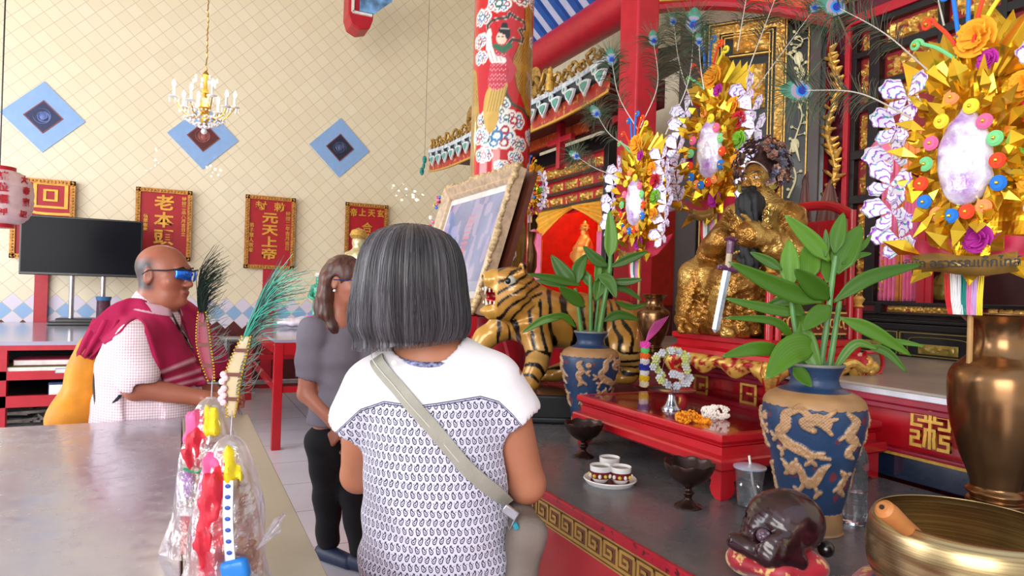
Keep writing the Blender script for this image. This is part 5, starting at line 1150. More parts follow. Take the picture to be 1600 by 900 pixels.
# hanging tail on the back
V = np.array([[L(a+(b-a)*j/8, c, -.10+.012*math.sin(j*1.5)) for j in range(9)] for a, b, c in ((150, 186, 500), (142, 178, 518), (134, 166, 534), (127, 150, 552), (128, 140, 560))]); o = MB().grid(V).build('hanging_end', mat('terry_pink_plain', 'a8154a', .95), tw, smooth=180); s = o.modifiers.new('s', 'SOLIDIFY'); s.thickness = .02
# yellow backpack
bk = thing('yellow_backpack', 'mustard yellow backpack on the back of the bald man', 'bag', Wm.o, -YAW); bc = L(136, 600, .0)
f = Field((-.55, -.25, .55), (-.05, .25, 1.26), .009); f.cap(L(150, 545, 0), L(132, 650, 0), .062, .10, .03, sq=(1, 1.6, 1)).cap(L(128, 660, 0), L(126, 690, 0), .10, .09, .05, sq=(1, 1.5, 1)).ell(L(118, 640, -.02), (.075, .12, .10), k=.02)
f.warp(lambda X, Y, Z: .005*np.sin(30*Z+14*Y)+.004*np.sin(45*Y)); M_YB = mat('mustard_nylon', 'd98f1c', .6, bump=.2, bs=150); f.mesh().build('pack', M_YB, bk, smooth=180)
MB().tube(spline([L(166, 646, -.16), L(176, 632, -.2), L(188, 618, -.215)], 12), .008, 6, flat=.5).build('strap', mat('navy_strap', '1c2438', .7), bk); MB().tube(spline([L(152, 560, -.10), L(146, 600, -.155), L(150, 640, -.165)], 14), .004, 5).build('zip', mat('dark_zip', '3a2c14', .5), bk)
# ---------------------------------------------------------------- woman in the grey T-shirt
W2 = Frame(520, 3.3); L = W2
t2 = thing('person', 'person with long brown hair, glasses, grey T-shirt and black trousers, hands low in front', 'person', W2.o, -YAW)
hc = L(540, 441, 0); Rh = axes((.95, -.30, -.06), (0, 0, 1)); S = 1.06; sk2 = SKIN('skin_warm', 'b0705a')
nb = L(528, 500, .01); fw = np.array([.8, -.6, 0]); rt = np.array([-.6, -.8, 0])
sN = nb+rt*.15+(0, 0, -.05); sF = nb-rt*.15+(0, 0, -.05); chw = L(522, 560, .02); waw = L(528, 625, .02); hpw = L(527, 690, .02)
f = Field((-.34, -.34, -.01), (.36, .36, 1.62), .0075)
T_ = head_field(f, hc, Rh, S); f.cap(hc+(-.01, 0, -.06), nb, .05, .055, .03)
RB = axes(fw)
f.cap(nb+(0, 0, -.03), sN, .05, .048, .04).cap(nb+(0, 0, -.03), sF, .05, .048, .04).ell(chw, (.14, .10, .16), RB, .05).ell(waw, (.13, .10, .15), RB, .06).ell(hpw, (.155, .12, .14), RB, .06)
eN = L(478, 615, -.10); wN = L(520, 660, -.16); eF = L(575, 610, .05); wF = L(560, 665, -.10)
f.cap(sN, eN, .050, .040, .03).cap(eN, wN, .038, .026, .02).cap(sF, eF, .048, .040, .03).cap(eF, wF, .038, .026, .02)
hand(f, wN, np.array([(-.3, .6, .7), (.55, -.2, -.8), (-.75, -.6, -.1)]).T, 1, .7); hand(f, wF, np.array([(.3, .6, .7), (-.3, -.3, -.9), (.75, -.6, .0)]).T, 1, .7)
k1 = L(512, 770, .0); f1 = L(512, 862, .05); k2 = L(553, 775, -.02); f2 = L(562, 872, -.05)
for hx, kk, ff in ((hpw+rt*.06, k1, f1), (hpw-rt*.06, k2, f2)): f.cap(hx, kk, .085, .056, .03).cap(kk, ff+(0, 0, .05), .054, .034, .02).cap((ff[0]-.02, ff[1], .035), (ff[0]+.13, ff[1]-.09, .028), .034, .026, .02)
f.mesh().build('body', sk2, t2, smooth=180); eyes(T_, Rh, S, t2, mat('iris_brown', '2a1710', .2))
f = Field((-.34, -.34, .70), (.36, .36, 1.34), .0075)
f.cap(nb+(0, 0, -.045), sN+(0, 0, .003), .052, .056, .04).cap(nb+(0, 0, -.045), sF, .052, .056, .04).ell(chw+(0, 0, .0), (.162, .118, .175), RB, .05).ell(waw, (.155, .118, .16), RB, .06).ell(L(529, 655, .02), (.165, .13, .10), RB, .05)
f.cap(sN, sN*.35+eN*.65, .062, .066, .03).cap(sF, sF*.35+eF*.65, .06, .064, .03)
f.cap(nb+(.0, 0, -.01), hc, .064, .07, .006, op='sub'); f.box((0, 0, L(520, 680, 0)[2]-.2), (1.5, 1.5, .4), op='sub', k=.004)
q = sN*.28+eN*.72; f.cap(q+(eN-sN)*.08, eN, .05, .055, .006, op='sub')
f.warp(lambda X, Y, Z: .005*np.sin(30*X+24*Z+2*np.sin(14*Z))+.003*np.sin(60*Z)); SF2 = f
ts = f.mesh().build('t_shirt', mat('heather_grey', '77727f', .85, bump=.3, bs=30, var=.05), t2, smooth=180)
f = Field((-.3, -.34, .02), (.34, .34, .95), .009); f.ell(hpw+(0, 0, -.0), (.165, .13, .13), RB, .04)
for hx, kk, ff in ((hpw+rt*.06, k1, f1), (hpw-rt*.06, k2, f2)): f.cap(hx, kk, .10, .072, .03).cap(kk, ff+(0, 0, .06), .070, .056, .02)
f.warp(lambda X, Y, Z: .004*np.sin(40*Z+20*X)); f.mesh().build('trousers', mat('black_trousers2', '0f1016', .85, bump=.4, bs=14), t2, smooth=180)
for ff in (f1, f2): f = Field((ff[0]-.12, ff[1]-.2, -.005), (ff[0]+.24, ff[1]+.1, .12), .007); f.cap((ff[0]-.025, ff[1]+.01, .04), (ff[0]+.13, ff[1]-.09, .032), .044, .036, .01).box((0, 0, -.05), (3, 3, .1), op='sub'); f.mesh().build('shoe', mat('navy_shoe', '1c2a4a', .5), t2)
# long brown hair
f = Field((-.3, -.3, 1.02), (.3, .3, 1.62), .006); T2 = lambda x, y, z: hc+Rh @ (np.array([x, y, z])*S)
f.ell(T2(0, -.014, .036), np.array((.087, .103, .093))*S, Rh, .0)
f.cap(T2(.0, -.06, .0), T2(0, -.085, -.12), .075, .065, .03).cap(T2(0, -.085, -.12), T2(.02, -.085, -.20), .062, .045, .03).cap(T2(.0, -.09, -.2), T2(.03, -.08, -.26), .045, .02, .02)
for s in (-1, 1): f.chain([T2(s*.055, -.01, .07), T2(s*.076, -.05, .01), T2(s*.078, -.055, -.07), T2(s*.08, -.04, -.15), T2(s*.07, -.01, -.21), T2(s*.055, .02, -.27)], [.03, .026, .03, .03, .026, .010], .03)
f.ell(T2(0, .062, -.05), np.array((.062, .075, .085))*S, Rh, .006, op='sub'); f.ell(T2(0, .10, .0), np.array((.075, .05, .07))*S, Rh, .006, op='sub')
for s in (-1, 1): f.ell(T2(s*.09, .0, -.012), np.array((.03, .022, .04))*S, Rh, .006, op='sub')
f.warp(lambda X, Y, Z: .0012*np.sin(150*(X+Y)+6*Z))
def t_b(V): n = vnoise(V*np.array([1, 1, .12]), 110, 4)[:, None]; return lin('2b1512')*(1-n)+lin('6b4338')*n
f.mesh(colf=t_b).build('hair', vmat('hair_brown', .4), t2, smooth=180)
gl = thing('eyeglasses', 'thin dark blue eyeglasses on the woman in the grey T-shirt', 'eyeglasses', W2.o, -YAW); mb = MB()
for q in (-1, 1):
    C_ = [T2(q*(.032+.024*math.cos(a)), .108-.008*abs(math.cos(a)), .008+.018*math.sin(a)) for a in np.linspace(0, 2*PI, 20)]
    MB().tube(C_, .0022, 5).build('rim', mat('blue_frame', '1c3a78', .3), gl); MB().tube([T2(q*.055, .10, .016), T2(q*.083, .07, .014), T2(q*.088, -.01, .010)], .0024, 5).build('temple_arm', mat('blue_frame', '1c3a78', .3), gl)
MB().tube([T2(-.009, .110, .012), T2(.009, .110, .012)], .002, 5).build('bridge', mat('blue_frame', '1c3a78', .3), gl)
MB().ball(T2(.088, .0, -.040), .007, 8).build('earring', mat('pearl', 'f0ece4', .15), t2)
# ================================================================ tiger on its plinth
WT = Frame(870, 3.15, ZA); L = WT
tg_ = thing('tiger_statue', 'golden tiger statue with black stripes and open red mouth behind the small vase', 'statue', WT.o, -YAW)
pl0 = L(865, 606, 0)[2]
f = Field((-.52, -.36, -.02), (.62, .34, .72), .0062)
sh_ = L(838, 500, -.0); rp = L(968, 512, .12); nk = L(812, 468, -.04); hd = L(797, 452, -.08); mz = L(770, 447, -.10)
f.cap(sh_, (sh_+rp)/2+(0, 0, .015), .135, .125, .05).cap((sh_+rp)/2+(0, 0, .015), rp, .125, .135, .05).cap(sh_+(-.0, 0, .03), nk, .125, .115, .05)
f.ell(hd, (.115, .112, .105), k=.03).ell(hd+(.01, 0, -.06), (.10, .11, .09), k=.03)
up_ = L(771, 436, -.115); f.cap(hd+(-.05, -.02, .03), up_, .062, .046, .02).ell(up_+(-.012, -.026, -.004), (.036, .030, .028), k=.01).ell(up_+(-.012, .03, -.004), (.036, .030, .028), k=.01).ell(up_+(-.034, 0, .018), (.018, .026, .014), k=.006)
lj = L(768, 486, -.11); f.cap(hd+(-.03, -.02, -.09), lj, .052, .040, .02).ell(lj+(-.01, 0, .0), (.045, .042, .022), k=.01)
f.ell(L(772, 462, -.115), (.066, .048, .042), k=.008, op='sub')
f.cap(hd+(-.05, -.075, .055), hd+(-.02, -.10, .05), .020, .02, .02).cap(hd+(-.05, .06, .06), hd+(-.02, .09, .055), .02, .02, .02)
for q in (-1, 1): e = hd+np.array([.055, q*.085-.0, .088]); f.ell(e, (.018, .034, .034), k=.015).cap(hd+(-.05, q*.07, .062), hd+(.03, q*.088, .066), .016, .014, .015).ell(hd+(.03, q*.09, -.02), (.05, .035, .05), k=.03).ell(e+(-.014, 0, 0), (.012, .02, .02), k=.004, op='sub')
p1 = L(829, 596, -.13); f.chain([sh_+(-.02, -.09, -.02), L(842, 545, -.13), L(838, 572, -.12), p1+(0, 0, .02)], [.085, .056, .046, .044], .03).ell(p1+(-.02, -.01, -.012), (.062, .048, .034), k=.02)
p2 = L(742, 552, .02); f.chain([sh_+(-.06, .06, -.02), L(785, 510, .04), L(758, 528, .04), p2], [.085, .062, .05, .044], .03).ell(p2+(-.02, 0, -.01), (.06, .046, .034), k=.02)
p3 = L(984, 590, -.02); f.chain([rp+(0, -.06, -.02), L(975, 545, -.02), L(1000, 562, -.01), p3+(0, 0, .02)], [.12, .09, .05, .044], .03).ell(p3+(-.035, -.01, -.0), (.058, .045, .032), k=.02)
p4 = L(868, 586, .16); f.chain([rp+(-.03, .08, -.03), L(930, 560, .16), L(905, 570, .16), p4+(0, 0, .01)], [.11, .075, .05, .042], .03).ell(p4+(-.03, 0, 0), (.058, .045, .032), k=.02)
for pp_ in (p1, p2, p3, p4):
    for q in (-.026, 0, .026): f.ell(pp_+(-.066, q, -.010), (.022, .014, .018), k=.006)
tl = spline([rp+(.10, .04, .0), rp+(.15, .10, -.04), rp+(.16, .16, -.14), rp+(.10, .2, -.2)], 8); f.chain(list(tl), [.036, .034, .032, .03, .028, .026, .024, .018], .02)
def fur(X, Y, Z): 
    P = np.stack([X, Y, Z], -1); m = np.exp(-((X-hd[0]-.06)/.05)**2)*(Z > hd[2]-.2); return m*.006*np.sin(120*Z+60*Y)
f.warp(fur)
def tcol(V):
    n = vnoise(V, 9, 4); n2 = vnoise(V, 30, 7); base = np.tile(lin('b57c2e'), (len(V), 1)); base = colmix(base, n2*.5, 'd9a852'); under = np.clip((sh_[2]-.07-V[:, 2])/.06, 0, 1)*np.clip((V[:, 2]-.22)/.05, 0, 1); base = colmix(base, under*.5, 'dcb26a')
    leg = V[:, 2] < sh_[2]-.13
    ph = np.where(leg, V[:, 2]*105+14*n, V[:, 0]*105+V[:, 2]*24+9*n+6*np.abs(V[:, 1]))
    st = np.sin(ph)+.55*(n2-.5); hdm = np.linalg.norm(V-hd, axis=1) < .15; ph2 = np.sin((V[:, 2]-hd[2])*120-(V[:, 0]-hd[0])*95+11*n)+.3; st = np.where(hdm & (V[:, 0] > hd[0]-.06), ph2-.35, st); face = (V[:, 0] < hd[0]-.055)
    m = np.clip((st-.38)*5, 0, 1)*(~face)*(V[:, 2] > pl0+.045)
    c = colmix(base, m, '0e0b0a'); c = colmix(c, face*.55, 'e0ac4c')
    mo = (np.linalg.norm((V-L(772, 462, -.115))/np.array([.072, .054, .048]), axis=1) < 1.0)*1.0; return colmix(c, mo, '9c1016')
f.mesh(colf=tcol).build('body', vmat('tiger_paint', .28, .15, coat=.4), tg_, smooth=180)
mb = MB(); mo = L(772, 462, -.115)
for q in (-1, 1):
    mb.tube([mo+(-.035, q*.030, .040), mo+(-.042, q*.030, .004)], [.009, .001], 8); mb.tube([mo+(-.030, q*.028, -.042), mo+(-.038, q*.028, -.012)], [.008, .001], 8)
    for k in range(3): mb.tube([mo+(-.02+k*.018, q*.042, .034), mo+(-.02+k*.018, q*.042, .016)], [.006, .003], 6); mb.tube([mo+(-.015+k*.018, q*.040, -.038), mo+(-.015+k*.018, q*.040, -.022)], [.006, .003], 6)
for k in range(-2, 3): mb.tube([mo+(-.05, k*.009, .036), mo+(-.05, k*.009, .022)], [.005, .003], 6); mb.tube([mo+(-.046, k*.009, -.036), mo+(-.046, k*.009, -.024)], [.005, .003], 6)
mb.build('teeth', mat('ivory', 'e9e2d0', .3), tg_); MB().ball(mo+(.0, 0, -.026), (.045, .024, .012), 8, R=rot('Y', .25)).build('tongue', mat('tongue_red', 'c4141c', .25), tg_)
mb = MB(); mi = MB()
for q in (-1, 1): e = hd+np.array([-.002, q*.101, .036]); mb.ball(e, (.029, .021, .026), 10); mi.ball(e+np.array([-.007, q*.013, 0]), (.015, .012, .015), 8)
nz = L(757, 433, -.115); MB().ball(nz+(0, 0, .005), (.012, .02, .012), 8).build('nose', mat('tiger_nose', '2a1410', .4), tg_)
ey = mb.build('eyes', mat('grey_eye', 'c9c4b4', .1), tg_); mi.build('pupil', M_BLACK, ey)
mb = MB(); r = random.Random(8)
for pp_ in (p1, p3, p4):
    for q in (-.028, -.009, .01, .029): mb.tube([pp_+(-.075, q, -.004), pp_+(-.09, q, -.026)], [.008, .003], 6)
mb.build('claws', mat('silver_claw', 'b9b9c4', .3, .6), tg_)
a = (L(812, 610, -.2)); t = thing('black_plinth', 'low black stepped plinth under the tiger statue', 'plinth', WT.o, -YAW); zz = p1[2]-.045
MB().box((.03, .03, zz*.5-.002), (.80, .46, zz-.008)).build('slab', M_BLACK, t, smooth=0, bevel=.01); MB().box((.03, .03, .015), (.86, .50, .03)).build('foot_slab', M_BLACK, t, smooth=0, bevel=.01)
p2w = p2
# ================================================================ framed picture on a red easel
FA = onX(696, 296, 1.52); FB = onX(789, 256, 1.50)
t = thing('picture_frame', 'ornate silver gold framed picture leaning on a red easel behind the tiger', 'picture', (1.34, 3.08, 1.26)); leanv = np.array([.22, 0, .76]); leanv /= np.linalg.norm(leanv); hh_ = .80; ww = 1.02
UF = np.array([0, 1., 0]); NF = np.cross(leanv, UF); NF = NF if NF[0] < 0 else -NF
def fq(u, v, n=0): return UF*u+leanv*v+NF*n
mb = MB(); fwid = .085
def mould(a, b):  # moulding profile between two inner corners
    return
for (u0, v0, u1, v1) in ((0, 0, ww, 0), (ww, 0, ww, hh_), (ww, hh_, 0, hh_), (0, hh_, 0, 0)):
    inn = np.array([ww/2-(u0+u1)/2, hh_/2-(v0+v1)/2]); inn /= np.linalg.norm(inn); d_ = np.array([u1-u0, v1-v0]); d_ = d_/np.linalg.norm(d_)
    rows = []
    for off, n in ((0, -.03), (0, .03), (.012, .045), (.03, .035), (.05, .02), (.066, .026), (.078, .018), (.082, -.005)):
        rows.append([fq(u0+inn[0]*off+d_[0]*off, v0+inn[1]*off+d_[1]*off, n), fq(u1+inn[0]*off-d_[0]*off, v1+inn[1]*off-d_[1]*off, n)])
    mb.grid(np.array(rows))
mb.build('moulding', mat('champagne_frame', 'c9b094', .35, .35, var=.2, vs_=30), t, smooth=20)
mb = MB(); r = random.Random(6)
for (u0, v0, u1, v1) in ((0, 0, ww, 0), (ww, 0, ww, hh_), (ww, hh_, 0, hh_), (0, hh_, 0, 0)):
    n = int(math.hypot(u1-u0, v1-v0)/.022)
    for k in range(n):
        q = (k+.5)/n; h_ = .008+.005*abs(math.sin(k*.9))+(.008 if min(q, 1-q) < .12 or abs(q-.5) < .08 else 0); mb.ball(fq(u0+(u1-u0)*q, v0+(v1-v0)*q, .03+r.uniform(-.006, .006)), (h_, h_, h_*1.1), 5)
mb.build('rope_carving', mat('carved_cream_gold', 'cdb48a', .4, .4, var=.3, vs_=50), t)
MB().poly([(.07, .07), (ww-.07, .07), (ww-.07, hh_-.07), (.07, hh_-.07)], (0, 0, 0), UF, leanv, .01).build('white_mount', mat('mount_white', 'd6d2cf', .5), t, smooth=0)
nu, nv = 90, 80; Up, Vp = np.meshgrid(np.linspace(.115, ww-.115, nu), np.linspace(.12, hh_-.12, nv), indexing='ij'); P = np.stack([Up, Vp, Up*0], -1); cc = np.tile(lin('7e8bb8'), (nu, nv, 1))
cc = colmix(cc, vnoise(P, 9, 3), '545f92'); cc = colmix(cc, (vnoise(P*np.array([1, .5, 1]), 22, 5) > .55)*.5, 'b6a4c4'); cx_ = ww/2-.02
cc = colmix(cc, (np.abs(Up-cx_) < .05)*(np.abs((Vp-.5)*1.0) < .10)*(np.sin(Vp*190) > 0)*.8, 'b96a86'); cc = colmix(cc, np.clip(1.2-np.hypot((Up-cx_)/.05, (Vp-.32)/.10), 0, 1), 'b53a66'); cc = colmix(cc, np.clip(1.3-np.hypot((Up-cx_+.02)/.22, (Vp-.18)/.09), 0, 1)*.7, 'd6d3e2'); cc = colmix(cc, (Vp < .17)*.4, 'b9c2da')
MB().grid(np.array(UF)*Up[..., None]+leanv*Vp[..., None]+NF*.004+0*cc, col=cc).build('picture', vmat('printed_picture', .12, coat=.8), t)
MB().poly([(-.02, -.0), (ww+.02, 0), (ww+.02, hh_), (-.02, hh_)], NF*-.06, UF, leanv, .03).build('brown_backing', mat('brown_wood', '5b2a1c', .4), t, smooth=0)
t.rotation_euler = (0, 0, 0)
t = thing('easel', 'bright red wooden easel carrying the framed picture', 'easel', (1.34, 3.08, ZA))
mb = MB()
for k, (a, b) in enumerate((((-.10, .12, 0), (.20, .20, 1.0)), ((-.10, .90, 0), (.20, .82, 1.0)), ((.50, .5, 0), (.20, .5, .9)))):
    a = np.array(a, float); b = np.array(b, float); MB().bar(a, b, .045, .03).build('leg', M_RED2, t, smooth=0)
MB().bar((-.03, .0, .40), (-.03, 1.0, .40), .05, .10).build('ledge', M_RED2, t, smooth=0); MB().bar((.0, .05, .15), (.0, .95, .15), .03, .04).build('stretcher', M_RED2, t, smooth=0)
# colourful garland on the far edge of the frame
r = random.Random(2); g = thing('flower_string', 'string of tiny coloured paper flowers down the left edge of the picture frame', 'garland', (1.34, 3.08, 1.26)); cols = ('e04a5a', 'f0b030', '4cae5a', 'e878b0', 'f4f0ea', '4a7ad0')
for c in cols:
    mb = MB()
    for k in range(9): v = r.uniform(.12, .74); mb.ball(fq(ww+.03+r.uniform(-.02, .02), v, .04+r.uniform(0, .03)), (.014, .014, .012), 4)
    mb.build('flowers', mat('flower_'+c, c, .6), g)
MB().tube([fq(ww+.03, .1, .03), fq(ww+.03, .76, .03)], .003, 4).build('thread', M_WHITE, g)
# ================================================================ low red table
LX0, LX1, LY0, LY1, LZ = 1.385, 2.085, 1.425, 2.20, .987
t = thing('low_table', 'low red lacquered table with stepped edge on the altar counter', 'table', ((LX0+LX1)/2, (LY0+LY1)/2, ZA)); w, d = LX1-LX0, LY1-LY0; h = LZ-ZA
M_DARKTOP = mat('deep_red_gloss', '8a0f1a', .12, var=.15, vs_=5, coat=.6)
MB().box((0, 0, h-.004), (w-.004, d-.004, .008)).build('top_panel', M_DARKTOP, t, smooth=0)
def ring(mb, prof, w, d):
    P = [[(sx*(w/2+o), sy*(d/2+o), z) for sx, sy in ((-1, -1), (1, -1), (1, 1), (-1, 1))] for o, z in prof]; return mb.grid(np.array(P, float), closed_v=True)
ring(MB(), [(-.03, h+.0005), (-.002, h+.001), (0, h-.003), (0, h-.018), (-.014, h-.030), (-.016, h-.036), (-.03, h-.04)], w, d).build('top_moulding', M_RED, t, smooth=30)
ring(MB(), [(-.03, h-.036), (-.014, h-.038), (-.012, h-.06), (.008, h-.066), (.012, h-.072), (.012, h-.094), (.002, h-.102), (-.03, h-.104)], w, d).build('skirt', M_RED, t, smooth=30)
for sx in (-1, 1):
    for sy in (-1, 1):
        prof = [(0, h-.10), (0, 0), (.03, 0), (.05, .012), (.058, .03), (.05, .05), (.075, .062), (.09, .075), (.15, h-.10)]
        x, y = sx*(w/2-.005), sy*(d/2-.005)
        mb = MB(); mb.poly(prof, (x, y, 0), (-sx, 0, 0), UZ, .025, N=(0, -sy, 0)); mb.poly([(a*.8, b*.995+.0004) for a, b in prof], (x-sx*.0015, y-sy*.0015, 0), (0, -sy, 0), UZ, .025, N=(-sx, 0, 0)); mb.build('leg', M_RED, t, smooth=0, bevel=.002)
# ================================================================ carved stand with throne
QX0, QX1, QY0, QY1, QZ = 1.86, 2.36, 1.69, 2.21, 1.235
t = thing('throne_chair', 'red throne with gold carved apron and gold capped posts holding the gilded statue', 'chair', ((QX0+QX1)/2, (QY0+QY1)/2, LZ)); w, d = QX1-QX0, QY1-QY0; h = QZ-LZ
ring(MB(), [(-.03, h), (.0, h), (.004, h-.004), (.004, h-.022), (-.01, h-.030), (-.012, h-.05), (.008, h-.062), (.010, h-.078), (-.02, h-.084)], w, d).build('platform_edge', M_RED, t, smooth=30)
MB().box((0, 0, h-.006), (w-.05, d-.05, .012)).box((0, 0, h-.07), (w-.04, d-.04, .02)).build('seat_board', mat('black_board', '1a1416', .5), t, smooth=0)
def apron(sx, axis):
    n = 44; ln = d if axis == 'y' else w; V = []; 
    for i in range(n):
        u = i/(n-1); a = abs(2*u-1); low = .052+.018*math.cos(u*PI*6)*(a < .72)+.05*np.clip((a-.72)/.28, 0, 1)**1.3; row = []
        for j in range(14): v = j/13; bul = .020*math.sin(v*PI)+.006*math.sin(u*70+v*9)*math.sin(v*PI)*math.cos(v*21); row.append((u, -low*v, bul))
        V.append(row)
    V = np.array(V); O = np.zeros_like(V)
    if axis == 'y': O[..., 0] = sx*(w/2-.012)+sx*V[..., 2]; O[..., 1] = -d/2+V[..., 0]*d
    else: O[..., 1] = sx*(d/2-.012)+sx*V[..., 2]; O[..., 0] = -w/2+V[..., 0]*w
    O[..., 2] = h-.082+V[..., 1]
    n_ = vnoise(O*np.array([1, 1, 1.3]), 60, 5)+.4*vnoise(O, 120, 8); cc = np.where((n_ < .60)[..., None], lin('a01822'), lin('d9ac52'))
    o = MB().grid(O, col=cc).build('apron', vmat('gold_on_red', .35, .35), t, smooth=180); s = o.modifiers.new('s', 'SOLIDIFY'); s.thickness = .02; s.offset = 0
for s in (-1, 1): apron(s, 'y'); apron(s, 'x')
M_LEG = M_GOLD
for sx in (-1, 1):
    for sy in (-1, 1):
        low = 0 if sx < 0 else ZS-LZ; D_ = np.array([sx, sy, 0])/1.414; c0_ = np.array([sx*(w/2-.03), sy*(d/2-.03), 0]); hh2 = h-.085
        P = spline([c0_+D_*a+(0, 0, low+(hh2-low)*b) for a, b in ((.0, 1.0), (.035, .82), (.03, .6), (-.005, .35), (-.002, .15), (.03, .06))], 24)
        lg = MB().tube(P, np.interp(np.linspace(0, 1, 24), [0, .2, .5, .8, 1], [.030, .036, .022, .013, .020]), 10).build('leg', M_RED, t)
        MB().tube(P+D_*.010+0, np.interp(np.linspace(0, 1, 24), [0, .2, .5, .8, 1], [.026, .034, .018, .009, .016]), 8).build('gold_scroll', M_GOLD, lg)
        kn = c0_+D_*.05+(0, 0, hh2-.02); mb = MB()
        for k in range(9): a = k*2.4; mb.ball(kn+np.array([math.cos(a)*.016, math.sin(a)*.016, (k-4)*.007]), .016, 6)
        mb.build('lion_head', M_GOLD, lg)
# chair rails
def post(x, y, z0, z1, r=.016, fin=True):
    p_ = MB().cyl((x, y, z0), (x, y, z1), r, n=16).build('post', M_RED, t)
    if fin: MB().lathe([(r*.7, 0), (r*1.3, .006), (r*.8, .014), (r*1.25, .028), (r*1.5, .036), (r*.9, .046), (0, .048)], 14, (x, y, z1)).build('gold_cap', M_GOLD, p_)
zt_ = h+.235
post(-w/2+.03, d/2-.05, h, zt_-.02); post(-w/2+.03, -d/2+.04, h, zt_-.0); post(-w/2+.02, d/2-.015, h, h+.09, .012); post(-w/2+.05, -d/2+.018, h, h+.09, .012)
post(w/2-.04, d/2-.05, h, h+.5, .014, False); post(w/2-.04, -d/2+.04, h, h+.5, .014, False); post(w/2-.02, -d/2+.02, h, h+.12, .016)
for s, yy in ((1, d/2-.05), (-1, -d/2+.04)):
    MB().tube(spline([(-w/2+.03, yy, zt_-.05), (0, yy, zt_-.03), (.08, yy, zt_+.04), (w/2-.04, yy, zt_+.06)], 20), .015, 10).build('arm_rail', M_RED, t)
    MB().box((.0, yy, h+.06), (w-.12, .012, .09)).build('fret_panel', M_DRED, t, smooth=0)
    mb = MB(); r = random.Random(3)
    for k in range(14): x = -w/2+.1+k*.025; mb.tube([(x+.011*math.cos(a), yy+s*.008, h+.06+.022*math.sin(a)*(1 if k % 2 else .7)) for a in np.linspace(0, 5.2, 12)], .0035, 5)
    for z in (h+.02, h+.10): mb.bar((-w/2+.07, yy+s*.007, z), (w/2-.07, yy+s*.007, z), .006)
    mb.build('gold_fret', M_GOLD, t)
MB().tube(spline([(w/2-.04, d/2-.05, h+.48), (w/2-.03, .1, h+.53), (w/2-.03, -.1, h+.53), (w/2-.04, -d/2+.04, h+.48)], 20), .02, 10).build('back_rail', M_RED, t)
MB().box((w/2-.03, 0, h+.3), (.014, d-.14, .34)).build('back_splat', M_RED, t, smooth=0)
MB().tube(spline([(w/2+.0, -d/2+.0, h-.05), (w/2+.09, -d/2-.0, h-.055), (w/2+.10, -d/2, h-.12), (w/2+.02, -d/2+.0, h-.15)], 20), .008, 8).build('scroll_handle', M_RED, t)
mb = MB(); mb.tube(spline([(w/2-.16, -d/2-.012, h-.10), (w/2-.10, -d/2-.025, h-.085), (w/2-.04, -d/2-.03, h-.11), (w/2+.015, -d/2-.02, h-.10), (w/2+.03, -d/2-.01, h-.13)], 24), np.linspace(.018, .010, 24), 8); mb.ball((w/2+.02, -d/2-.02, h-.105), (.03, .02, .024), 8); mb.build('gold_dragon', M_GOLD, t)
# ================================================================ gilded statue
WS = Frame(1150, 2.60, QZ); L = WS
ts_ = thing('gilded_statue', 'gilded seated god statue with long black beard holding a sword on the red throne', 'statue', WS.o, -YAW)
f = Field((-.26, -.26, -.004), (.30, .26, .86), .0056)
hc = L(1186, 284, 0); Rh = axes((-.80, -.60, -.02), (0, 0, 1)); T_ = head_field(f, hc, Rh, .72, 1.1)
nb = L(1196, 322, .0); fw = np.array([-.86, -.5, 0]); fw /= np.linalg.norm(fw); RB = axes(fw); rt = RB[:, 0]     # rt: the figure's right hand side -> away from viewer? 
nr = L(1235, 340, -.08); fr = L(1150, 340, .12); chs = L(1195, 375, .02); bly = L(1190, 420, .01)
f.cap(hc+(.0, 0, -.03), nb, .045, .05, .02).cap(nb+(0, 0, -.01), nr, .055, .052, .03).cap(nb+(0, 0, -.01), fr, .055, .05, .03)
f.ell(chs, (.095, .13, .10), RB, .04).ell(bly, (.105, .14, .09), RB, .04).ell(L(1190, 462, .02), (.14, .16, .09), RB, .04)
eN = L(1236, 392, -.13); wN = L(1180, 372, -.17); hN = L(1150, 353, -.17); f.cap(nr, eN, .052, .055, .03).cap(eN, wN, .054, .046, .02).cap(wN, wN+(hN-wN)*.3, .046, .052, .01)
eF = L(1112, 392, .06); wF = L(1128, 376, -.06); f.cap(fr, eF, .05, .05, .03).cap(eF, wF, .05, .05, .02)
f.ell(wN+(hN-wN)*.42, (.012, .034, .034), axes(hN-wN)[:, [1, 0, 2]], .004, 'sub')
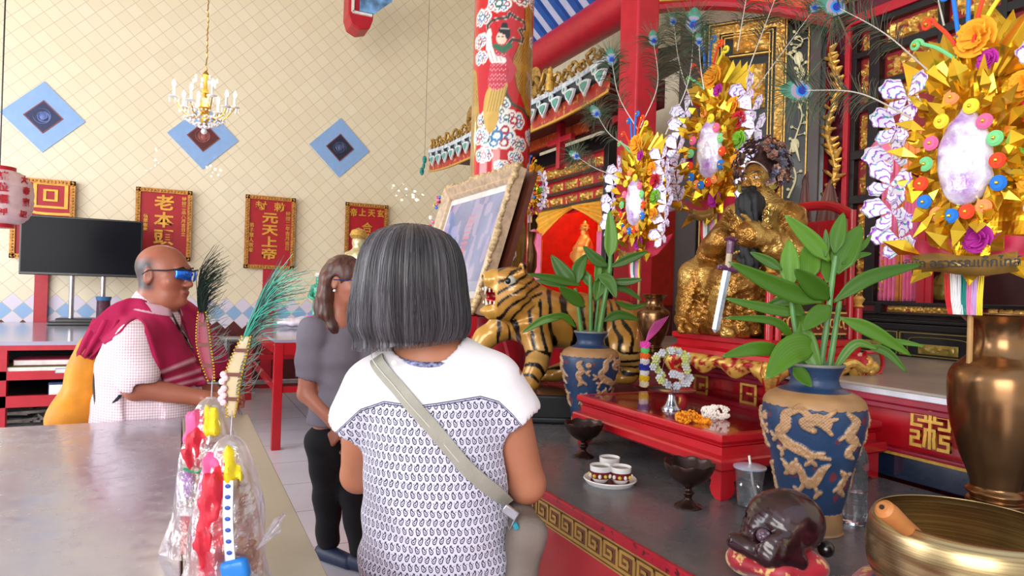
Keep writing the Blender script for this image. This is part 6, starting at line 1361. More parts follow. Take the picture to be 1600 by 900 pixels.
# robe over the knees
kN = L(1148, 442, -.13); kF = L(1092, 434, .06); bN = L(1158, 512, -.14); bF = L(1076, 512, .03)
f.cap(L(1195, 455, -.05), kN, .085, .078, .04).cap(L(1190, 455, .08), kF, .085, .072, .04)
f.cap(kN, L(1150, 500, -.115), .080, .085, .04).cap(kF, L(1082, 498, .045), .072, .068, .04).cap((kN+kF)/2+(0.02, 0, -.02), L(1125, 500, -.02), .07, .075, .05).cap(L(1195, 470, -.02), L(1196, 505, -.0), .13, .12, .05)
f.cap(L(1175, 514, -.15), L(1135, 522, -.19), .030, .022, .015).cap(L(1135, 522, -.19), L(1120, 512, -.205), .022, .014, .01).cap(L(1085, 518, .0), L(1070, 517, -.03), .030, .022, .015).cap(L(1070, 517, -.03), L(1064, 505, -.035), .02, .013, .01)
for a_, b_ in (((1130, 452), (1122, 518)), ((1108, 448), (1098, 520)), ((1092, 446), (1074, 512)), ((1150, 462), (1150, 505)), ((1168, 468), (1178, 516)), ((1190, 462), (1204, 518)), ((1116, 500), (1136, 468)), ((1198, 385), (1160, 402)), ((1222, 360), (1240, 400)), ((1216, 372), (1205, 392))):
    GP = [snapf(L, WS, f, a_[0]+(b_[0]-a_[0])*q, a_[1]+(b_[1]-a_[1])*q, .0) for q in (0, .33, .66, 1)]; f.chain(GP, [.006, .010, .012, .010], .016, 'sub')
def folds(X, Y, Z):
    P = np.stack([X, Y, Z], -1); body = (Z < hc[2]-.09)
    s = .0022*np.sin(60*X-80*Z+30*Y+4*np.sin(14*Z+9*X))+.0014*np.sin(210*(X+.3*Z))*np.sin(200*(Z-.2*X)); sk_ = np.clip((.26-Z)/.1, 0, 1)*(.0045*np.sin(85*X+40*Y+8*np.sin(9*Z))+.0022*np.sin(190*X+90*Y)*np.sin(230*Z+60*X)); return (s+sk_)*body
f.warp(folds); f.box((0, 0, -.05), (3, 3, .1), op='sub', k=.002)
def gcol(V):
    n = vnoise(V, 40, 3); c = np.tile(lin('ab7832'), (len(V), 1)); c = colmix(c, n*.8, '6a431a'); c = colmix(c, (vnoise(V, 14, 9) > .62)*.5, 'e0b868'); return c
M_AG = NT('aged_gold'); vo_ = M_AG.n('ShaderNodeTexVoronoi'); vo_.inputs['Scale'].default_value = 55; M_AG.l(M_AG.obj(), vo_.inputs['Vector']); M_AG.color(M_AG.attr('Col').outputs['Color']); M_AG.set(rough=.30, metal=.7)
M_AG.bump(M_AG.math('ADD', M_AG.math('SINE', M_AG.math('MULTIPLY', vo_.outputs['Distance'], 16)), M_AG.noise(90, 4)), .24, .004); MATS['aged_gold'] = M_AG.m
f.mesh(colf=gcol).build('body', M_AG.m, ts_, smooth=180)
# hands
f = Field((-.26, -.26, .3), (.2, .2, .62), .0042); Rn = axes(hN-wN+(0, 0, .01)); hand(f, wN+(hN-wN)*.35, np.array([Rn[:, 2]*1, Rn[:, 1], Rn[:, 0]]).T, .72, .25)
hF = L(1146, 374, -.10); Rn = axes(hF-wF+(0, 0, .001)); hand(f, wF, np.array([Rn[:, 2], Rn[:, 1], Rn[:, 0]]).T, .72, 1.1); f.mesh(colf=gcol).build('hands', vmat('aged_gold', .36, .6), ts_, smooth=180)
mb = MB(); mb.tube([wN+(hN-wN)*.36+np.array([0, -.012, 0])*0, wN+(hN-wN)*.42], [.040, .036], 14); mb.build('sleeve_lining', mat('dark_red_lining', '8f1630', .5), ts_)
mb = MB(); 
for q in (-1, 1): mb.ball(T_(q*.031, .079, .011), (.010, .010, .006), 6)
e = mb.build('eyes', mat('eye_white', 'e8e4de', .2), ts_); mi = MB(); [mi.ball(T_(q*.031, .089, .011), .0045, 6) for q in (-1, 1)]; mi.build('pupil', M_BLACK, e)
mb = MB(); [mb.tube([T_(q*.012, .094, .030), T_(q*.034, .094, .042), T_(q*.056, .078, .040)], [.0016, .0026, .001], 5) for q in (-1, 1)]; mb.build('eyebrows', M_BLACK, ts_)
# beard : long black hair
def gcurve(mb, root, L_, spread, rng, n=9, r=.0022):
    d_ = spread; P = [np.array(root)]
    for k in range(n): P.append(P[-1]+(d_*(1-k/n)*.5+np.array([0, 0, -1.0]))*L_/n+rng.normal(0, .0008, 3))
    mb.tube(P, np.linspace(r, r*.4, n+1), 4, caps=False)
f = Field((-.26, -.26, .08), (.16, .16, .62), .0055); c0_ = T_(0, .085, -.06); f.chain([c0_, L(1172, 318, -.09), L(1166, 342, -.10)], [.018, .046, .036], .02).chain([L(1166, 340, -.10), L(1168, 372, -.135), L(1168, 410, -.15), L(1168, 458, -.16)], [.036, .034, .040, .020], .02).cap(T_(-.03, .085, -.045), T_(.03, .085, -.045), .010, .010, .01)
f.warp(lambda X, Y, Z: .0035*np.sin(230*X+120*Y+20*Z)+.003*np.sin(130*X-200*Y+12*Z)); bd = f.mesh().build('beard', mat('black_beard', '0c0c12', .6), ts_, smooth=180)
rng = np.random.default_rng(4); mb = MB()
for k in range(260): a = rng.uniform(-1, 1); gcurve(mb, T_(a*.040, .086-.03*abs(a), -.05-.03*abs(a)), rng.uniform(.10, .19), np.array([a*.55*Rh[0, 0]-.1, a*.3, 0]), rng, r=.0016)
for k in range(160): q = L(1166+rng.uniform(-12, 12), 345+rng.uniform(0, 30), -.12+rng.uniform(-.02, .02)); gcurve(mb, q, rng.uniform(.15, .30), np.array([rng.normal(0, .12), rng.normal(0, .05), 0]), rng, r=.0016)
mb.build('beard_strands', mat('black_beard', '0c0c12', .6), bd)['kind'] = 'stuff'
# crown of metal flowers
rng = np.random.default_rng(12); mb = MB(); cen = T_(0, -.03, .055)
f = Field((-.2, -.2, .4), (.3, .25, .86), .007); f.ell(T_(0, -.035, .04), np.array((.085, .095, .09))*.80, Rh, .0).cap(T_(0, -.02, .1), T_(0, -.02, .16), .045, .018, .02).cap(T_(.0, -.06, -.02), T_(0, -.08, -.09), .05, .03, .02); f.ell(T_(0, .06, -.02), np.array((.075, .07, .085))*.8, Rh, .004, 'sub'); cr_ = f.mesh().build('crown', mat('dark_copper', '4b3230', .4, .6, var=.4, vs_=60), ts_)
mc = [mat('copper_petal_a', '8a5c50', .4, .4, var=.4, vs_=90), mat('copper_petal_b', 'a98470', .4, .4, var=.4, vs_=90), mat('copper_petal_c', '5d5a6c', .4, .4, var=.4, vs_=90)]
for mi_ in range(3):
    mb = MB()
    for k in range(105):
        a = rng.uniform(-.25*PI, 1.25*PI); b = rng.uniform(-.6, 1.3); q = np.array([math.cos(a)*math.cos(b)*.118, -math.sin(a)*math.cos(b)*.125-.01, .045+math.sin(b)*.13])
        if q[1] > .05 and q[2] < .09: continue
        q *= rng.uniform(1.02, 1.34); q[2] += .014; c_ = T_(*q); N_ = (c_-cen)/np.linalg.norm(c_-cen); x_, y_, _ = frame_of(N_)
        for j in range(5):
            th = j*2*PI/5+k; e_ = x_*math.cos(th)+y_*math.sin(th); s_ = np.cross(N_, e_); R1 = .0145
            mb.add([c_, c_+e_*R1*.6+s_*R1*.5+N_*.004, c_+e_*R1*1.15+N_*.007, c_+e_*R1*.6-s_*R1*.5+N_*.004, c_-N_*.002], [(0, 3, 2, 1), (4, 1, 2, 3)])
        mb.ball(c_+N_*.004, .0035, 4)
    for k in range(7): a = k/6*PI*1.1-.1; q = T_(math.cos(a)*.06, -.02, .13); e_ = T_(math.cos(a)*.11, -.03, .17+.05*math.sin(a)); mb.tube([q, e_], [.004, .001], 5)
    mb.build('metal_flowers', mc[mi_], cr_, smooth=0)
MB().tube([T_(math.cos(a)*.070, .052*max(0, math.sin(a))+.018, .025+.075*math.sin(a)) for a in np.linspace(-.5, PI+.5, 30)], .0032, 6).build('crown_rim', mat('pale_metal', 'b9a59a', .3, .7), cr_)
MB().lathe([(0, -.006), (.017, -.004), (.018, .004), (.0, .008)], 14, T_(-.095, .02, -.03)*1.0, R=rot('X', PI/2)).lathe([(0, -.006), (.017, -.004), (.018, .004), (.0, .008)], 14, T_(.095, .02, -.03), R=rot('X', PI/2)).build('ear_roundels', mat('mossy_gold', '8f7f2e', .45, .4), ts_)
# gold belt boss and scaly trims
mb = MB(); c_ = L(1184, 416, -.145); mb.lathe([(.0, .008), (.011, .006), (.014, 0)], 14, c_, R=rot('X', PI/2)); 
for k in range(16): q = L(1205-k*4.5, 398+5*math.sin(k*.45), -.155-.0*k); mb.ball(q, .006, 5)
mb.build('belt_boss', M_GOLD, ts_)
# sword
sw = thing('ceremonial_sword', 'steel sword with violet hilt held upright by the gilded statue', 'sword', WS.o, -YAW)
a = L(1137, 420, -.235); b = L(1117, 521, -.235); D_ = (b-a); n_ = np.array([0, -1., 0]); s_ = np.cross(D_, n_); s_ /= np.linalg.norm(s_)
def blade(mb, a, b, w, th, tip=.06):
    V = [a-s_*w, a-n_*0+n_*th, a+s_*w, a-n_*th, b-D_*tip-s_*w*.9, b-D_*tip+n_*th, b-D_*tip+s_*w*.9, b-D_*tip-n_*th, b]; return mb.add(V, [(0, 1, 5, 4), (1, 2, 6, 5), (2, 3, 7, 6), (3, 0, 4, 7), (4, 5, 8), (5, 6, 8), (6, 7, 8), (7, 4, 8), (0, 3, 2, 1)])
bl_ = blade(MB(), a, b, .0145, .004).build('blade', mat('worn_steel', 'b9bfc8', .3, .5, var=.2, vs_=40), sw, smooth=0); MB().bar(a+n_*.0048, b-D_*.08+n_*.0045, .007, .0012).build('blue_groove', mat('blue_stripe', '6f86b8', .4), bl_, smooth=0)
M_VIO = mat('violet_lacquer', '5b2c50', .35, wear=('9c8290', 70, .62)); hp_ = L(1142, 378, -.225)
MB().tube([a-s_*.034, a-D_*.01, a+s_*.034], [.009, .011, .009], 8).tube([a-s_*.034-D_*.03, a-s_*.030+D_*.02], [.006, .008], 8).tube([a+s_*.034-D_*.03, a+s_*.030+D_*.02], [.006, .008], 8).build('guard', M_VIO, sw); MB().tube([a, hp_], [.011, .011], 10).build('grip', mat('pale_grip', 'b9a68a', .5, bump=.5), sw)
MB().tube([a+(hp_-a)*.55, hp_, hp_+(hp_-a)*.08, hp_+(hp_-a)*.2], [.013, .015, .026, .010], 10).build('pommel', M_VIO, sw)
# ================================================================ blue vases with applied dragons
def vase_profile():
    p = [(.000, .0), (.070, .0), (.073, .008), (.0715, .05), (.078, .08), (.090, .14), (.105, .20), (.1185, .255), (.1235, .29), (.121, .318), (.110, .338), (.085, .352), (.064, .362), (.058, .374), (.058, .386), (.064, .402), (.071, .414), (.0715, .420), (.066, .420), (.054, .405), (.052, .38), (.0, .37)]
    return np.array(p)
def dragon_vase(seed=0):
    P = vase_profile(); s = spline(np.hstack([P, P[:, :1]*0]), 420)[:, :2]; s[:, 0] = np.maximum(s[:, 0], 0); nz = len(s); nt = 380
    th = np.linspace(0, 2*PI, nt, endpoint=False); T, K = np.meshgrid(th, np.arange(nz), indexing='ij'); R0 = s[K, 0]; Z = s[K, 1]
    outer = K < int(nz*.78)
    u = (T % (PI))*.115*1.0; v = Z            # two repeats around, u in 0..0.361
    def dragon(pts, r, w0=0): return seg2(u, v, pts, r)
    d = np.full(T.shape, 9.0)
    def body(pts, rs):
        nonlocal d
        P_ = spline([(a, b, c) for (a, b), c in zip(pts, rs)], 26); d = np.minimum(d, seg2(u, v, P_[:, :2], P_[:, 2]))
    # upper dragon
    body([(.150, .312), (.128, .300), (.126, .272), (.108, .250), (.128, .228), (.160, .216), (.185, .206), (.215, .214)], [.006, .011, .012, .012, .013, .013, .009, .002])
    body([(.135, .300), (.155, .318), (.178, .300), (.170, .282), (.188, .268)], [.004, .006, .008, .010, .006])
    body([(.170, .286), (.196, .296), (.214, .284), (.222, .296)], [.012, .014, .010, .003])
    for a, b in (((.200, .296), (.232, .318)), ((.196, .290), (.235, .300)), ((.205, .282), (.226, .262)), ((.112, .250), (.092, .236)), ((.092, .236), (.078, .246)), ((.092, .236), (.080, .226)), ((.128, .228), (.108, .208)), ((.108, .208), (.094, .212)), ((.108, .208), (.102, .192)), ((.165, .215), (.182, .192)), ((.182, .192), (.170, .180)), ((.182, .192), (.196, .182)), ((.15, .318), (.16, .332)), ((.185, .206), (.230, .200))): body([a, ((a[0]+b[0])/2+.002, (a[1]+b[1])/2), b], [.005, .0045, .003])
    # lower dragon
    body([(.108, .170), (.128, .160), (.142, .172), (.158, .160), (.170, .136), (.196, .140), (.212, .168), (.232, .186)], [.005, .012, .012, .010, .012, .012, .010, .002])
    for a, b in (((.120, .165), (.100, .182)), ((.118, .155), (.104, .146)), ((.140, .170), (.146, .190)), ((.165, .132), (.146, .108)), ((.146, .108), (.132, .116)), ((.146, .108), (.140, .096)), ((.190, .135), (.205, .110)), ((.205, .110), (.218, .114)), ((.205, .110), (.196, .098))): body([a, ((a[0]+b[0])/2+.002, (a[1]+b[1])/2), b], [.005, .005, .003])
    # side dragon
    body([(.030, .300), (.018, .285), (.030, .262), (.014, .240), (.026, .214), (.010, .196)], [.005, .010, .011, .011, .010, .003]); body([(.262, .312), (.285, .290), (.268, .262), (.292, .240), (.276, .216), (.300, .200)], [.004, .011, .012, .011, .010, .003])
    body([(.020, .160), (.034, .150), (.022, .128), (.036, .104), (.050, .092)], [.004, .010, .010, .009, .003]); body([(.270, .168), (.290, .150), (.276, .126), (.300, .104)], [.004, .010, .010, .004])
    for a, b in (((.030, .262), (.052, .252)), ((.052, .252), (.064, .262)), ((.052, .252), (.062, .242)), ((.026, .214), (.050, .204)), ((.268, .262), (.246, .250)), ((.292, .24), (.316, .232)), ((.034, .15), (.052, .166)), ((.022, .128), (.006, .118)), ((.276, .126), (.256, .118)), ((.290, .15), (.312, .160))): body([a, ((a[0]+b[0])/2, (a[1]+b[1])/2+.002), b], [.005, .0045, .003])
    d = np.minimum(d, np.hypot(u-.058, (v-.285))-.011); d = np.minimum(d, np.hypot((u-.165), (v-.082)*1.2)-.014); d = np.minimum(d, seg2(u, v, [(.165, .075), (.170, .056)], [.006, .001]))
    N3 = np.stack([u, v, u*0], -1); scal = .0030*np.sin(u*800)*np.sin(v*800)+.0045*(vnoise(N3, 150, 3)-.5)
    rel = np.clip((-d+.0035)/.006, 0, 1); rel = rel*rel*(3-2*rel)
    red = ((vnoise(N3, 42, 9) > .74) & (d > .004) & (v > .07) & (v < .31))
    sc_ = .003*np.abs(np.sin(T*14)); band = (Z < .052+sc_) | ((Z > .318-sc_) & (Z < .352)); band = band & outer; mid = (Z > .05) & (Z < .33) & outer
    R = R0+(rel*(.0055+scal))*mid+band*.0018
    V = np.stack([R*np.cos(T), R*np.sin(T), Z], -1); c = np.tile(lin('243c5e'), T.shape+(1,))
    c = np.where((rel*mid > .35)[..., None], lin('b08a66'), c); c = np.where((red & mid)[..., None], lin('6d2f38'), c); c = np.where(band[..., None], lin('a27a50'), c); c = np.where(((Z > .414) | ((~outer)))[..., None], lin('77756f'), c)
    n = vnoise(V, 30, 2)[..., None]; c = c*(.85+.3*n)
    return MB().grid(V, closed_u=True, col=c)
M_VASE = vmat('glazed_vase', .38, bump=.2, bs=220)
vb = atd(1266, 827, 1.70); 
tv = thing('dragon_vase', 'blue vase with tan raised dragons at the front of the counter, holding long leaves', 'vase', (vb[0], vb[1], ZA), 2.2, 'blue dragon vases')
dragon_vase().build('vase_body', M_VASE, tv, smooth=180)
vb2 = atd(919, 655, 2.85)
tv2 = dup(tv, (vb2[0], vb2[1], ZA), 3.6, 'blue vase with tan raised dragons beside the tiger, left of the low red table')
# ---- leafy stems in the vases
M_LEAF = NT('leaf_green'); q = M_LEAF.attr('uvp').outputs['Vector']; s_ = M_LEAF.n('ShaderNodeSeparateXYZ'); M_LEAF.l(q, s_.inputs[0])
M_LEAF.color(M_LEAF.mix(M_LEAF.math('MULTIPLY_ADD', M_LEAF.math('SINE', M_LEAF.math('MULTIPLY', s_.outputs[0], 60)), .10, .25), M_LEAF.ramp(s_.outputs[2], [(0, '1f440c'), (1, '4a7a1a')]), M_LEAF.ramp(s_.outputs[2], [(0, '325c10'), (1, '76a030')]))); M_LEAF.set(rough=.38, spec=.35); M_LEAF = M_LEAF.m
M_STEM = mat('stem_green', '4f8040', .45, var=.2)
def leaf(mb, A_, B_, C_, w, tone, up=(0, 0, 1), fold=.25):
    """ribbon leaf from A through B to the tip C, width w, folded along its rib"""
    P = spline([A_, B_, C_], 18) if not np.allclose(A_, B_) else spline([A_, (np.array(A_)+C_)/2, C_], 18)
    T = np.gradient(P, axis=0); T /= np.linalg.norm(T, axis=1, keepdims=True); V = []; UVs = []
    vd = P.mean(0)-np.array(LCAM); vd /= np.linalg.norm(vd)
    for i in range(18):
        t_ = i/17; S = np.cross(T[i], vd); nS = np.linalg.norm(S); S = S/(nS if nS > 1e-6 else 1); N = np.cross(S, T[i]); wd = w/2*(math.sin(PI*min(1, t_*.92+.08))**.75)*(1-.15*t_)+.0012
        wd = wd*(.35+.65*min(1, t_*4))
        if t_ > .98: wd = .0006
        row = []; ur = []
        for j in range(7): a = (j/6-.5)*2; row.append(P[i]+S*wd*a+N*wd*abs(a)*fold*-1+S*0); ur.append((a*.5, t_, tone))
        V.append(row); UVs.append(ur)
    mb.grid(np.array(V), uv=np.array(UVs)); return mb
def plant(name, label, px0, d0, base, stems, leaves, seed):
    global LCAM
    FRp = Frame(px0, d0, base); t = thing(name, label, 'plant', FRp.o, -YAW); LCAM = (CP-FRp.o) @ RZL; r = random.Random(seed)
    for pts, rad in stems:
        mb = MB(); P = spline([FRp(*q) for q in pts], 24); rr = rad*(1+.10*(np.sin(np.arange(24)*1.6) > .8)); mb.tube(P, rr*np.linspace(1, .75, 24), 8); mb.build('stem', M_STEM, t)
    for pts, w, tone in leaves:
        dy = pts[3] if len(pts) > 3 else r.uniform(-.03, .03); a, b, c = pts[:3]
        m = MB(); leaf(m, FRp(a[0], a[1], dy*.3), FRp(b[0], b[1], dy*.8), FRp(c[0], c[1], dy*1.3), w*d0/F, tone)
        o = m.build('leaf', M_LEAF, t, smooth=180); s = o.modifiers.new('s', 'SOLIDIFY'); s.thickness = .0012
    return t
plant('leafy_stems', 'tall green broad leaved stems standing in the front blue vase', 1272, 1.70, ZA,
 [([(1262, 640, 0), (1252, 560, 0), (1240, 500, .0), (1236, 455, .0)], .0075), ([(1274, 640, 0), (1284, 560, 0), (1293, 500, 0), (1300, 440, 0), (1306, 400, 0)], .0085), ([(1284, 640, .01), (1298, 560, .01), (1306, 510, .01), (1312, 470, 0)], .0085), ([(1268, 640, .02), (1270, 560, .02), (1262, 500, .02)], .006)],
 [(((1296, 408), (1268, 376), (1226, 336)), 27, .9), (((1304, 396), (1309, 366), (1318, 332)), 24, .5), (((1308, 428), (1322, 392), (1346, 352)), 40, .5), (((1235, 452), (1234, 412), (1233, 374)), 30, 1.0), (((1288, 472), (1225, 452), (1138, 409), -.05), 30, .45), (((1222, 422), (1200, 408), (1172, 394)), 16, .3), (((1296, 468), (1270, 446), (1241, 420), -.05), 32, .35), (((1302, 472), (1358, 434), (1442, 412), -.02), 23, .3), (((1258, 492), (1200, 482), (1132, 466)), 17, .5), (((1244, 540), (1212, 503), (1132, 496), -.04), 13, .4), (((1278, 540), (1236, 548), (1197, 592), -.08), 44, .7), (((1226, 548), (1180, 545), (1128, 557), -.05), 22, .6), (((1252, 502), (1262, 545), (1282, 584), -.04), 32, .6), (((1298, 478), (1276, 494), (1254, 516), -.04), 28, .5), (((1312, 496), (1364, 518), (1424, 556), -.03), 22, .7), (((1298, 585), (1335, 538), (1372, 545), -.03), 13, .6), (((1350, 540), (1385, 550), (1417, 582), -.03), 13, .4), (((1370, 531), (1405, 534), (1445, 541)), 8, .7), (((1290, 402), (1291, 380), (1290, 358)), 9, .4), (((1262, 440), (1264, 410), (1262, 380), .04), 34, .8), (((1240, 572), (1254, 588), (1268, 604), -.075), 20, .4), (((1325, 400), (1348, 385), (1362, 366)), 8, .5), (((1316, 412), (1340, 400), (1362, 396)), 9, .4), (((1292, 442), (1298, 410), (1300, 385), .04), 30, .7), (((1255, 470), (1225, 470), (1196, 478), .04), 18, .4), (((1262, 520), (1250, 500), (1246, 470), .05), 22, .7)], 5)
plant('leafy_stems', 'smaller green leaved stems standing in the blue vase by the tiger', 922, 2.85, ZA,
 [([(914, 560, 0), (906, 500, 0), (899, 450, 0)], .010), ([(922, 560, 0), (923, 490, 0), (922, 430, 0)], .010), ([(930, 560, 0), (941, 490, 0), (952, 430, 0), (954, 400, 0)], .012), ([(926, 560, .02), (932, 500, .02), (938, 440, .02)], .008)],
 [(((900, 446), (882, 428), (861, 398)), 26, .2), (((902, 444), (904, 420), (918, 396)), 22, .3), (((908, 446), (868, 436), (824, 428), -.04), 13, .3), (((950, 416), (930, 404), (911, 384)), 18, .2), (((952, 418), (984, 404), (1012, 393)), 14, .2), (((934, 430), (952, 440), (963, 466), -.05), 20, .3), (((952, 440), (980, 440), (1004, 436)), 12, .2), (((914, 480), (892, 462), (873, 448), -.04), 20, .3), (((900, 512), (880, 494), (852, 496), -.05), 10, .5), (((890, 492), (850, 500), (816, 520), .02), 13, .6), (((942, 502), (968, 492), (1000, 500)), 15, .2), (((946, 450), (976, 452), (1004, 470)), 10, .2), (((952, 404), (955, 372), (952, 328)), 22, .9), (((930, 470), (940, 440), (955, 408), .03), 24, .6), (((890, 446), (862, 442), (836, 438), .03), 11, .3), (((925, 450), (915, 432), (900, 420), .03), 16, .4), (((960, 470), (985, 480), (1012, 475), .02), 9, .3), (((930, 440), (935, 420), (930, 395), .02), 12, .6)], 6)
plant('dark_red_stems', 'dark reddish brown pointed leaves rising behind the throne', 1292, 2.95, ZS,
 [([(1285, 560, 0), (1290, 480, 0), (1292, 420, 0)], .008)],
 [(((1268, 430), (1258, 350), (1258, 272)), 20, .3), (((1278, 440), (1285, 350), (1297, 280)), 22, .3), (((1302, 440), (1302, 360), (1300, 285)), 26, .3), (((1290, 430), (1272, 380), (1262, 340)), 18, .3), (((1262, 300), (1258, 285), (1262, 268)), 10, .3)], 7)
mred = NT('red_brown_leaf'); mred.color(mred.ramp(mred.noise(5, 3), [(.3, '3e1712'), (.7, '7a3a26')])); mred.set(rough=.4)
for o in [o for o in COL.objects if o.parent and o.parent.name.startswith('dark_red_stems') and o.name.startswith(('leaf', 'stem'))]: o.data.materials[0] = mred.m
# ================================================================ brassware
M_BRZ = mat('polished_bronze', '8f6a48', .24, .9, var=.2, vs_=7); M_BRS = NT('spun_brass'); q = M_BRS.n('ShaderNodeMapping'); M_BRS.l(M_BRS.obj(), q.inputs[0]); q.inputs['Scale'].default_value = (.3, .3, 40)
M_BRS.color(M_BRS.ramp(M_BRS.noise(8, 3, q.outputs[0]), [(.3, '8c7650'), (.7, 'c2ab80')])); M_BRS.set(rough=.25, metal=.95, aniso=.7); M_BRS = M_BRS.m
prof = [(0, 0), (.085, 0), (.092, .01), (.088, .03), (.066, .05), (.058, .062), (.068, .068), (.070, .078), (.060, .084), (.066, .092), (.072, .10), (.060, .112), (.062, .125), (.070, .15), (.090, .20), (.108, .26), (.117, .32), (.119, .36), (.117, .395), (.106, .42), (.085, .44), (.072, .455), (.064, .48), (.064, .505), (.072, .53), (.092, .552), (.102, .558), (.096, .559), (.066, .54), (.052, .50), (.05, .46), (0, .45)]
sp_ = spline([(a, b, 0) for a, b in prof], 200)
bvp = atd(1556, 822, 1.72)
tbv = thing('brass_vase', 'tall polished bronze altar vase behind the singing bowl', 'vase', (bvp[0], bvp[1], ZA), 0, 'bronze altar vases'); tbv.scale = (.97, .97, 1.0)
MB().lathe([(max(a, 0), b) for a, b, _ in sp_], 64, closed=True).build('vase_body', M_BRZ, tbv, smooth=180)
def brass_copy(px, py_top, d, base, label, sc):
    p = atd(px, py_top, d); c = dup(tbv, (p[0], p[1], base), 0, label, 'bronze altar vases', scale=sc); return c
p = atd(1022, 460, 2.98); brass_copy(1022, 460, 2.98, ZS, 'small bronze vase left of the throne under the left paper bouquet', (.62, .62, (p[2]-ZS)/.559))
p = atd(1128, 345, 3.0); brass_copy(1128, 345, 3.02, ZS, 'bronze vase behind the gilded statue under the middle paper bouquet', (.62, .62, .5/.559))
p = atd(828, 365, 5.3)
tn = thing('far_vase', 'small bronze vase on a stand beside the painted pillar', 'vase', (p[0], p[1], 0)); tn.scale = (1, 1, 1.055); MB().lathe([(.16, 0), (.16, 1.35), (0, 1.35)], 24).build('stand', M_DRED, tn); MB().lathe([(.05, 1.35), (.03, 1.40), (.062, 1.5), (.062, 1.6), (.035, 1.68), (.055, 1.76), (.05, 1.76), (.02, 1.68)], 24).build('vase_body', M_BRZ, tn)
# singing bowl
c = atd(1512, 826, 1.13); bz = .195; R1 = .166
t = thing('singing_bowl', 'large brass singing bowl at the right front corner of the counter', 'bowl', (c[0], c[1], ZA)); t.scale = (.87, .87, .95)
prof = spline([(.0, .055, 0), (.07, .058, 0), (.125, .075, 0), (.168, .12, 0), (.176, .165, 0), (.172, .205, 0), (.163, .225, 0)], 40); inn = prof[::-1].copy(); inn[:, 0] = np.maximum(inn[:, 0]-.006, 0); inn[:, 1] += .003
MB().lathe([(max(a, 0), b) for a, b, _ in prof]+[(max(a, 0), b) for a, b, _ in inn], 90, closed=True).build('bowl', M_BRS, t, smooth=180)
t = thing('bowl_cushion', 'brocade ring cushion in red and gold under the singing bowl', 'cushion', (c[0], c[1], ZA))
M_BROC = NT('brocade'); n1 = M_BROC.noise(34, 3); M_BROC.color(M_BROC.ramp(n1, [(.34, '2a2350'), (.42, '9c1426'), (.55, 'a3162c'), (.62, 'd0a050'), (.72, '7a1a2c')])); M_BROC.set(rough=.5, sheen=.3); M_BROC.bump(M_BROC.noise(50, 3), .5, .006); M_BROC = M_BROC.m
th = np.linspace(0, 2*PI, 120, endpoint=False); ph = np.linspace(0, 2*PI, 24, endpoint=False); TT, PH = np.meshgrid(th, ph, indexing='ij')
def torus(R, r, zc, lob): rr = r*(1+.10*np.cos(TT*lob)); return np.stack([(R+rr*np.cos(PH))*np.cos(TT), (R+rr*np.cos(PH))*np.sin(TT), zc+rr*.85*np.sin(PH)], -1)
MB().grid(torus(.15, .044, .038, 8), closed_u=True, closed_v=True).build('ring', M_BROC, t, smooth=180); MB().lathe([(0, .0), (.12, .0), (.12, .03), (0, .045)], 30).build('pad', M_BROC, t, smooth=180)
A_ = atd(1381, 795, 1.06); B_ = c+np.array([.03, .01, 0]); B_[2] = ZA+.10
t = thing('wooden_striker', 'turned wooden striker leaning inside the singing bowl', 'striker', A_); D_ = B_-A_
MB().tube([A_*0-D_*.02, A_*0, D_*.06, D_*.2, D_*.55, D_*.98, D_], [.010, .0155, .0165, .0135, .012, .0125, .008], 18).build('stick', mat('turned_wood', 'b5723a', .5, var=.2), t); MB().tube([-D_*.026, D_*.01], [.004, .004], 10).build('hole', mat('dark_hole', '2a1408', .8), t)
# wooden fish on cushion
wf = atd(1222, 836, 1.40)
t = thing('wooden_fish', 'dark carved wooden fish drum on a red brocade cushion', 'drum', (wf[0], wf[1], ZA+.055), -YAW)
f = Field((-.16, -.12, -.03), (.16, .12, .16), .0032); f.ell((.006, 0, .058), (.080, .070, .068), k=0).cap((-.02, 0, .045), (-.085, -.01, .012), .050, .020, .03).ell((-.03, -.066, .028), (.045, .016, .03), k=.01)
f.cap((-.105, -.02, .020), (-.055, -.055, .012), .018, .024, .012).cap((-.05, -.062, .010), (.01, -.062, -.0), .024, .018, .012)
f.ell((-.062, -.050, .042), (.030, .020, .012), k=.004, op='sub'); f.box((0, 0, -.045), (1, 1, .05), op='sub', k=.003)
f.warp(lambda X, Y, Z: .0006*np.sin(150*np.hypot(X+.01, Z-.09))*(Y < 0)*(X < .05)+.0008*np.sin(260*X+120*Z)*np.sin(240*Z)*(X < -.02)); f.mesh().build('drum_body', mat('dark_rosewood', '2c1218', .25, var=.4, vs_=22, coat=.5), t, smooth=180)
mb = MB(); mb.ball((-.060, -.052, .046), .014, 8)
for k in range(6): a = k*1.05; mb.ball((-.060+.010*math.cos(a), -.064, .046+.010*math.sin(a)), .0045, 5)
mb.build('carved_eye', mat('rosewood_light', '5a4658', .3, coat=.5), t)
t = thing('drum_mallet', 'black stick with round head resting behind the wooden fish', 'mallet', (wf[0], wf[1], ZA), -YAW); Lw = Frame(1222, 1.40, ZA)
A_ = Lw(1150, 803, -.0)-Lw(1222, 450, 0)*np.array([1, 1, 0]); B_ = Lw(1200, 826, .08)-Lw(1222, 450, 0)*np.array([1, 1, 0]); C_ = Lw(1280, 858, -.0)-Lw(1222, 450, 0)*np.array([1, 1, 0])
MB().tube([A_, A_+(C_-A_)*.4+(0, .085, 0), C_+(0, .02, 0)], .0056, 10).build('stick', mat('black_wood', '141116', .25, coat=.5), t); MB().ball(C_, .0175, 12).build('head', mat('black_wood', '141116', .25, coat=.5), t)
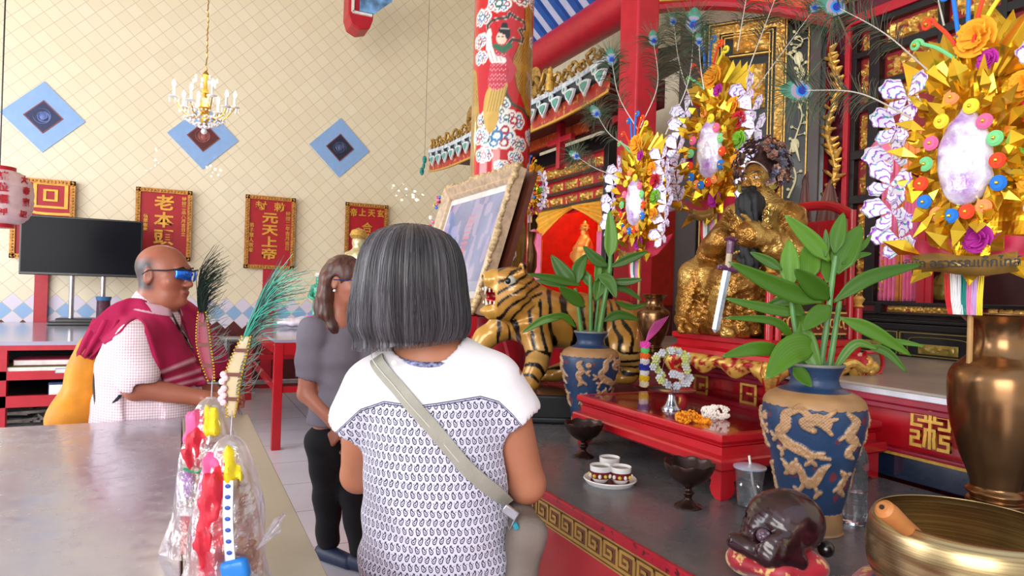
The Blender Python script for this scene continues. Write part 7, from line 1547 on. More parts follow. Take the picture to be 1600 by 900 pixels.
t = thing('drum_cushion', 'red and gold brocade cushion under the dark wooden fish', 'cushion', (wf[0], wf[1], ZA), -YAW)
f = Field((-.16, -.12, -.01), (.16, .12, .09), .005); f.ell((-.01, 0, .032), (.100, .085, .038), k=0)
f.warp(lambda X, Y, Z: .006*np.cos(5*np.arctan2(Y, X))*(np.hypot(X, Y) > .03)); f.mesh().build('cushion', mat('crimson_brocade', 'a81c30', .45, var=.35, wear=('d8b070', 45, .56), sheen=.3), t, smooth=180)
# pedestal dishes
def dish(px, py, d, label):
    p = onz(px, py, ZA); t = thing('pedestal_dish', label, 'dish', (p[0], p[1], ZA), group='dark bronze pedestal dishes')
    n = 80; pr = np.array([(0, 0), (.034, 0), (.036, .004), (.022, .012), (.010, .024), (.013, .034), (.017, .040), (.010, .048), (.012, .056), (.03, .066), (.052, .082), (.064, .104), (.067, .118), (.0655, .118), (.061, .106), (.048, .086), (.02, .072), (0, .07)])
    s = spline(np.hstack([pr, pr[:, :1]*0]), 90)[:, :2]; T, K = np.meshgrid(np.linspace(0, 2*PI, n, endpoint=False), np.arange(90), indexing='ij'); R = np.maximum(s[K, 0], 0); Z = s[K, 1]; w = np.clip((Z-.07)/.04, 0, 1); R = R*(1+.05*w*np.abs(np.cos(T*4.5))); Z = Z+.006*w*np.abs(np.cos(T*4.5))
    MB().grid(np.stack([R*np.cos(T), R*np.sin(T), Z], -1), closed_u=True).build('dish', mat('dark_bronze', '3c2a26', .3, .7, var=.3), t, smooth=180); return t
dish(1075, 792, 1.8, 'dark bronze pedestal dish near the front edge beside the plastic cup'); dish(911, 714, 2.3, 'dark bronze pedestal dish at the foot of the small blue vase')
# tray with teacups
p = onz(953, 754, ZA); t = thing('saucer_tray', 'round white plate with red centre holding three tea cups', 'plate', (p[0], p[1], ZA)); MB().lathe([(0, .004), (.06, .004), (.07, .012), (.080, .016), (.082, .013), (.072, .0), (0, 0)][::-1], 48).build('plate', mat('white_china', 'e8e6e4', .2, var=.03), t, smooth=40); MB().lathe([(0, .0055), (.060, .0055), (.060, .004)], 40).build('red_centre', mat('maroon_glaze', '6c1420', .25, var=.4, vs_=60), t)
cup_ = thing('tea_cup', 'white tea cup with red and yellow flowers, rear one on the round white plate', 'cup', (p[0], p[1], ZA+.0065), 0, 'small tea cups on the round plate')
MB().lathe([(0, .0), (.019, .0), (.021, .003), (.029, .014), (.032, .03), (.033, .05), (.0315, .05), (.030, .03), (.027, .015), (0, .008)], 40).build('cup', mat('white_china', 'e8e6e4', .2, var=.03), cup_, smooth=50); MB().lathe([(.0285, .0125), (.0335, .028), (.0338, .034), (.0315, .034)], 40).build('maroon_band', mat('maroon_glaze', '6c1420', .25, var=.4, vs_=60), cup_)
mb = MB(); [mb.ball((.0335*math.cos(a), .0335*math.sin(a), .022), (.006, .006, .006), 5) for a in np.linspace(0, 2*PI, 7)[:-1]]; mb.build('yellow_flowers', mat('yellow_enamel', 'd8b62c', .3), cup_); mb = MB(); [mb.ball((.0335*math.cos(a+.52), .0335*math.sin(a+.52), .022), (.0055, .0055, .007), 5) for a in np.linspace(0, 2*PI, 7)[:-1]]; mb.build('white_roundels', M_WHITE, cup_); MB().lathe([(0, .042), (.0305, .042)], 24).build('tea', mat('pale_tea', 'b9a592', .05), cup_)
cup_.location = onz(952, 738, ZA+.0065)+np.array([.0, .0, .0]); dup(cup_, onz(938, 752, ZA+.0065), .4, 'white tea cup with red and yellow flowers, front left one on the round white plate'); dup(cup_, onz(969, 754, ZA+.0065), .9, 'white tea cup with red and yellow flowers, front right one on the round white plate')
# plastic cup and bottle
M_CLR = mat('clear_plastic', 'f4f6fa', .05, trans=.95, ior=1.25, var=.0); M_WAT = mat('water', 'eef4fa', .0, trans=1, ior=1.33, var=0)
p = onz(1170, 790, ZA); t = thing('plastic_cup', 'clear plastic cup of water with lid and white straw', 'cup', (p[0], p[1], ZA))
MB().lathe([(0, .0), (.031, .0), (.032, .004), (.036, .06), (.041, .108), (.0405, .108), (.0355, .06), (.0305, .004), (0, .003)], 40).build('cup', M_CLR, t, smooth=40); MB().lathe([(0, .004), (.0300, .005), (.034, .06), (.0, .06)], 40).build('water', M_WAT, t, smooth=40); MB().lathe([(.0, .118), (.020, .117), (.041, .112), (.045, .110), (.045, .106), (.041, .107), (0, .113)], 40).build('lid', mat('pale_blue_lid', 'b4bfdc', .25, trans=.4), t, smooth=40); MB().tube([(.014, -.01, .01), (-.004, -.0, .14)], .0032, 8).build('straw', M_WHITE, t)
p = onz(1330, 818, ZA); t = thing('water_bottle', 'clear plastic water bottle behind the front blue vase', 'bottle', (p[0]+.01, p[1], ZA)); pr = [(0, .006), (.024, 0), (.030, .006), (.031, .05), (.029, .054), (.031, .058)]+[(.031-.0022*(k % 2), .06+k*.0085) for k in range(11)]+[(.031, .16), (.029, .18), (.020, .20), (.013, .212), (.013, .222), (0, .222)]
MB().lathe(pr, 36).build('bottle', M_CLR, t, smooth=60); MB().lathe([(0, .008), (.026, .008), (.0285, .05), (.0285, .085), (0, .085)], 30).build('water', M_WAT, t, smooth=40); MB().lathe([(.0, .214), (.016, .214), (.016, .23), (0, .23)], 24).build('cap', M_WHITE, t)
# silver stand with crystal flowers
p = onz(1049, 640, LZ); t = thing('silver_stand', 'small silver pedestal dish on the low red table', 'dish', (p[0], p[1], LZ)); MB().lathe([(0, 0), (.034, 0), (.035, .004), (.022, .018), (.014, .04), (.013, .052), (.03, .06), (.078, .066), (.082, .071), (.078, .070), (.02, .064), (0, .064)], 48).build('dish', mat('silver', 'b4b4bc', .15, .95), t, smooth=60)
t = thing('crystal_flowers', 'spray of clear and yellow green crystal flowers on the silver dish', 'ornament', (p[0], p[1], LZ+.068)); r = random.Random(5); m1, m2 = MB(), MB(); sp3_ = MB()
for k in range(38):
    a = k/38*2*PI; ring_ = k < 26; q = np.array([(.058+.004*r.uniform(-1, 1))*math.cos(a) if ring_ else r.uniform(-.03, .03), r.uniform(-.015, .015)-(0 if ring_ else .03), (.075+.062*math.sin(a)) if ring_ else r.uniform(.0, .045)+.01]); 
    U_ = q.copy(); q = np.array([q[0]*.45-q[1], -q[0]*.9, q[2]]) ; mbb = m1 if (k % 2 or not ring_) else m2
    for j in range(6): th_ = j*PI/3; mbb.ball(q+np.array([.0095*math.cos(th_)*.5, -.0095*math.cos(th_)*.85, .0095*math.sin(th_)]), .0062, 4)
    mbb.ball(q, .006, 4)
m1.build('clear_petals', mat('clear_crystal', 'eef0ff', .05, trans=.6), t); m2.build('yellow_petals', mat('yellow_crystal', 'dfe58a', .08, trans=.5), t)
MB().tube(spline([(0, 0, 0), (.0, .02, .02), (0, .055, .06), (0, .02, .13), (0, -.03, .13)], 20), .0015, 5).build('wire', M_STEEL, t)
# garlands
r = random.Random(8)
p = onz(1071, 660, LZ); t = thing('marigold_garland', 'orange marigold garland hanging at the front edge of the low red table', 'garland', (p[0], p[1], LZ)); mb = MB()
for k in range(150):
    q = k/150; c_ = np.array([-.02+.085*q, -.02*0, .016+.012*math.sin(q*5)]) if q > .45 else np.array([-.018+.03*q, -.02, .018]); v = np.array([r.gauss(0, 1), r.gauss(0, 1), r.gauss(0, 1)]); v /= np.linalg.norm(v); rad = .020 if q < .45 else .014; pos = c_+v*rad; pos = np.array([pos[0]*.9+pos[1]*.4, -pos[0]*.45+pos[1]*.9, max(pos[2], .004)]); x_, y_, z_ = frame_of(v); mb.ball(pos, (.0062, .0062, .003), 4, R=np.array([x_, y_, z_]).T)
mb.build('petals', mat('marigold', 'f29410', .7, var=.25), t, smooth=0)
p = onz(1118, 655, LZ); t = thing('jasmine_garland', 'white jasmine bud garland lying on the low red table', 'garland', (p[0], p[1], LZ)); mb = MB()
for k in range(230):
    a = r.uniform(0, 2*PI); u_ = r.uniform(-.043, .043); rr = .021*math.sqrt(max(.1, 1-(u_/.052)**2)); pos = np.array([u_, rr*math.cos(a), .022+rr*math.sin(a)]); pos = np.array([pos[0]*.9+pos[1]*.4, -pos[0]*.4+pos[1]*.9, max(pos[2], .003)]); mb.ball(pos, (.0042, .0042, .0055), 4, R=rot('Y', r.uniform(-1, 1)))
mb.build('buds', mat('jasmine_white', 'efe6dd', .6, var=.08), t, smooth=0)
# rainbow garland hanging at the left of the stand
p = atd(1008, 545, 2.86); t = thing('rainbow_garland', 'string of pink, green, orange, blue and yellow flower segments hanging from the throne corner', 'garland', (p[0], p[1], LZ)); z = .0
top = p[2]+.10-LZ
for c_, rr in (('e8d8b8', .020), ('f0c418', .022), ('efe9f0', .020), ('2230a0', .026), ('efe9f0', .020), ('ef6a1e', .022), ('57c46a', .018), ('e648b4', .024)):
    mb = MB()
    for k in range(26): a = k*2.4; mb.ball((rr*.75*math.cos(a), rr*.75*math.sin(a), z+.006+.018*(k/26)), .0065, 4)
    mb.lathe([(0, z), (rr*.8, z), (rr*.8, z+.024), (0, z+.024)], 12); mb.build('flower_segment', mat('crepe_'+c_, c_, .7, var=.2), t); z += .024
mb = MB(); [mb.tube(spline([(0, 0, z-.005), (.02+.008*k, .0, z+.05), (.05+.012*k, .0, z+.09+.004*k)], 8), .0022, 4) for k in range(7)]; mb.build('tassel', mat('magenta_thread', 'd04aa0', .6), t)
# ================================================================ foil and paper bouquets
M_FOIL = mat('gold_foil', 'f2c63a', .16, .85, var=.1); M_FOILD = mat('old_gold_foil', 'd9a020', .22, .85, var=.15)
M_HOLO = NT('holographic_film'); q = M_HOLO.attr('uvp').outputs['Vector']; s_ = M_HOLO.n('ShaderNodeSeparateXYZ'); M_HOLO.l(q, s_.inputs[0]); n_ = M_HOLO.noise(60, 4)
M_HOLO.color(M_HOLO.mix(M_HOLO.math('GREATER_THAN', M_HOLO.math('SINE', M_HOLO.math('ADD', M_HOLO.math('MULTIPLY', s_.outputs[0], 22), M_HOLO.math('MULTIPLY', n_, 9))), .72), rgb('e9e6f2'), M_HOLO.ramp(n_, [(.40, '9a3cc8'), (.52, 'b66ae0'), (.60, '3f9aa8')]))); M_HOLO.set(rough=.22, metal=.35); M_HOLO = M_HOLO.m
M_CELLO = NT('lilac_cellophane'); n_ = M_CELLO.noise(14, 4); M_CELLO.color(M_CELLO.ramp(n_, [(.32, 'a86ac8'), (.5, 'e4def2'), (.62, 'f4f2fa'), (.72, 'd79ac8')])); M_CELLO.set(rough=.08, metal=.1, coat=1); M_CELLO.bump(M_CELLO.noise(28, 4), .8, .01); M_CELLO = M_CELLO.m
FC = {'o': 'f58220', 'y': 'e8d838', 'p': 'f06a9c', 'g': '79cf8a', 'r': 'e8441c', 'b': '1f78d8', 'm': 'b8249c', 'c': 'f79458', 'l': '7cb82a', 'k': 'c4152c', 'w': 'f4a51c'}
MF = {k: mat('paper_'+v, v, .75, var=.08) for k, v in FC.items()}
def rosette(c, R_, parent, k='o', rnd=random.Random(1)):
    mb = MB(); n = 28
    for lay in range(3): mb.lathe([(.2*R_, -.004+lay*.002), (R_*(1-.14*lay), -.003+lay*.002), (R_*(.98-.14*lay), .000+lay*.002), (.2*R_, .001+lay*.002)], n, c, R=rot('X', PI/2)@rot('Z', .3))
    o = mb.build('rosette', MF[k], parent, smooth=30); MB().ball(np.array(c)+(0, -.006, 0), .0048, 6).build('gold_bead', M_FOIL, o); return o
def crepe(c, R_, parent, k, seed, tilt=0):
    """ruffled crepe flower: overlapping cupped petals with frilled rims"""
    r = random.Random(seed); mb = MB()
    for q in range(9):
        a = q*2.4; rr = R_*(.35+.65*q/9); n1, n2 = 7, 11; V = np.zeros((n1, n2, 3))
        for i in range(n1):
            for j in range(n2):
                u = i/(n1-1); w = (j/(n2-1)-.5)*2.0; ang = a+w*.9; rad = rr*u; V[i, j] = (math.cos(ang)*rad, -(.10*R_+.55*R_*u*(1-.55*q/9))+.05*R_*math.sin(w*14+q)*u, math.sin(ang)*rad)
        mb.grid(V+np.array(c))
    o = mb.build('crepe_flower', MF[k], parent, smooth=180); s = o.modifiers.new('s', 'SOLIDIFY'); s.thickness = .0015; return o
def butterfly(c, s, a, parent, seed):
    """wings of printed film standing a little off the body"""
    mb = MB(); ca, sa = math.cos(a), math.sin(a)
    for side in (-1, 1):
        for up_, sc in ((1, 1), (-1, .72)):
            n1, n2 = 7, 12; V = np.zeros((n1, n2, 3)); UVp = np.zeros((n1, n2, 3))
            for i in range(n1):
                for j in range(n2):
                    t_ = i/(n1-1); w = j/(n2-1); ang = (.12+1.15*w)*up_; rad = s*sc*t_*(1-.25*math.sin(w*PI*3)**2*t_*.4)*(.75+.35*math.sin(w*PI)); x = side*math.cos(ang)*rad; z = math.sin(ang)*rad; y = -.35*abs(x)-.004
                    V[i, j] = (x*ca-z*sa, y, x*sa+z*ca); UVp[i, j] = (t_+.2*w, w, 0)
            mb.grid(V+np.array(c), uv=UVp)
    o = mb.build('butterfly', M_HOLO, parent, smooth=180); sd = o.modifiers.new('s', 'SOLIDIFY'); sd.thickness = .001; return o
def foil_leaf(mb, c, L_, W_, dirv, tw, r):
    d_ = np.array(dirv, float); d_ /= np.linalg.norm(d_); S = np.cross(d_, (0, -1., 0)); S /= max(np.linalg.norm(S), 1e-6); N = np.cross(S, d_); S = S*math.cos(tw)+N*math.sin(tw); N = np.cross(S, d_); c = np.array(c, float)
    A = c; B = c+d_*L_*.5+S*W_-N*W_*.25; D = c+d_*L_; E = c+d_*L_*.5-S*W_-N*W_*.25; M_ = c+d_*L_*.45+N*W_*.5; o = N*-.0015
    mb.add([A, B, D, E, M_, A+o, B+o, D+o, E+o, M_+o], [(0, 4, 1), (4, 2, 1), (0, 3, 4), (3, 2, 4), (6, 9, 5), (6, 7, 9), (9, 8, 5), (9, 7, 8), (0, 1, 6, 5), (1, 2, 7, 6), (2, 3, 8, 7), (3, 0, 5, 8)])
ROS = [(-.023, .160, 'c'), (.028, .126, 'y'), (.062, .082, 'p'), (-.056, .106, 'y'), (-.080, .052, 'p'), (.088, .036, 'g'), (-.096, .0, 'g'), (-.104, -.052, 'r'), (.098, -.020, 'r'), (-.096, -.101, 'b'), (.098, -.074, 'b'), (-.060, -.136, 'c'), (-.020, -.144, 'b'), (.020, -.136, 'r'), (.062, -.128, 'c')]
def bouquet(name, label, loc, rz, seed, scale=1.0, ribbon=None):
    r = random.Random(seed); t = thing(name, label, 'bouquet', loc, rz, 'tall gold foil and paper flower bouquets'); t.scale = (scale,)*3
    # foil backing, a pointed crumpled shield
    n1, n2 = 40, 60; V = np.zeros((n1, n2, 3))
    for i in range(n1):
        for j in range(n2):
            u = (i/(n1-1)-.5)*2; z = -.26+.66*j/(n2-1); wz = .165*math.sqrt(max(0, 1-((z+.02)/.30)**2)) if z < .05 else .165*max(.0, (1-((z-.05)/.38)**1.6)); wz = max(wz, .02); V[i, j] = (u*wz, .012+.05*abs(u)+.012*(vnoise(np.array([u*wz, z, seed]), 28, 1)-.5)*2, z)
    o = MB().grid(V).build('foil_backing', M_FOILD, t, smooth=0); s = o.modifiers.new('s', 'SOLIDIFY'); s.thickness = .003
    # upper fan
    mb = MB()
    for k in range(11): a = (k-5)*.17; foil_leaf(mb, (a*.08, .02, .20), .17, .055, (math.sin(a), .02, math.cos(a)), r.uniform(-.5, .5), r)
    mb.build('foil_fan', M_FOIL, t, smooth=0)
    for k in range(46):
        mb = MB(); a = k/46*2*PI*1.0+r.uniform(-.1, .1); ring_ = k % 2; rx, rz_ = (.135, .19) if ring_ else (.10, .145); c_ = (math.cos(a)*rx*.78, -.006-.02*ring_+r.uniform(-.015, .01), math.sin(a)*rz_*.85+(.01)); foil_leaf(mb, c_, r.uniform(.05, .095), r.uniform(.016, .028), (math.cos(a)+r.uniform(-.4, .4), -.35+r.uniform(-.3, .3), math.sin(a)+r.uniform(-.4, .4)), r.uniform(-.7, .7), r); mb.build('foil_leaf', M_FOIL if k % 3 else M_FOILD, t, smooth=0)
    # wrapped packet in the middle
    f = Field((-.12, -.10, -.16), (.12, .06, .18), .008); f.ell((0, -.01, -.005), (.068, .036, .112), k=0).cap((0, -.02, .08), (0, -.01, .13), .030, .012, .03); f.warp(lambda X, Y, Z: .012*(vnoise(np.stack([X, Y, Z], -1), 34, 3)-.5)); f.mesh().build('wrapped_packet', M_CELLO, t, smooth=50)
    for x, z, k in ROS: rosette((x*.92, -.035+r.uniform(-.006, .006), z), .0195, t, k)
    for x, z, R_, k, y in ((.055, .235, .030, 'm', -.02), (.03, .295, .058, 'w', -.02), (.125, .16, .040, 'w', .0), (.155, .095, .042, 'k', .0), (.160, .015, .042, 'l', .0), (.150, -.07, .038, 'w', .0), (.035, -.205, .042, 'm', .0), (-.11, .15, .022, 'w', .0), (-.135, -.02, .02, 'm', .01)): crepe((x, y, z), R_, t, k, seed*10+int(z*100))
    for k in range(6):
        z = .19-.077*k; x = .115+.055*math.sin((k+.6)/6*PI)+.01*k*.5
        butterfly((-x-.012, -.02+r.uniform(-.01, .01), z), .076, r.uniform(-.5, .5), t, k); butterfly((x+.045, .012, z+.01), .076, r.uniform(-.5, .5), t, k)
    # coiled paper sticks at the top
    for k, (x0, x1, z1, c_) in enumerate(((.0, -.075, .37, 'r'), (-.005, -.03, .43, 'b'), (.012, .012, .45, 'b'), (.02, .055, .42, 'r'), (.025, .085, .385, 'y'), (-.02, -.105, .325, 'g'))):
        P = [(x0, -.03, .26), ((x0+x1)/2, -.035, .26+(z1-.26)*.6), (x1, -.03, z1)]; sd = -1 if x1 < .01 else 1; P = list(spline(P, 14)); c0 = np.array([x1+sd*.016, -.03, z1])
        P += [c0+np.array([-sd*math.cos(a)*.016*(1-a/11), -.001*a, math.sin(a)*.016*(1-a/11)]) for a in np.linspace(.3, 8, 24)]; st = MB().tube(P, .0052, 7).build('paper_curl', MF[c_], t); MB().ball(c0+(0, -.012, 0), .005, 6).build('gold_bead', M_FOIL, st)
    # painted red board wings, stick, ribbon, threads
    for sd in (-1, 1): MB().poly([(.02, -.19), (.12, -.20), (.25, -.17), (.21, -.215), (.14, -.265), (.02, -.30)], (0, .03, 0), (sd, 0, 0), UZ, .008, N=(0, 1, 0)).build('red_board', mat('rose_red_board', 'c4274a', .45, wear=('e8a0a8', 20, .72)), t, smooth=0)
    MB().tube([(0, .03, .3), (0, .03, -.52)], .007, 8).build('stick', mat('bamboo_stick', 'b98e56', .5), t)
    mb = MB(); [foil_leaf(mb, (x, -.02, -.24), .10, .024, (x*4, -.3, -.5 if k % 2 else .2), r.uniform(-.5, .5), r) for k, x in enumerate((-.1, -.06, -.02, .03, .07, .11))]; mb.build('lower_foil', M_FOIL, t, smooth=0)
    n = 40; V = np.array([[( -.105+.25*i/(n-1), -.062+.02*math.cos(i/(n-1)*PI*2)*.5, zz+.006*math.sin(i/(n-1)*7)) for zz in (-.293, -.245)] for i in range(n)]) if ribbon else np.array([[(-.075+.15*i/(n-1), -.062+.01*math.cos(i/6), zz+.006*math.sin(i/(n-1)*7)) for zz in (-.293, -.25)] for i in range(n)])
    o = MB().grid(V).build('ribbon', mat('brown_gold_ribbon', '8e6c34', .25, .35, var=.25, vs_=9), t, smooth=180); s = o.modifiers.new('s', 'SOLIDIFY'); s.thickness = .0012
    if ribbon: mb = MB(); text_mb(mb, ribbon, (.018, -.0745, -.268), (1, 0, 0), UZ, .031, .001, .0004, N=(0, -1, 0), sx=1.05); mb.build('ribbon_lettering', mat('ink_black', '1c1710', .5), t, smooth=0)
    for k, (c_, x) in enumerate((('d81e2e', -.04), ('f2f0f4', -.024), ('f2f0f4', -.010), ('1f8f86', .003), ('e884b4', .018), ('cba6dc', .031), ('f0d83a', .046))):
        mb = MB(); [mb.tube([(x+(j-1.5)*.0032, -.01+.003*math.sin(j*2), -.29), (x*.9+(j-1.5)*.0036, -.008, -.355), (x*.8+(j-1.5)*.004, .0, -.395)], .0017, 4) for j in range(4)]; mb.build('thread_bundle', mat('thread_'+c_, c_, .7), t)
    return t
def bq(px, py, d, lab, seed, scale=1, ribbon=None):
    p = atd(px, py, d); return bouquet('paper_bouquet', lab, p, -PI/2-.0, seed, scale, ribbon)
bR = bq(1512, 250, 1.70, 'largest foil flower bouquet, at right above the tall bronze vase, with a lettered ribbon', 1, 1.0, 'บริษัท อรวรรณเท็กไทล์')
bM = bq(1112, 236, 3.0, 'middle foil flower bouquet rising behind the gilded statue', 2, 1.08)
bL = bq(995, 318, 3.02, 'left foil flower bouquet in front of the red post', 3, .88)
p = atd(828, 300, 5.3); b4 = dup(bL, p, -PI/2+.5, 'narrow foil flower bouquet at the edge of the painted pillar', scale=.62)
# ================================================================ peacock feathers
def feather(px0, py0, px1, py1, d, bend, label, seed, eye=1.0, d1=None, barbs=True):
    d1 = d1 or d; A_ = atd(px0, py0, d); B_ = atd(px1, py1, d1); t = thing('peacock_feather', label, 'feather', A_, -YAW, 'peacock feathers standing in the bouquets'); D_ = (B_-A_) @ RZL
    L_ = np.linalg.norm(D_); u_ = D_/L_; side = np.cross(u_, (0, 1., 0)); side /= np.linalg.norm(side); P = spline([(0, 0, 0), D_*.5+side*bend*L_, D_], 40); rng = np.random.default_rng(seed)
    MB().tube(P, np.linspace(.0026, .0011, 40), 6).build('quill', mat('pale_quill', 'cfc8bb', .4), t)
    T = np.gradient(P, axis=0); T /= np.linalg.norm(T, axis=1, keepdims=True); mb = MB(); es = .037*eye
    n = int(L_*190)+50
    for k in range(n):
        u = rng.uniform(.22, 1.0)**.8; i = min(38, int(u*39)); p_ = P[i]+(P[i+1]-P[i])*(u*39-i); S = np.cross(T[i], (0, 1., 0)); S /= np.linalg.norm(S); s_ = 1 if k % 2 else -1; bl = rng.uniform(.07, .125)*(1 if u > .5 else .8)*eye
        q0 = p_; a = rng.uniform(.75, 1.1); dir_ = T[i]*math.cos(a)+S*s_*math.sin(a)+np.array([0, rng.normal(0, .12), 0]); q1 = q0+dir_*bl*.5; q2 = q1+(dir_*.8+T[i]*-.25+np.array([0, 0, -.25]))*bl*.5
        c_ = lin('34442c')*rng.uniform(.5, 1.4) if rng.random() < .6 else lin('5f5240')*rng.uniform(.6, 1.3); mb.tube(spline([q0, q1, q2], 5), np.linspace(.0014, .0007, 5), 3, caps=False, col=np.clip(c_, 0, 1))
    for k in range(110):   # dense fringe round the eye
        a = rng.uniform(-2.5, 2.5); S = np.cross(T[-1], (0, 1., 0)); S /= np.linalg.norm(S); dir_ = T[-1]*math.cos(a)+S*math.sin(a); q0 = P[-1]+dir_*es*.5; q1 = q0+dir_*es*rng.uniform(1.0, 2.4)+np.array([0, rng.normal(0, .004), 0]); q2 = q1+(dir_+np.array([0, 0, -.4]))*es*.5; c_ = lin('3d6a4c')*rng.uniform(.4, 1.4) if k % 3 else lin('7a6a50'); mb.tube(spline([q0, q1, q2], 5), np.linspace(.0007, .0003, 5), 3, caps=False, col=np.clip(c_, 0, 1))
    mb.build('barbs', vmat('barb_fibres', .5), t, smooth=180)['kind'] = 'stuff'
    S = np.cross(T[-1], (0, 1., 0)); S /= np.linalg.norm(S); E = P[-1]; mb = MB(); Nn = np.cross(S, T[-1])
    rad = np.linspace(0, 1, 26); an = np.linspace(0, 2*PI, 40, endpoint=False); Rr, An = np.meshgrid(rad, an, indexing='ij'); pt_ = Rr*(1+.25*np.clip(np.cos(An), 0, 1)**6); lx, lz = pt_*np.sin(An)*es*.74, pt_*np.cos(An)*es*1.05
    V = E+lx[..., None]*S+lz[..., None]*T[-1]+(.002*(1-Rr))[..., None]*np.array([0, -1., 0]); Re = np.hypot(lx/es, (lz/es+.18)); c = np.tile(lin('4c8a72'), Rr.shape+(1,)); c = colmix(c, (Re < .70)*1., '8a9fae'); c = colmix(c, (Re < .62)*1., 'a08a9c'); c = colmix(c, (np.hypot(lx/es, lz/es+.26) < .44)*1., '1f8ad0'); c = colmix(c, (np.hypot(lx/es, lz/es+.28) < .30)*1., '1a2c9c')
    mb.grid(V, closed_v=True, col=c); o = mb.build('eye_spot', vmat('eye_spot', .35, .2), t, smooth=180); s = o.modifiers.new('s', 'SOLIDIFY'); s.thickness = .0012
    return t
FE = [
 (1425, 185, 1247, 141, 1.76, -.10, 'peacock feather with its eye left of the golden vine, leaning left from the largest bouquet', 1.0),
 (1450, 110, 1302, 8, 1.80, -.05, 'peacock feather with its eye at the top edge above the golden vine', 1.0),
 (1040, 210, 1084, 34, 2.75, -.08, 'peacock feather with the large eye at the top centre, above the middle bouquet', 1.25),
 (1082, 165, 1052, 32, 2.85, .04, 'peacock feather with a small eye just left of the large top centre eye', .7),
 (1100, 140, 1092, 64, 2.70, .02, 'peacock feather with a narrow dark eye above the tip of the middle bouquet', .7),
 (1000, 200, 1021, 61, 2.95, -.12, 'peacock feather with its eye before the red post near the ceiling', .85),
 (998, 205, 955, 90, 3.0, .08, 'peacock feather with its eye beside the upper tip of the canopy roof', .95),
 (985, 232, 931, 176, 3.0, .10, 'peacock feather with its eye under the canopy roof corner', .8),
 (962, 275, 899, 243, 3.0, .05, 'peacock feather with its eye in front of the far niche lintel', .7),
 (1152, 80, 1172, -40, 2.8, .0, 'peacock feather crossing the top edge, upright right of the middle bouquet', 1.0),
 (1168, 112, 1218, -20, 2.8, .0, 'peacock feather crossing the top edge, leaning right over the gold frame', 1.0),
 (1180, 140, 1275, 10, 2.85, .0, 'peacock feather leaning far right toward the dark wood post', .9),
 (1475, 40, 1452, -60, 1.78, .0, 'peacock feather rising past the top edge from the largest bouquet', 1.0),
]
for i, (a, b, c, d_, dd_, bend, lb, e) in enumerate(FE): feather(a, b, c, d_, dd_, bend, lb, 30+i, e)
p = onY(663, 262, 7.9)
tp = thing('hanging_tassel', 'small teal and green tassel hanging in the air left of the painted pillar', 'ornament', p); MB().tube([(0, 0, .12), (0, 0, 6.4-p[2])], .002, 4).build('cord', M_BLACK, tp); MB().ball((.0, 0, .1), (.03, .02, .05), 7).ball((-.03, 0, -.05), (.03, .02, .05), 7).ball((-.01, 0, .02), (.02, .02, .04), 6).build('feather_balls', mat('teal_feather', '2f8f86', .5, var=.4, vs_=40), tp)
# ================================================================ wrapped offerings on the near table
M_FILM = NT('clear_wrap'); M_FILM.set(rough=.12, trans=1.0, ior=1.12); M_FILM.b.inputs['Base Color'].default_value = (.97, .96, 1, 1); M_FILM.bump(M_FILM.noise(22, 5), .9, .02); 
tr = M_FILM.t.nodes.new('ShaderNodeBsdfTransparent'); gl_ = M_FILM.t.nodes.new('ShaderNodeBsdfGlossy'); gl_.inputs['Roughness'].default_value = .2; df_ = M_FILM.t.nodes.new('ShaderNodeBsdfTranslucent'); df_.inputs[0].default_value = (.95, .93, 1, 1); mx = M_FILM.t.nodes.new('ShaderNodeMixShader'); mx2 = M_FILM.t.nodes.new('ShaderNodeMixShader'); bn = [n for n in M_FILM.t.nodes if n.type == 'BUMP'][0]
M_FILM.l(bn.outputs[0], gl_.inputs['Normal']); M_FILM.l(M_FILM.math('MULTIPLY_ADD', M_FILM.ramp(M_FILM.noise(16, 5), [(.42, (0, 0, 0, 1)), (.62, (1, 1, 1, 1))]), .66, .14), mx.inputs[0]); M_FILM.l(tr.outputs[0], mx.inputs[1]); M_FILM.l(gl_.outputs[0], mx.inputs[2]); mx2.inputs[0].default_value = .34; M_FILM.l(mx.outputs[0], mx2.inputs[1]); M_FILM.l(df_.outputs[0], mx2.inputs[2]); M_FILM.l(mx2.outputs[0], M_FILM.t.nodes['Material Output'].inputs[0]); M_FILM = M_FILM.m
def crumple(pts, seed):
    k_ = 1.3 if seed == 4 else 1
    f = Field((-.09, -.09, 0), (.09, .09, .36), .0045); f.chain([p for p, _ in pts], [r_*k_ for _, r_ in pts], .01); f.warp(lambda X, Y, Z: .011*(vnoise(np.stack([X, Y, Z*.5], -1), 90, seed)-.5)+.003*np.sin(330*X+60*Z)); return f.mesh()
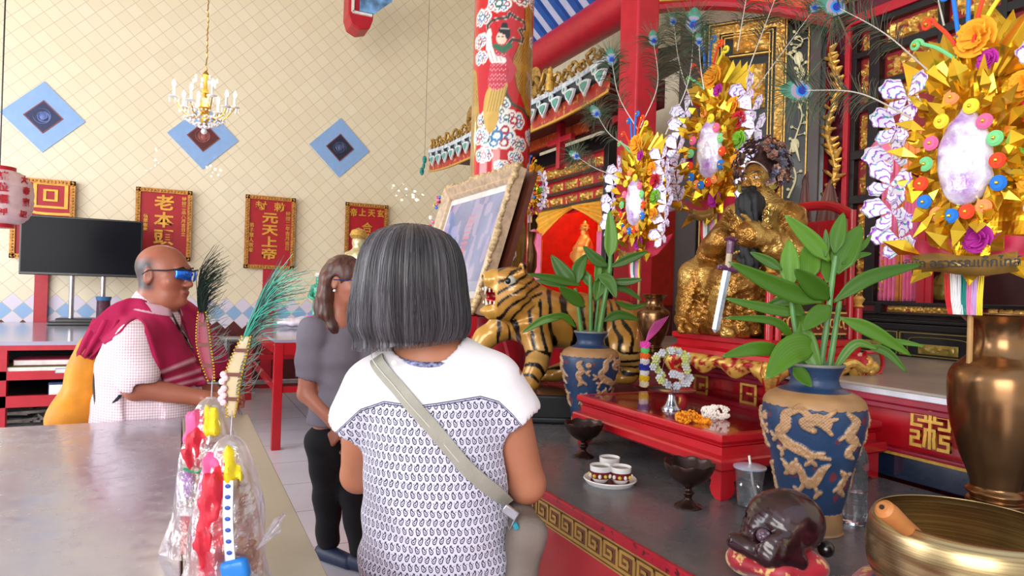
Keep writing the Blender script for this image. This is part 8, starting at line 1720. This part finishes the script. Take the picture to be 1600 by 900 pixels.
def offering(px, py, label, seed, hgt, kind):
    p = onz(px, py, TZ); p[2] = TZ; d_ = (p-CP) @ _f; t = thing('wrapped_offering', label, 'offering', p, -YAW, 'film wrapped offerings on the near table'); r = random.Random(seed); z0 = .075 if kind == 0 else .03; hgt -= .02*(kind == 0); lo_ = (.45, .03)[kind]
    MB().box((0, 0, z0/2), (.075, .06, z0)).build('red_box', M_RED, t, smooth=0, bevel=.002); MB().box((0, 0, z0+.008), (.08, .066, .016)).build('white_tray', mat('printed_tray', 'e6dedc', .5, var=.3, vs_=50), t, smooth=0, bevel=.002)
    zb = z0+.016; mb = MB(); 
    for k in range(260):
        q = r.random(); a = r.uniform(0, 2*PI); R_ = .038*(1-q**1.5)+.004; mb.ball((math.cos(a)*R_+.008, math.sin(a)*R_*.8, zb+q*hgt*.9), r.uniform(.004, .0065), 4)
    mb.build('puffed_rice', mat('tan_crumbs', 'b58a66', .8, var=.4, vs_=80), t, smooth=0)
    crumple([((-.012, -.026, zb+hgt*lo_), .016), ((-.014, -.028, zb+hgt*(.3+lo_*.6)), .019), ((-.008, -.026, zb+hgt*.75), .017), ((.002, -.014, zb+hgt*.9), .014)], seed).build('red_cloth', mat('offering_red', 'd02038', .55), t); crumple([((-.026, -.016, zb+hgt*.72), .016), ((-.018, -.02, zb+hgt*.92), .018)], seed+3).build('pink_flower', mat('offering_pink', 'e85a94', .6), t); crumple([((.006, -.016, zb+hgt*1.0), .011), ((.016, -.026, zb+hgt*.84), .015)], seed+5).build('yellow_bow', mat('offering_yellow', 'ecd21c', .5), t)
    if kind == 0: MB().tube(spline([(-.03, -.036, zb+hgt*.42), (0, -.044, zb+hgt*.40), (.02, -.04, zb+hgt*.48), (.036, -.02, zb+hgt*.44)], 16), .0065, 6, flat=.4).build('green_ribbon', mat('offering_green', '1fa26c', .5), t); MB().ball((-.028, -.026, zb+.045), (.012, .012, .03), 7).build('purple_flower', mat('offering_purple', 'a348b8', .6), t)
    else:
        P = spline([(.016, -.040, zb+hgt*.82), (.020, -.046, zb+hgt*.5), (.026, -.046, zb+hgt*.16)], 16); b_ = band(MB(), P, .016, .002, (0, -1, 0)).build('dotted_ribbon', mat('white_ribbon', 'ece8ee', .6), t); mb = MB(); [mb.ball(P[k]+(0, -.003, 0), (.0048, .0015, .0036), 5) for k in range(1, 15, 2)]; mb.build('blue_dots', mat('dot_blue', '2c56b8', .5), b_); f = Field((-.06, -.1, .0), (.1, .06, .1), .005); f.box((.034, -.046, zb+.022), (.046, .02, .036), rot('Y', -.25), .0, rr=.008); f.mesh().build('blue_pouch', mat('offering_blue', '1f7fd8', .35), t)
    n1, n2 = 48, 34; V = np.zeros((n1, n2, 3))
    for i in range(n1):
        for j in range(n2):
            a = i/n1*2*PI; q = j/(n2-1); R_ = (.056+.020*max(0, 1-q*4.5))*(1-q**2.6)**.6+.007; R_ *= 1+.10*(vnoise(np.array([math.cos(a)*2, math.sin(a)*2, q*3+seed]), 1.7, seed)-.5)+.05*math.sin(a*9+q*8); V[i, j] = (R_*math.cos(a), R_*.85*math.sin(a), .004+(zb+hgt*1.12)*q)
    MB().grid(V, closed_u=True).build('clear_wrap', M_FILM, t, smooth=180)
    if kind: 
        mb = MB(); c_ = np.array([.062, -.03, zb+.05]); [mb.tube(spline([c_, c_+np.array([r.uniform(.01, .04), r.uniform(-.02, .02), r.uniform(.02, .06)])], 6), np.linspace(.003, .008, 6), 5, flat=.3) for k in range(6)]; mb.build('wrap_knot', M_FILM, t)
    # decorated feather on a wire
    zt = zb+hgt*1.05; top = (hgt*.95 if kind == 0 else hgt*1.02); sx_ = (-.006, .03)[kind]; MB().tube([(0, 0, zt-.06), (0.002, 0, zt+.06)], .0012, 5).build('wire', M_STEEL, t)
    ft = thing('feather_pick', ('dark green feather pick with gold trimmed strip on the rear wrapped offering', 'teal peacock feather pick with gold trimmed strip on the front wrapped offering')[kind], 'feather', p+np.array([0, 0, zt+.05]), -YAW); 
    A0 = np.array([0, 0, 0.]); ln = .135; tip = np.array([(-.022, .022)[kind], 0, ln]); mid = np.array([(-.016, .002)[kind], 0, ln*.5]); P = spline([A0, mid, tip], 24); wd = .011*np.sin(np.linspace(.12, 1, 24)*PI*.86)+.003
    band_ = np.array([[P[i]+np.array([s_*wd[i], .0015*abs(s_), 0]) for s_ in (-1, -.5, 0, .5, 1)] for i in range(24)]); o = MB().grid(band_).build('strip', mat(('crimson_strip', 'cream_strip')[kind], ('8c1c3a', 'c9b48c')[kind], .4), ft); s = o.modifiers.new('s', 'SOLIDIFY'); s.thickness = .0012
    for e_ in (-1, 1): mb = MB(); [mb.ball(P[i]+np.array([e_*wd[i], -.002, 0]), .0022, 4) for i in range(24)]; mb.build('gold_beads', M_FOIL, ft)
    mb = MB(); [mb.bar(P[i]+np.array([-wd[i], -.003, 0]), P[i]+np.array([wd[i], -.003, 0]), .0015, .006) for i in (5, 12, 19)]; mb.build('brown_bars', mat('brown_bar', '6a2c18', .5), ft, smooth=0)
    mb = MB(); rng = np.random.default_rng(seed); bx = (.5, 1.0)[kind]
    for k in range(170):
        s0 = P[rng.integers(14, 24)]+np.array([rng.uniform(-.007, .007), .004, 0]); ll = rng.uniform(.06, .155); cv = rng.uniform(-.1, 1.0)*bx; q1 = s0+np.array([(-.06 if kind == 0 else .22)*ll+cv*.012, rng.normal(0, .004), ll*.62]); q2 = q1+np.array([(.20+cv*.3)*ll, rng.normal(0, .004), ll*(.36-.25*cv)]); c_ = (lin('24382c') if kind == 0 else lin('2f9c84'))*rng.uniform(.6, 1.5); c_ = c_ if rng.random() > .25 else lin('2c2c30'); mb.tube(spline([s0, q1, q2], 8), np.linspace(.0011, .0004, 8), 3, caps=False, col=np.clip(c_, 0, 1))
    for k in range(46): i = rng.integers(6, 23); s0 = P[i]; sg_ = 1; q1 = s0+np.array([sg_*rng.uniform(.015, .035), 0, rng.uniform(.0, .03)]); q2 = q1+np.array([sg_*rng.uniform(.01, .02), 0, rng.uniform(-.0, .03)]); mb.tube(spline([s0, q1, q2], 6), np.linspace(.0008, .0003, 6), 3, caps=False, col=lin('3a4a40')*rng.uniform(.7, 1.6))
    mb.build('plume', vmat('barb_fibres', .5), ft)['kind'] = 'stuff'
    if kind: mb = MB(); [mb.ball(P[int(4+k*1.2)]+np.array([-.012-.004*(k % 2), -.004, 0]), (.006, .005, .006), 5) for k in range(8)]; mb.build('pink_blossoms', mat('pale_pink_petals', 'f0cdd4', .7), ft)
    return t
offering(322, 858, 'film wrapped offering with green ribbon, the rear one on the near table', 3, .205, 0)
offering(352, 935, 'film wrapped offering with dotted ribbon and blue pouch, the front one on the near table', 4, .200, 1)
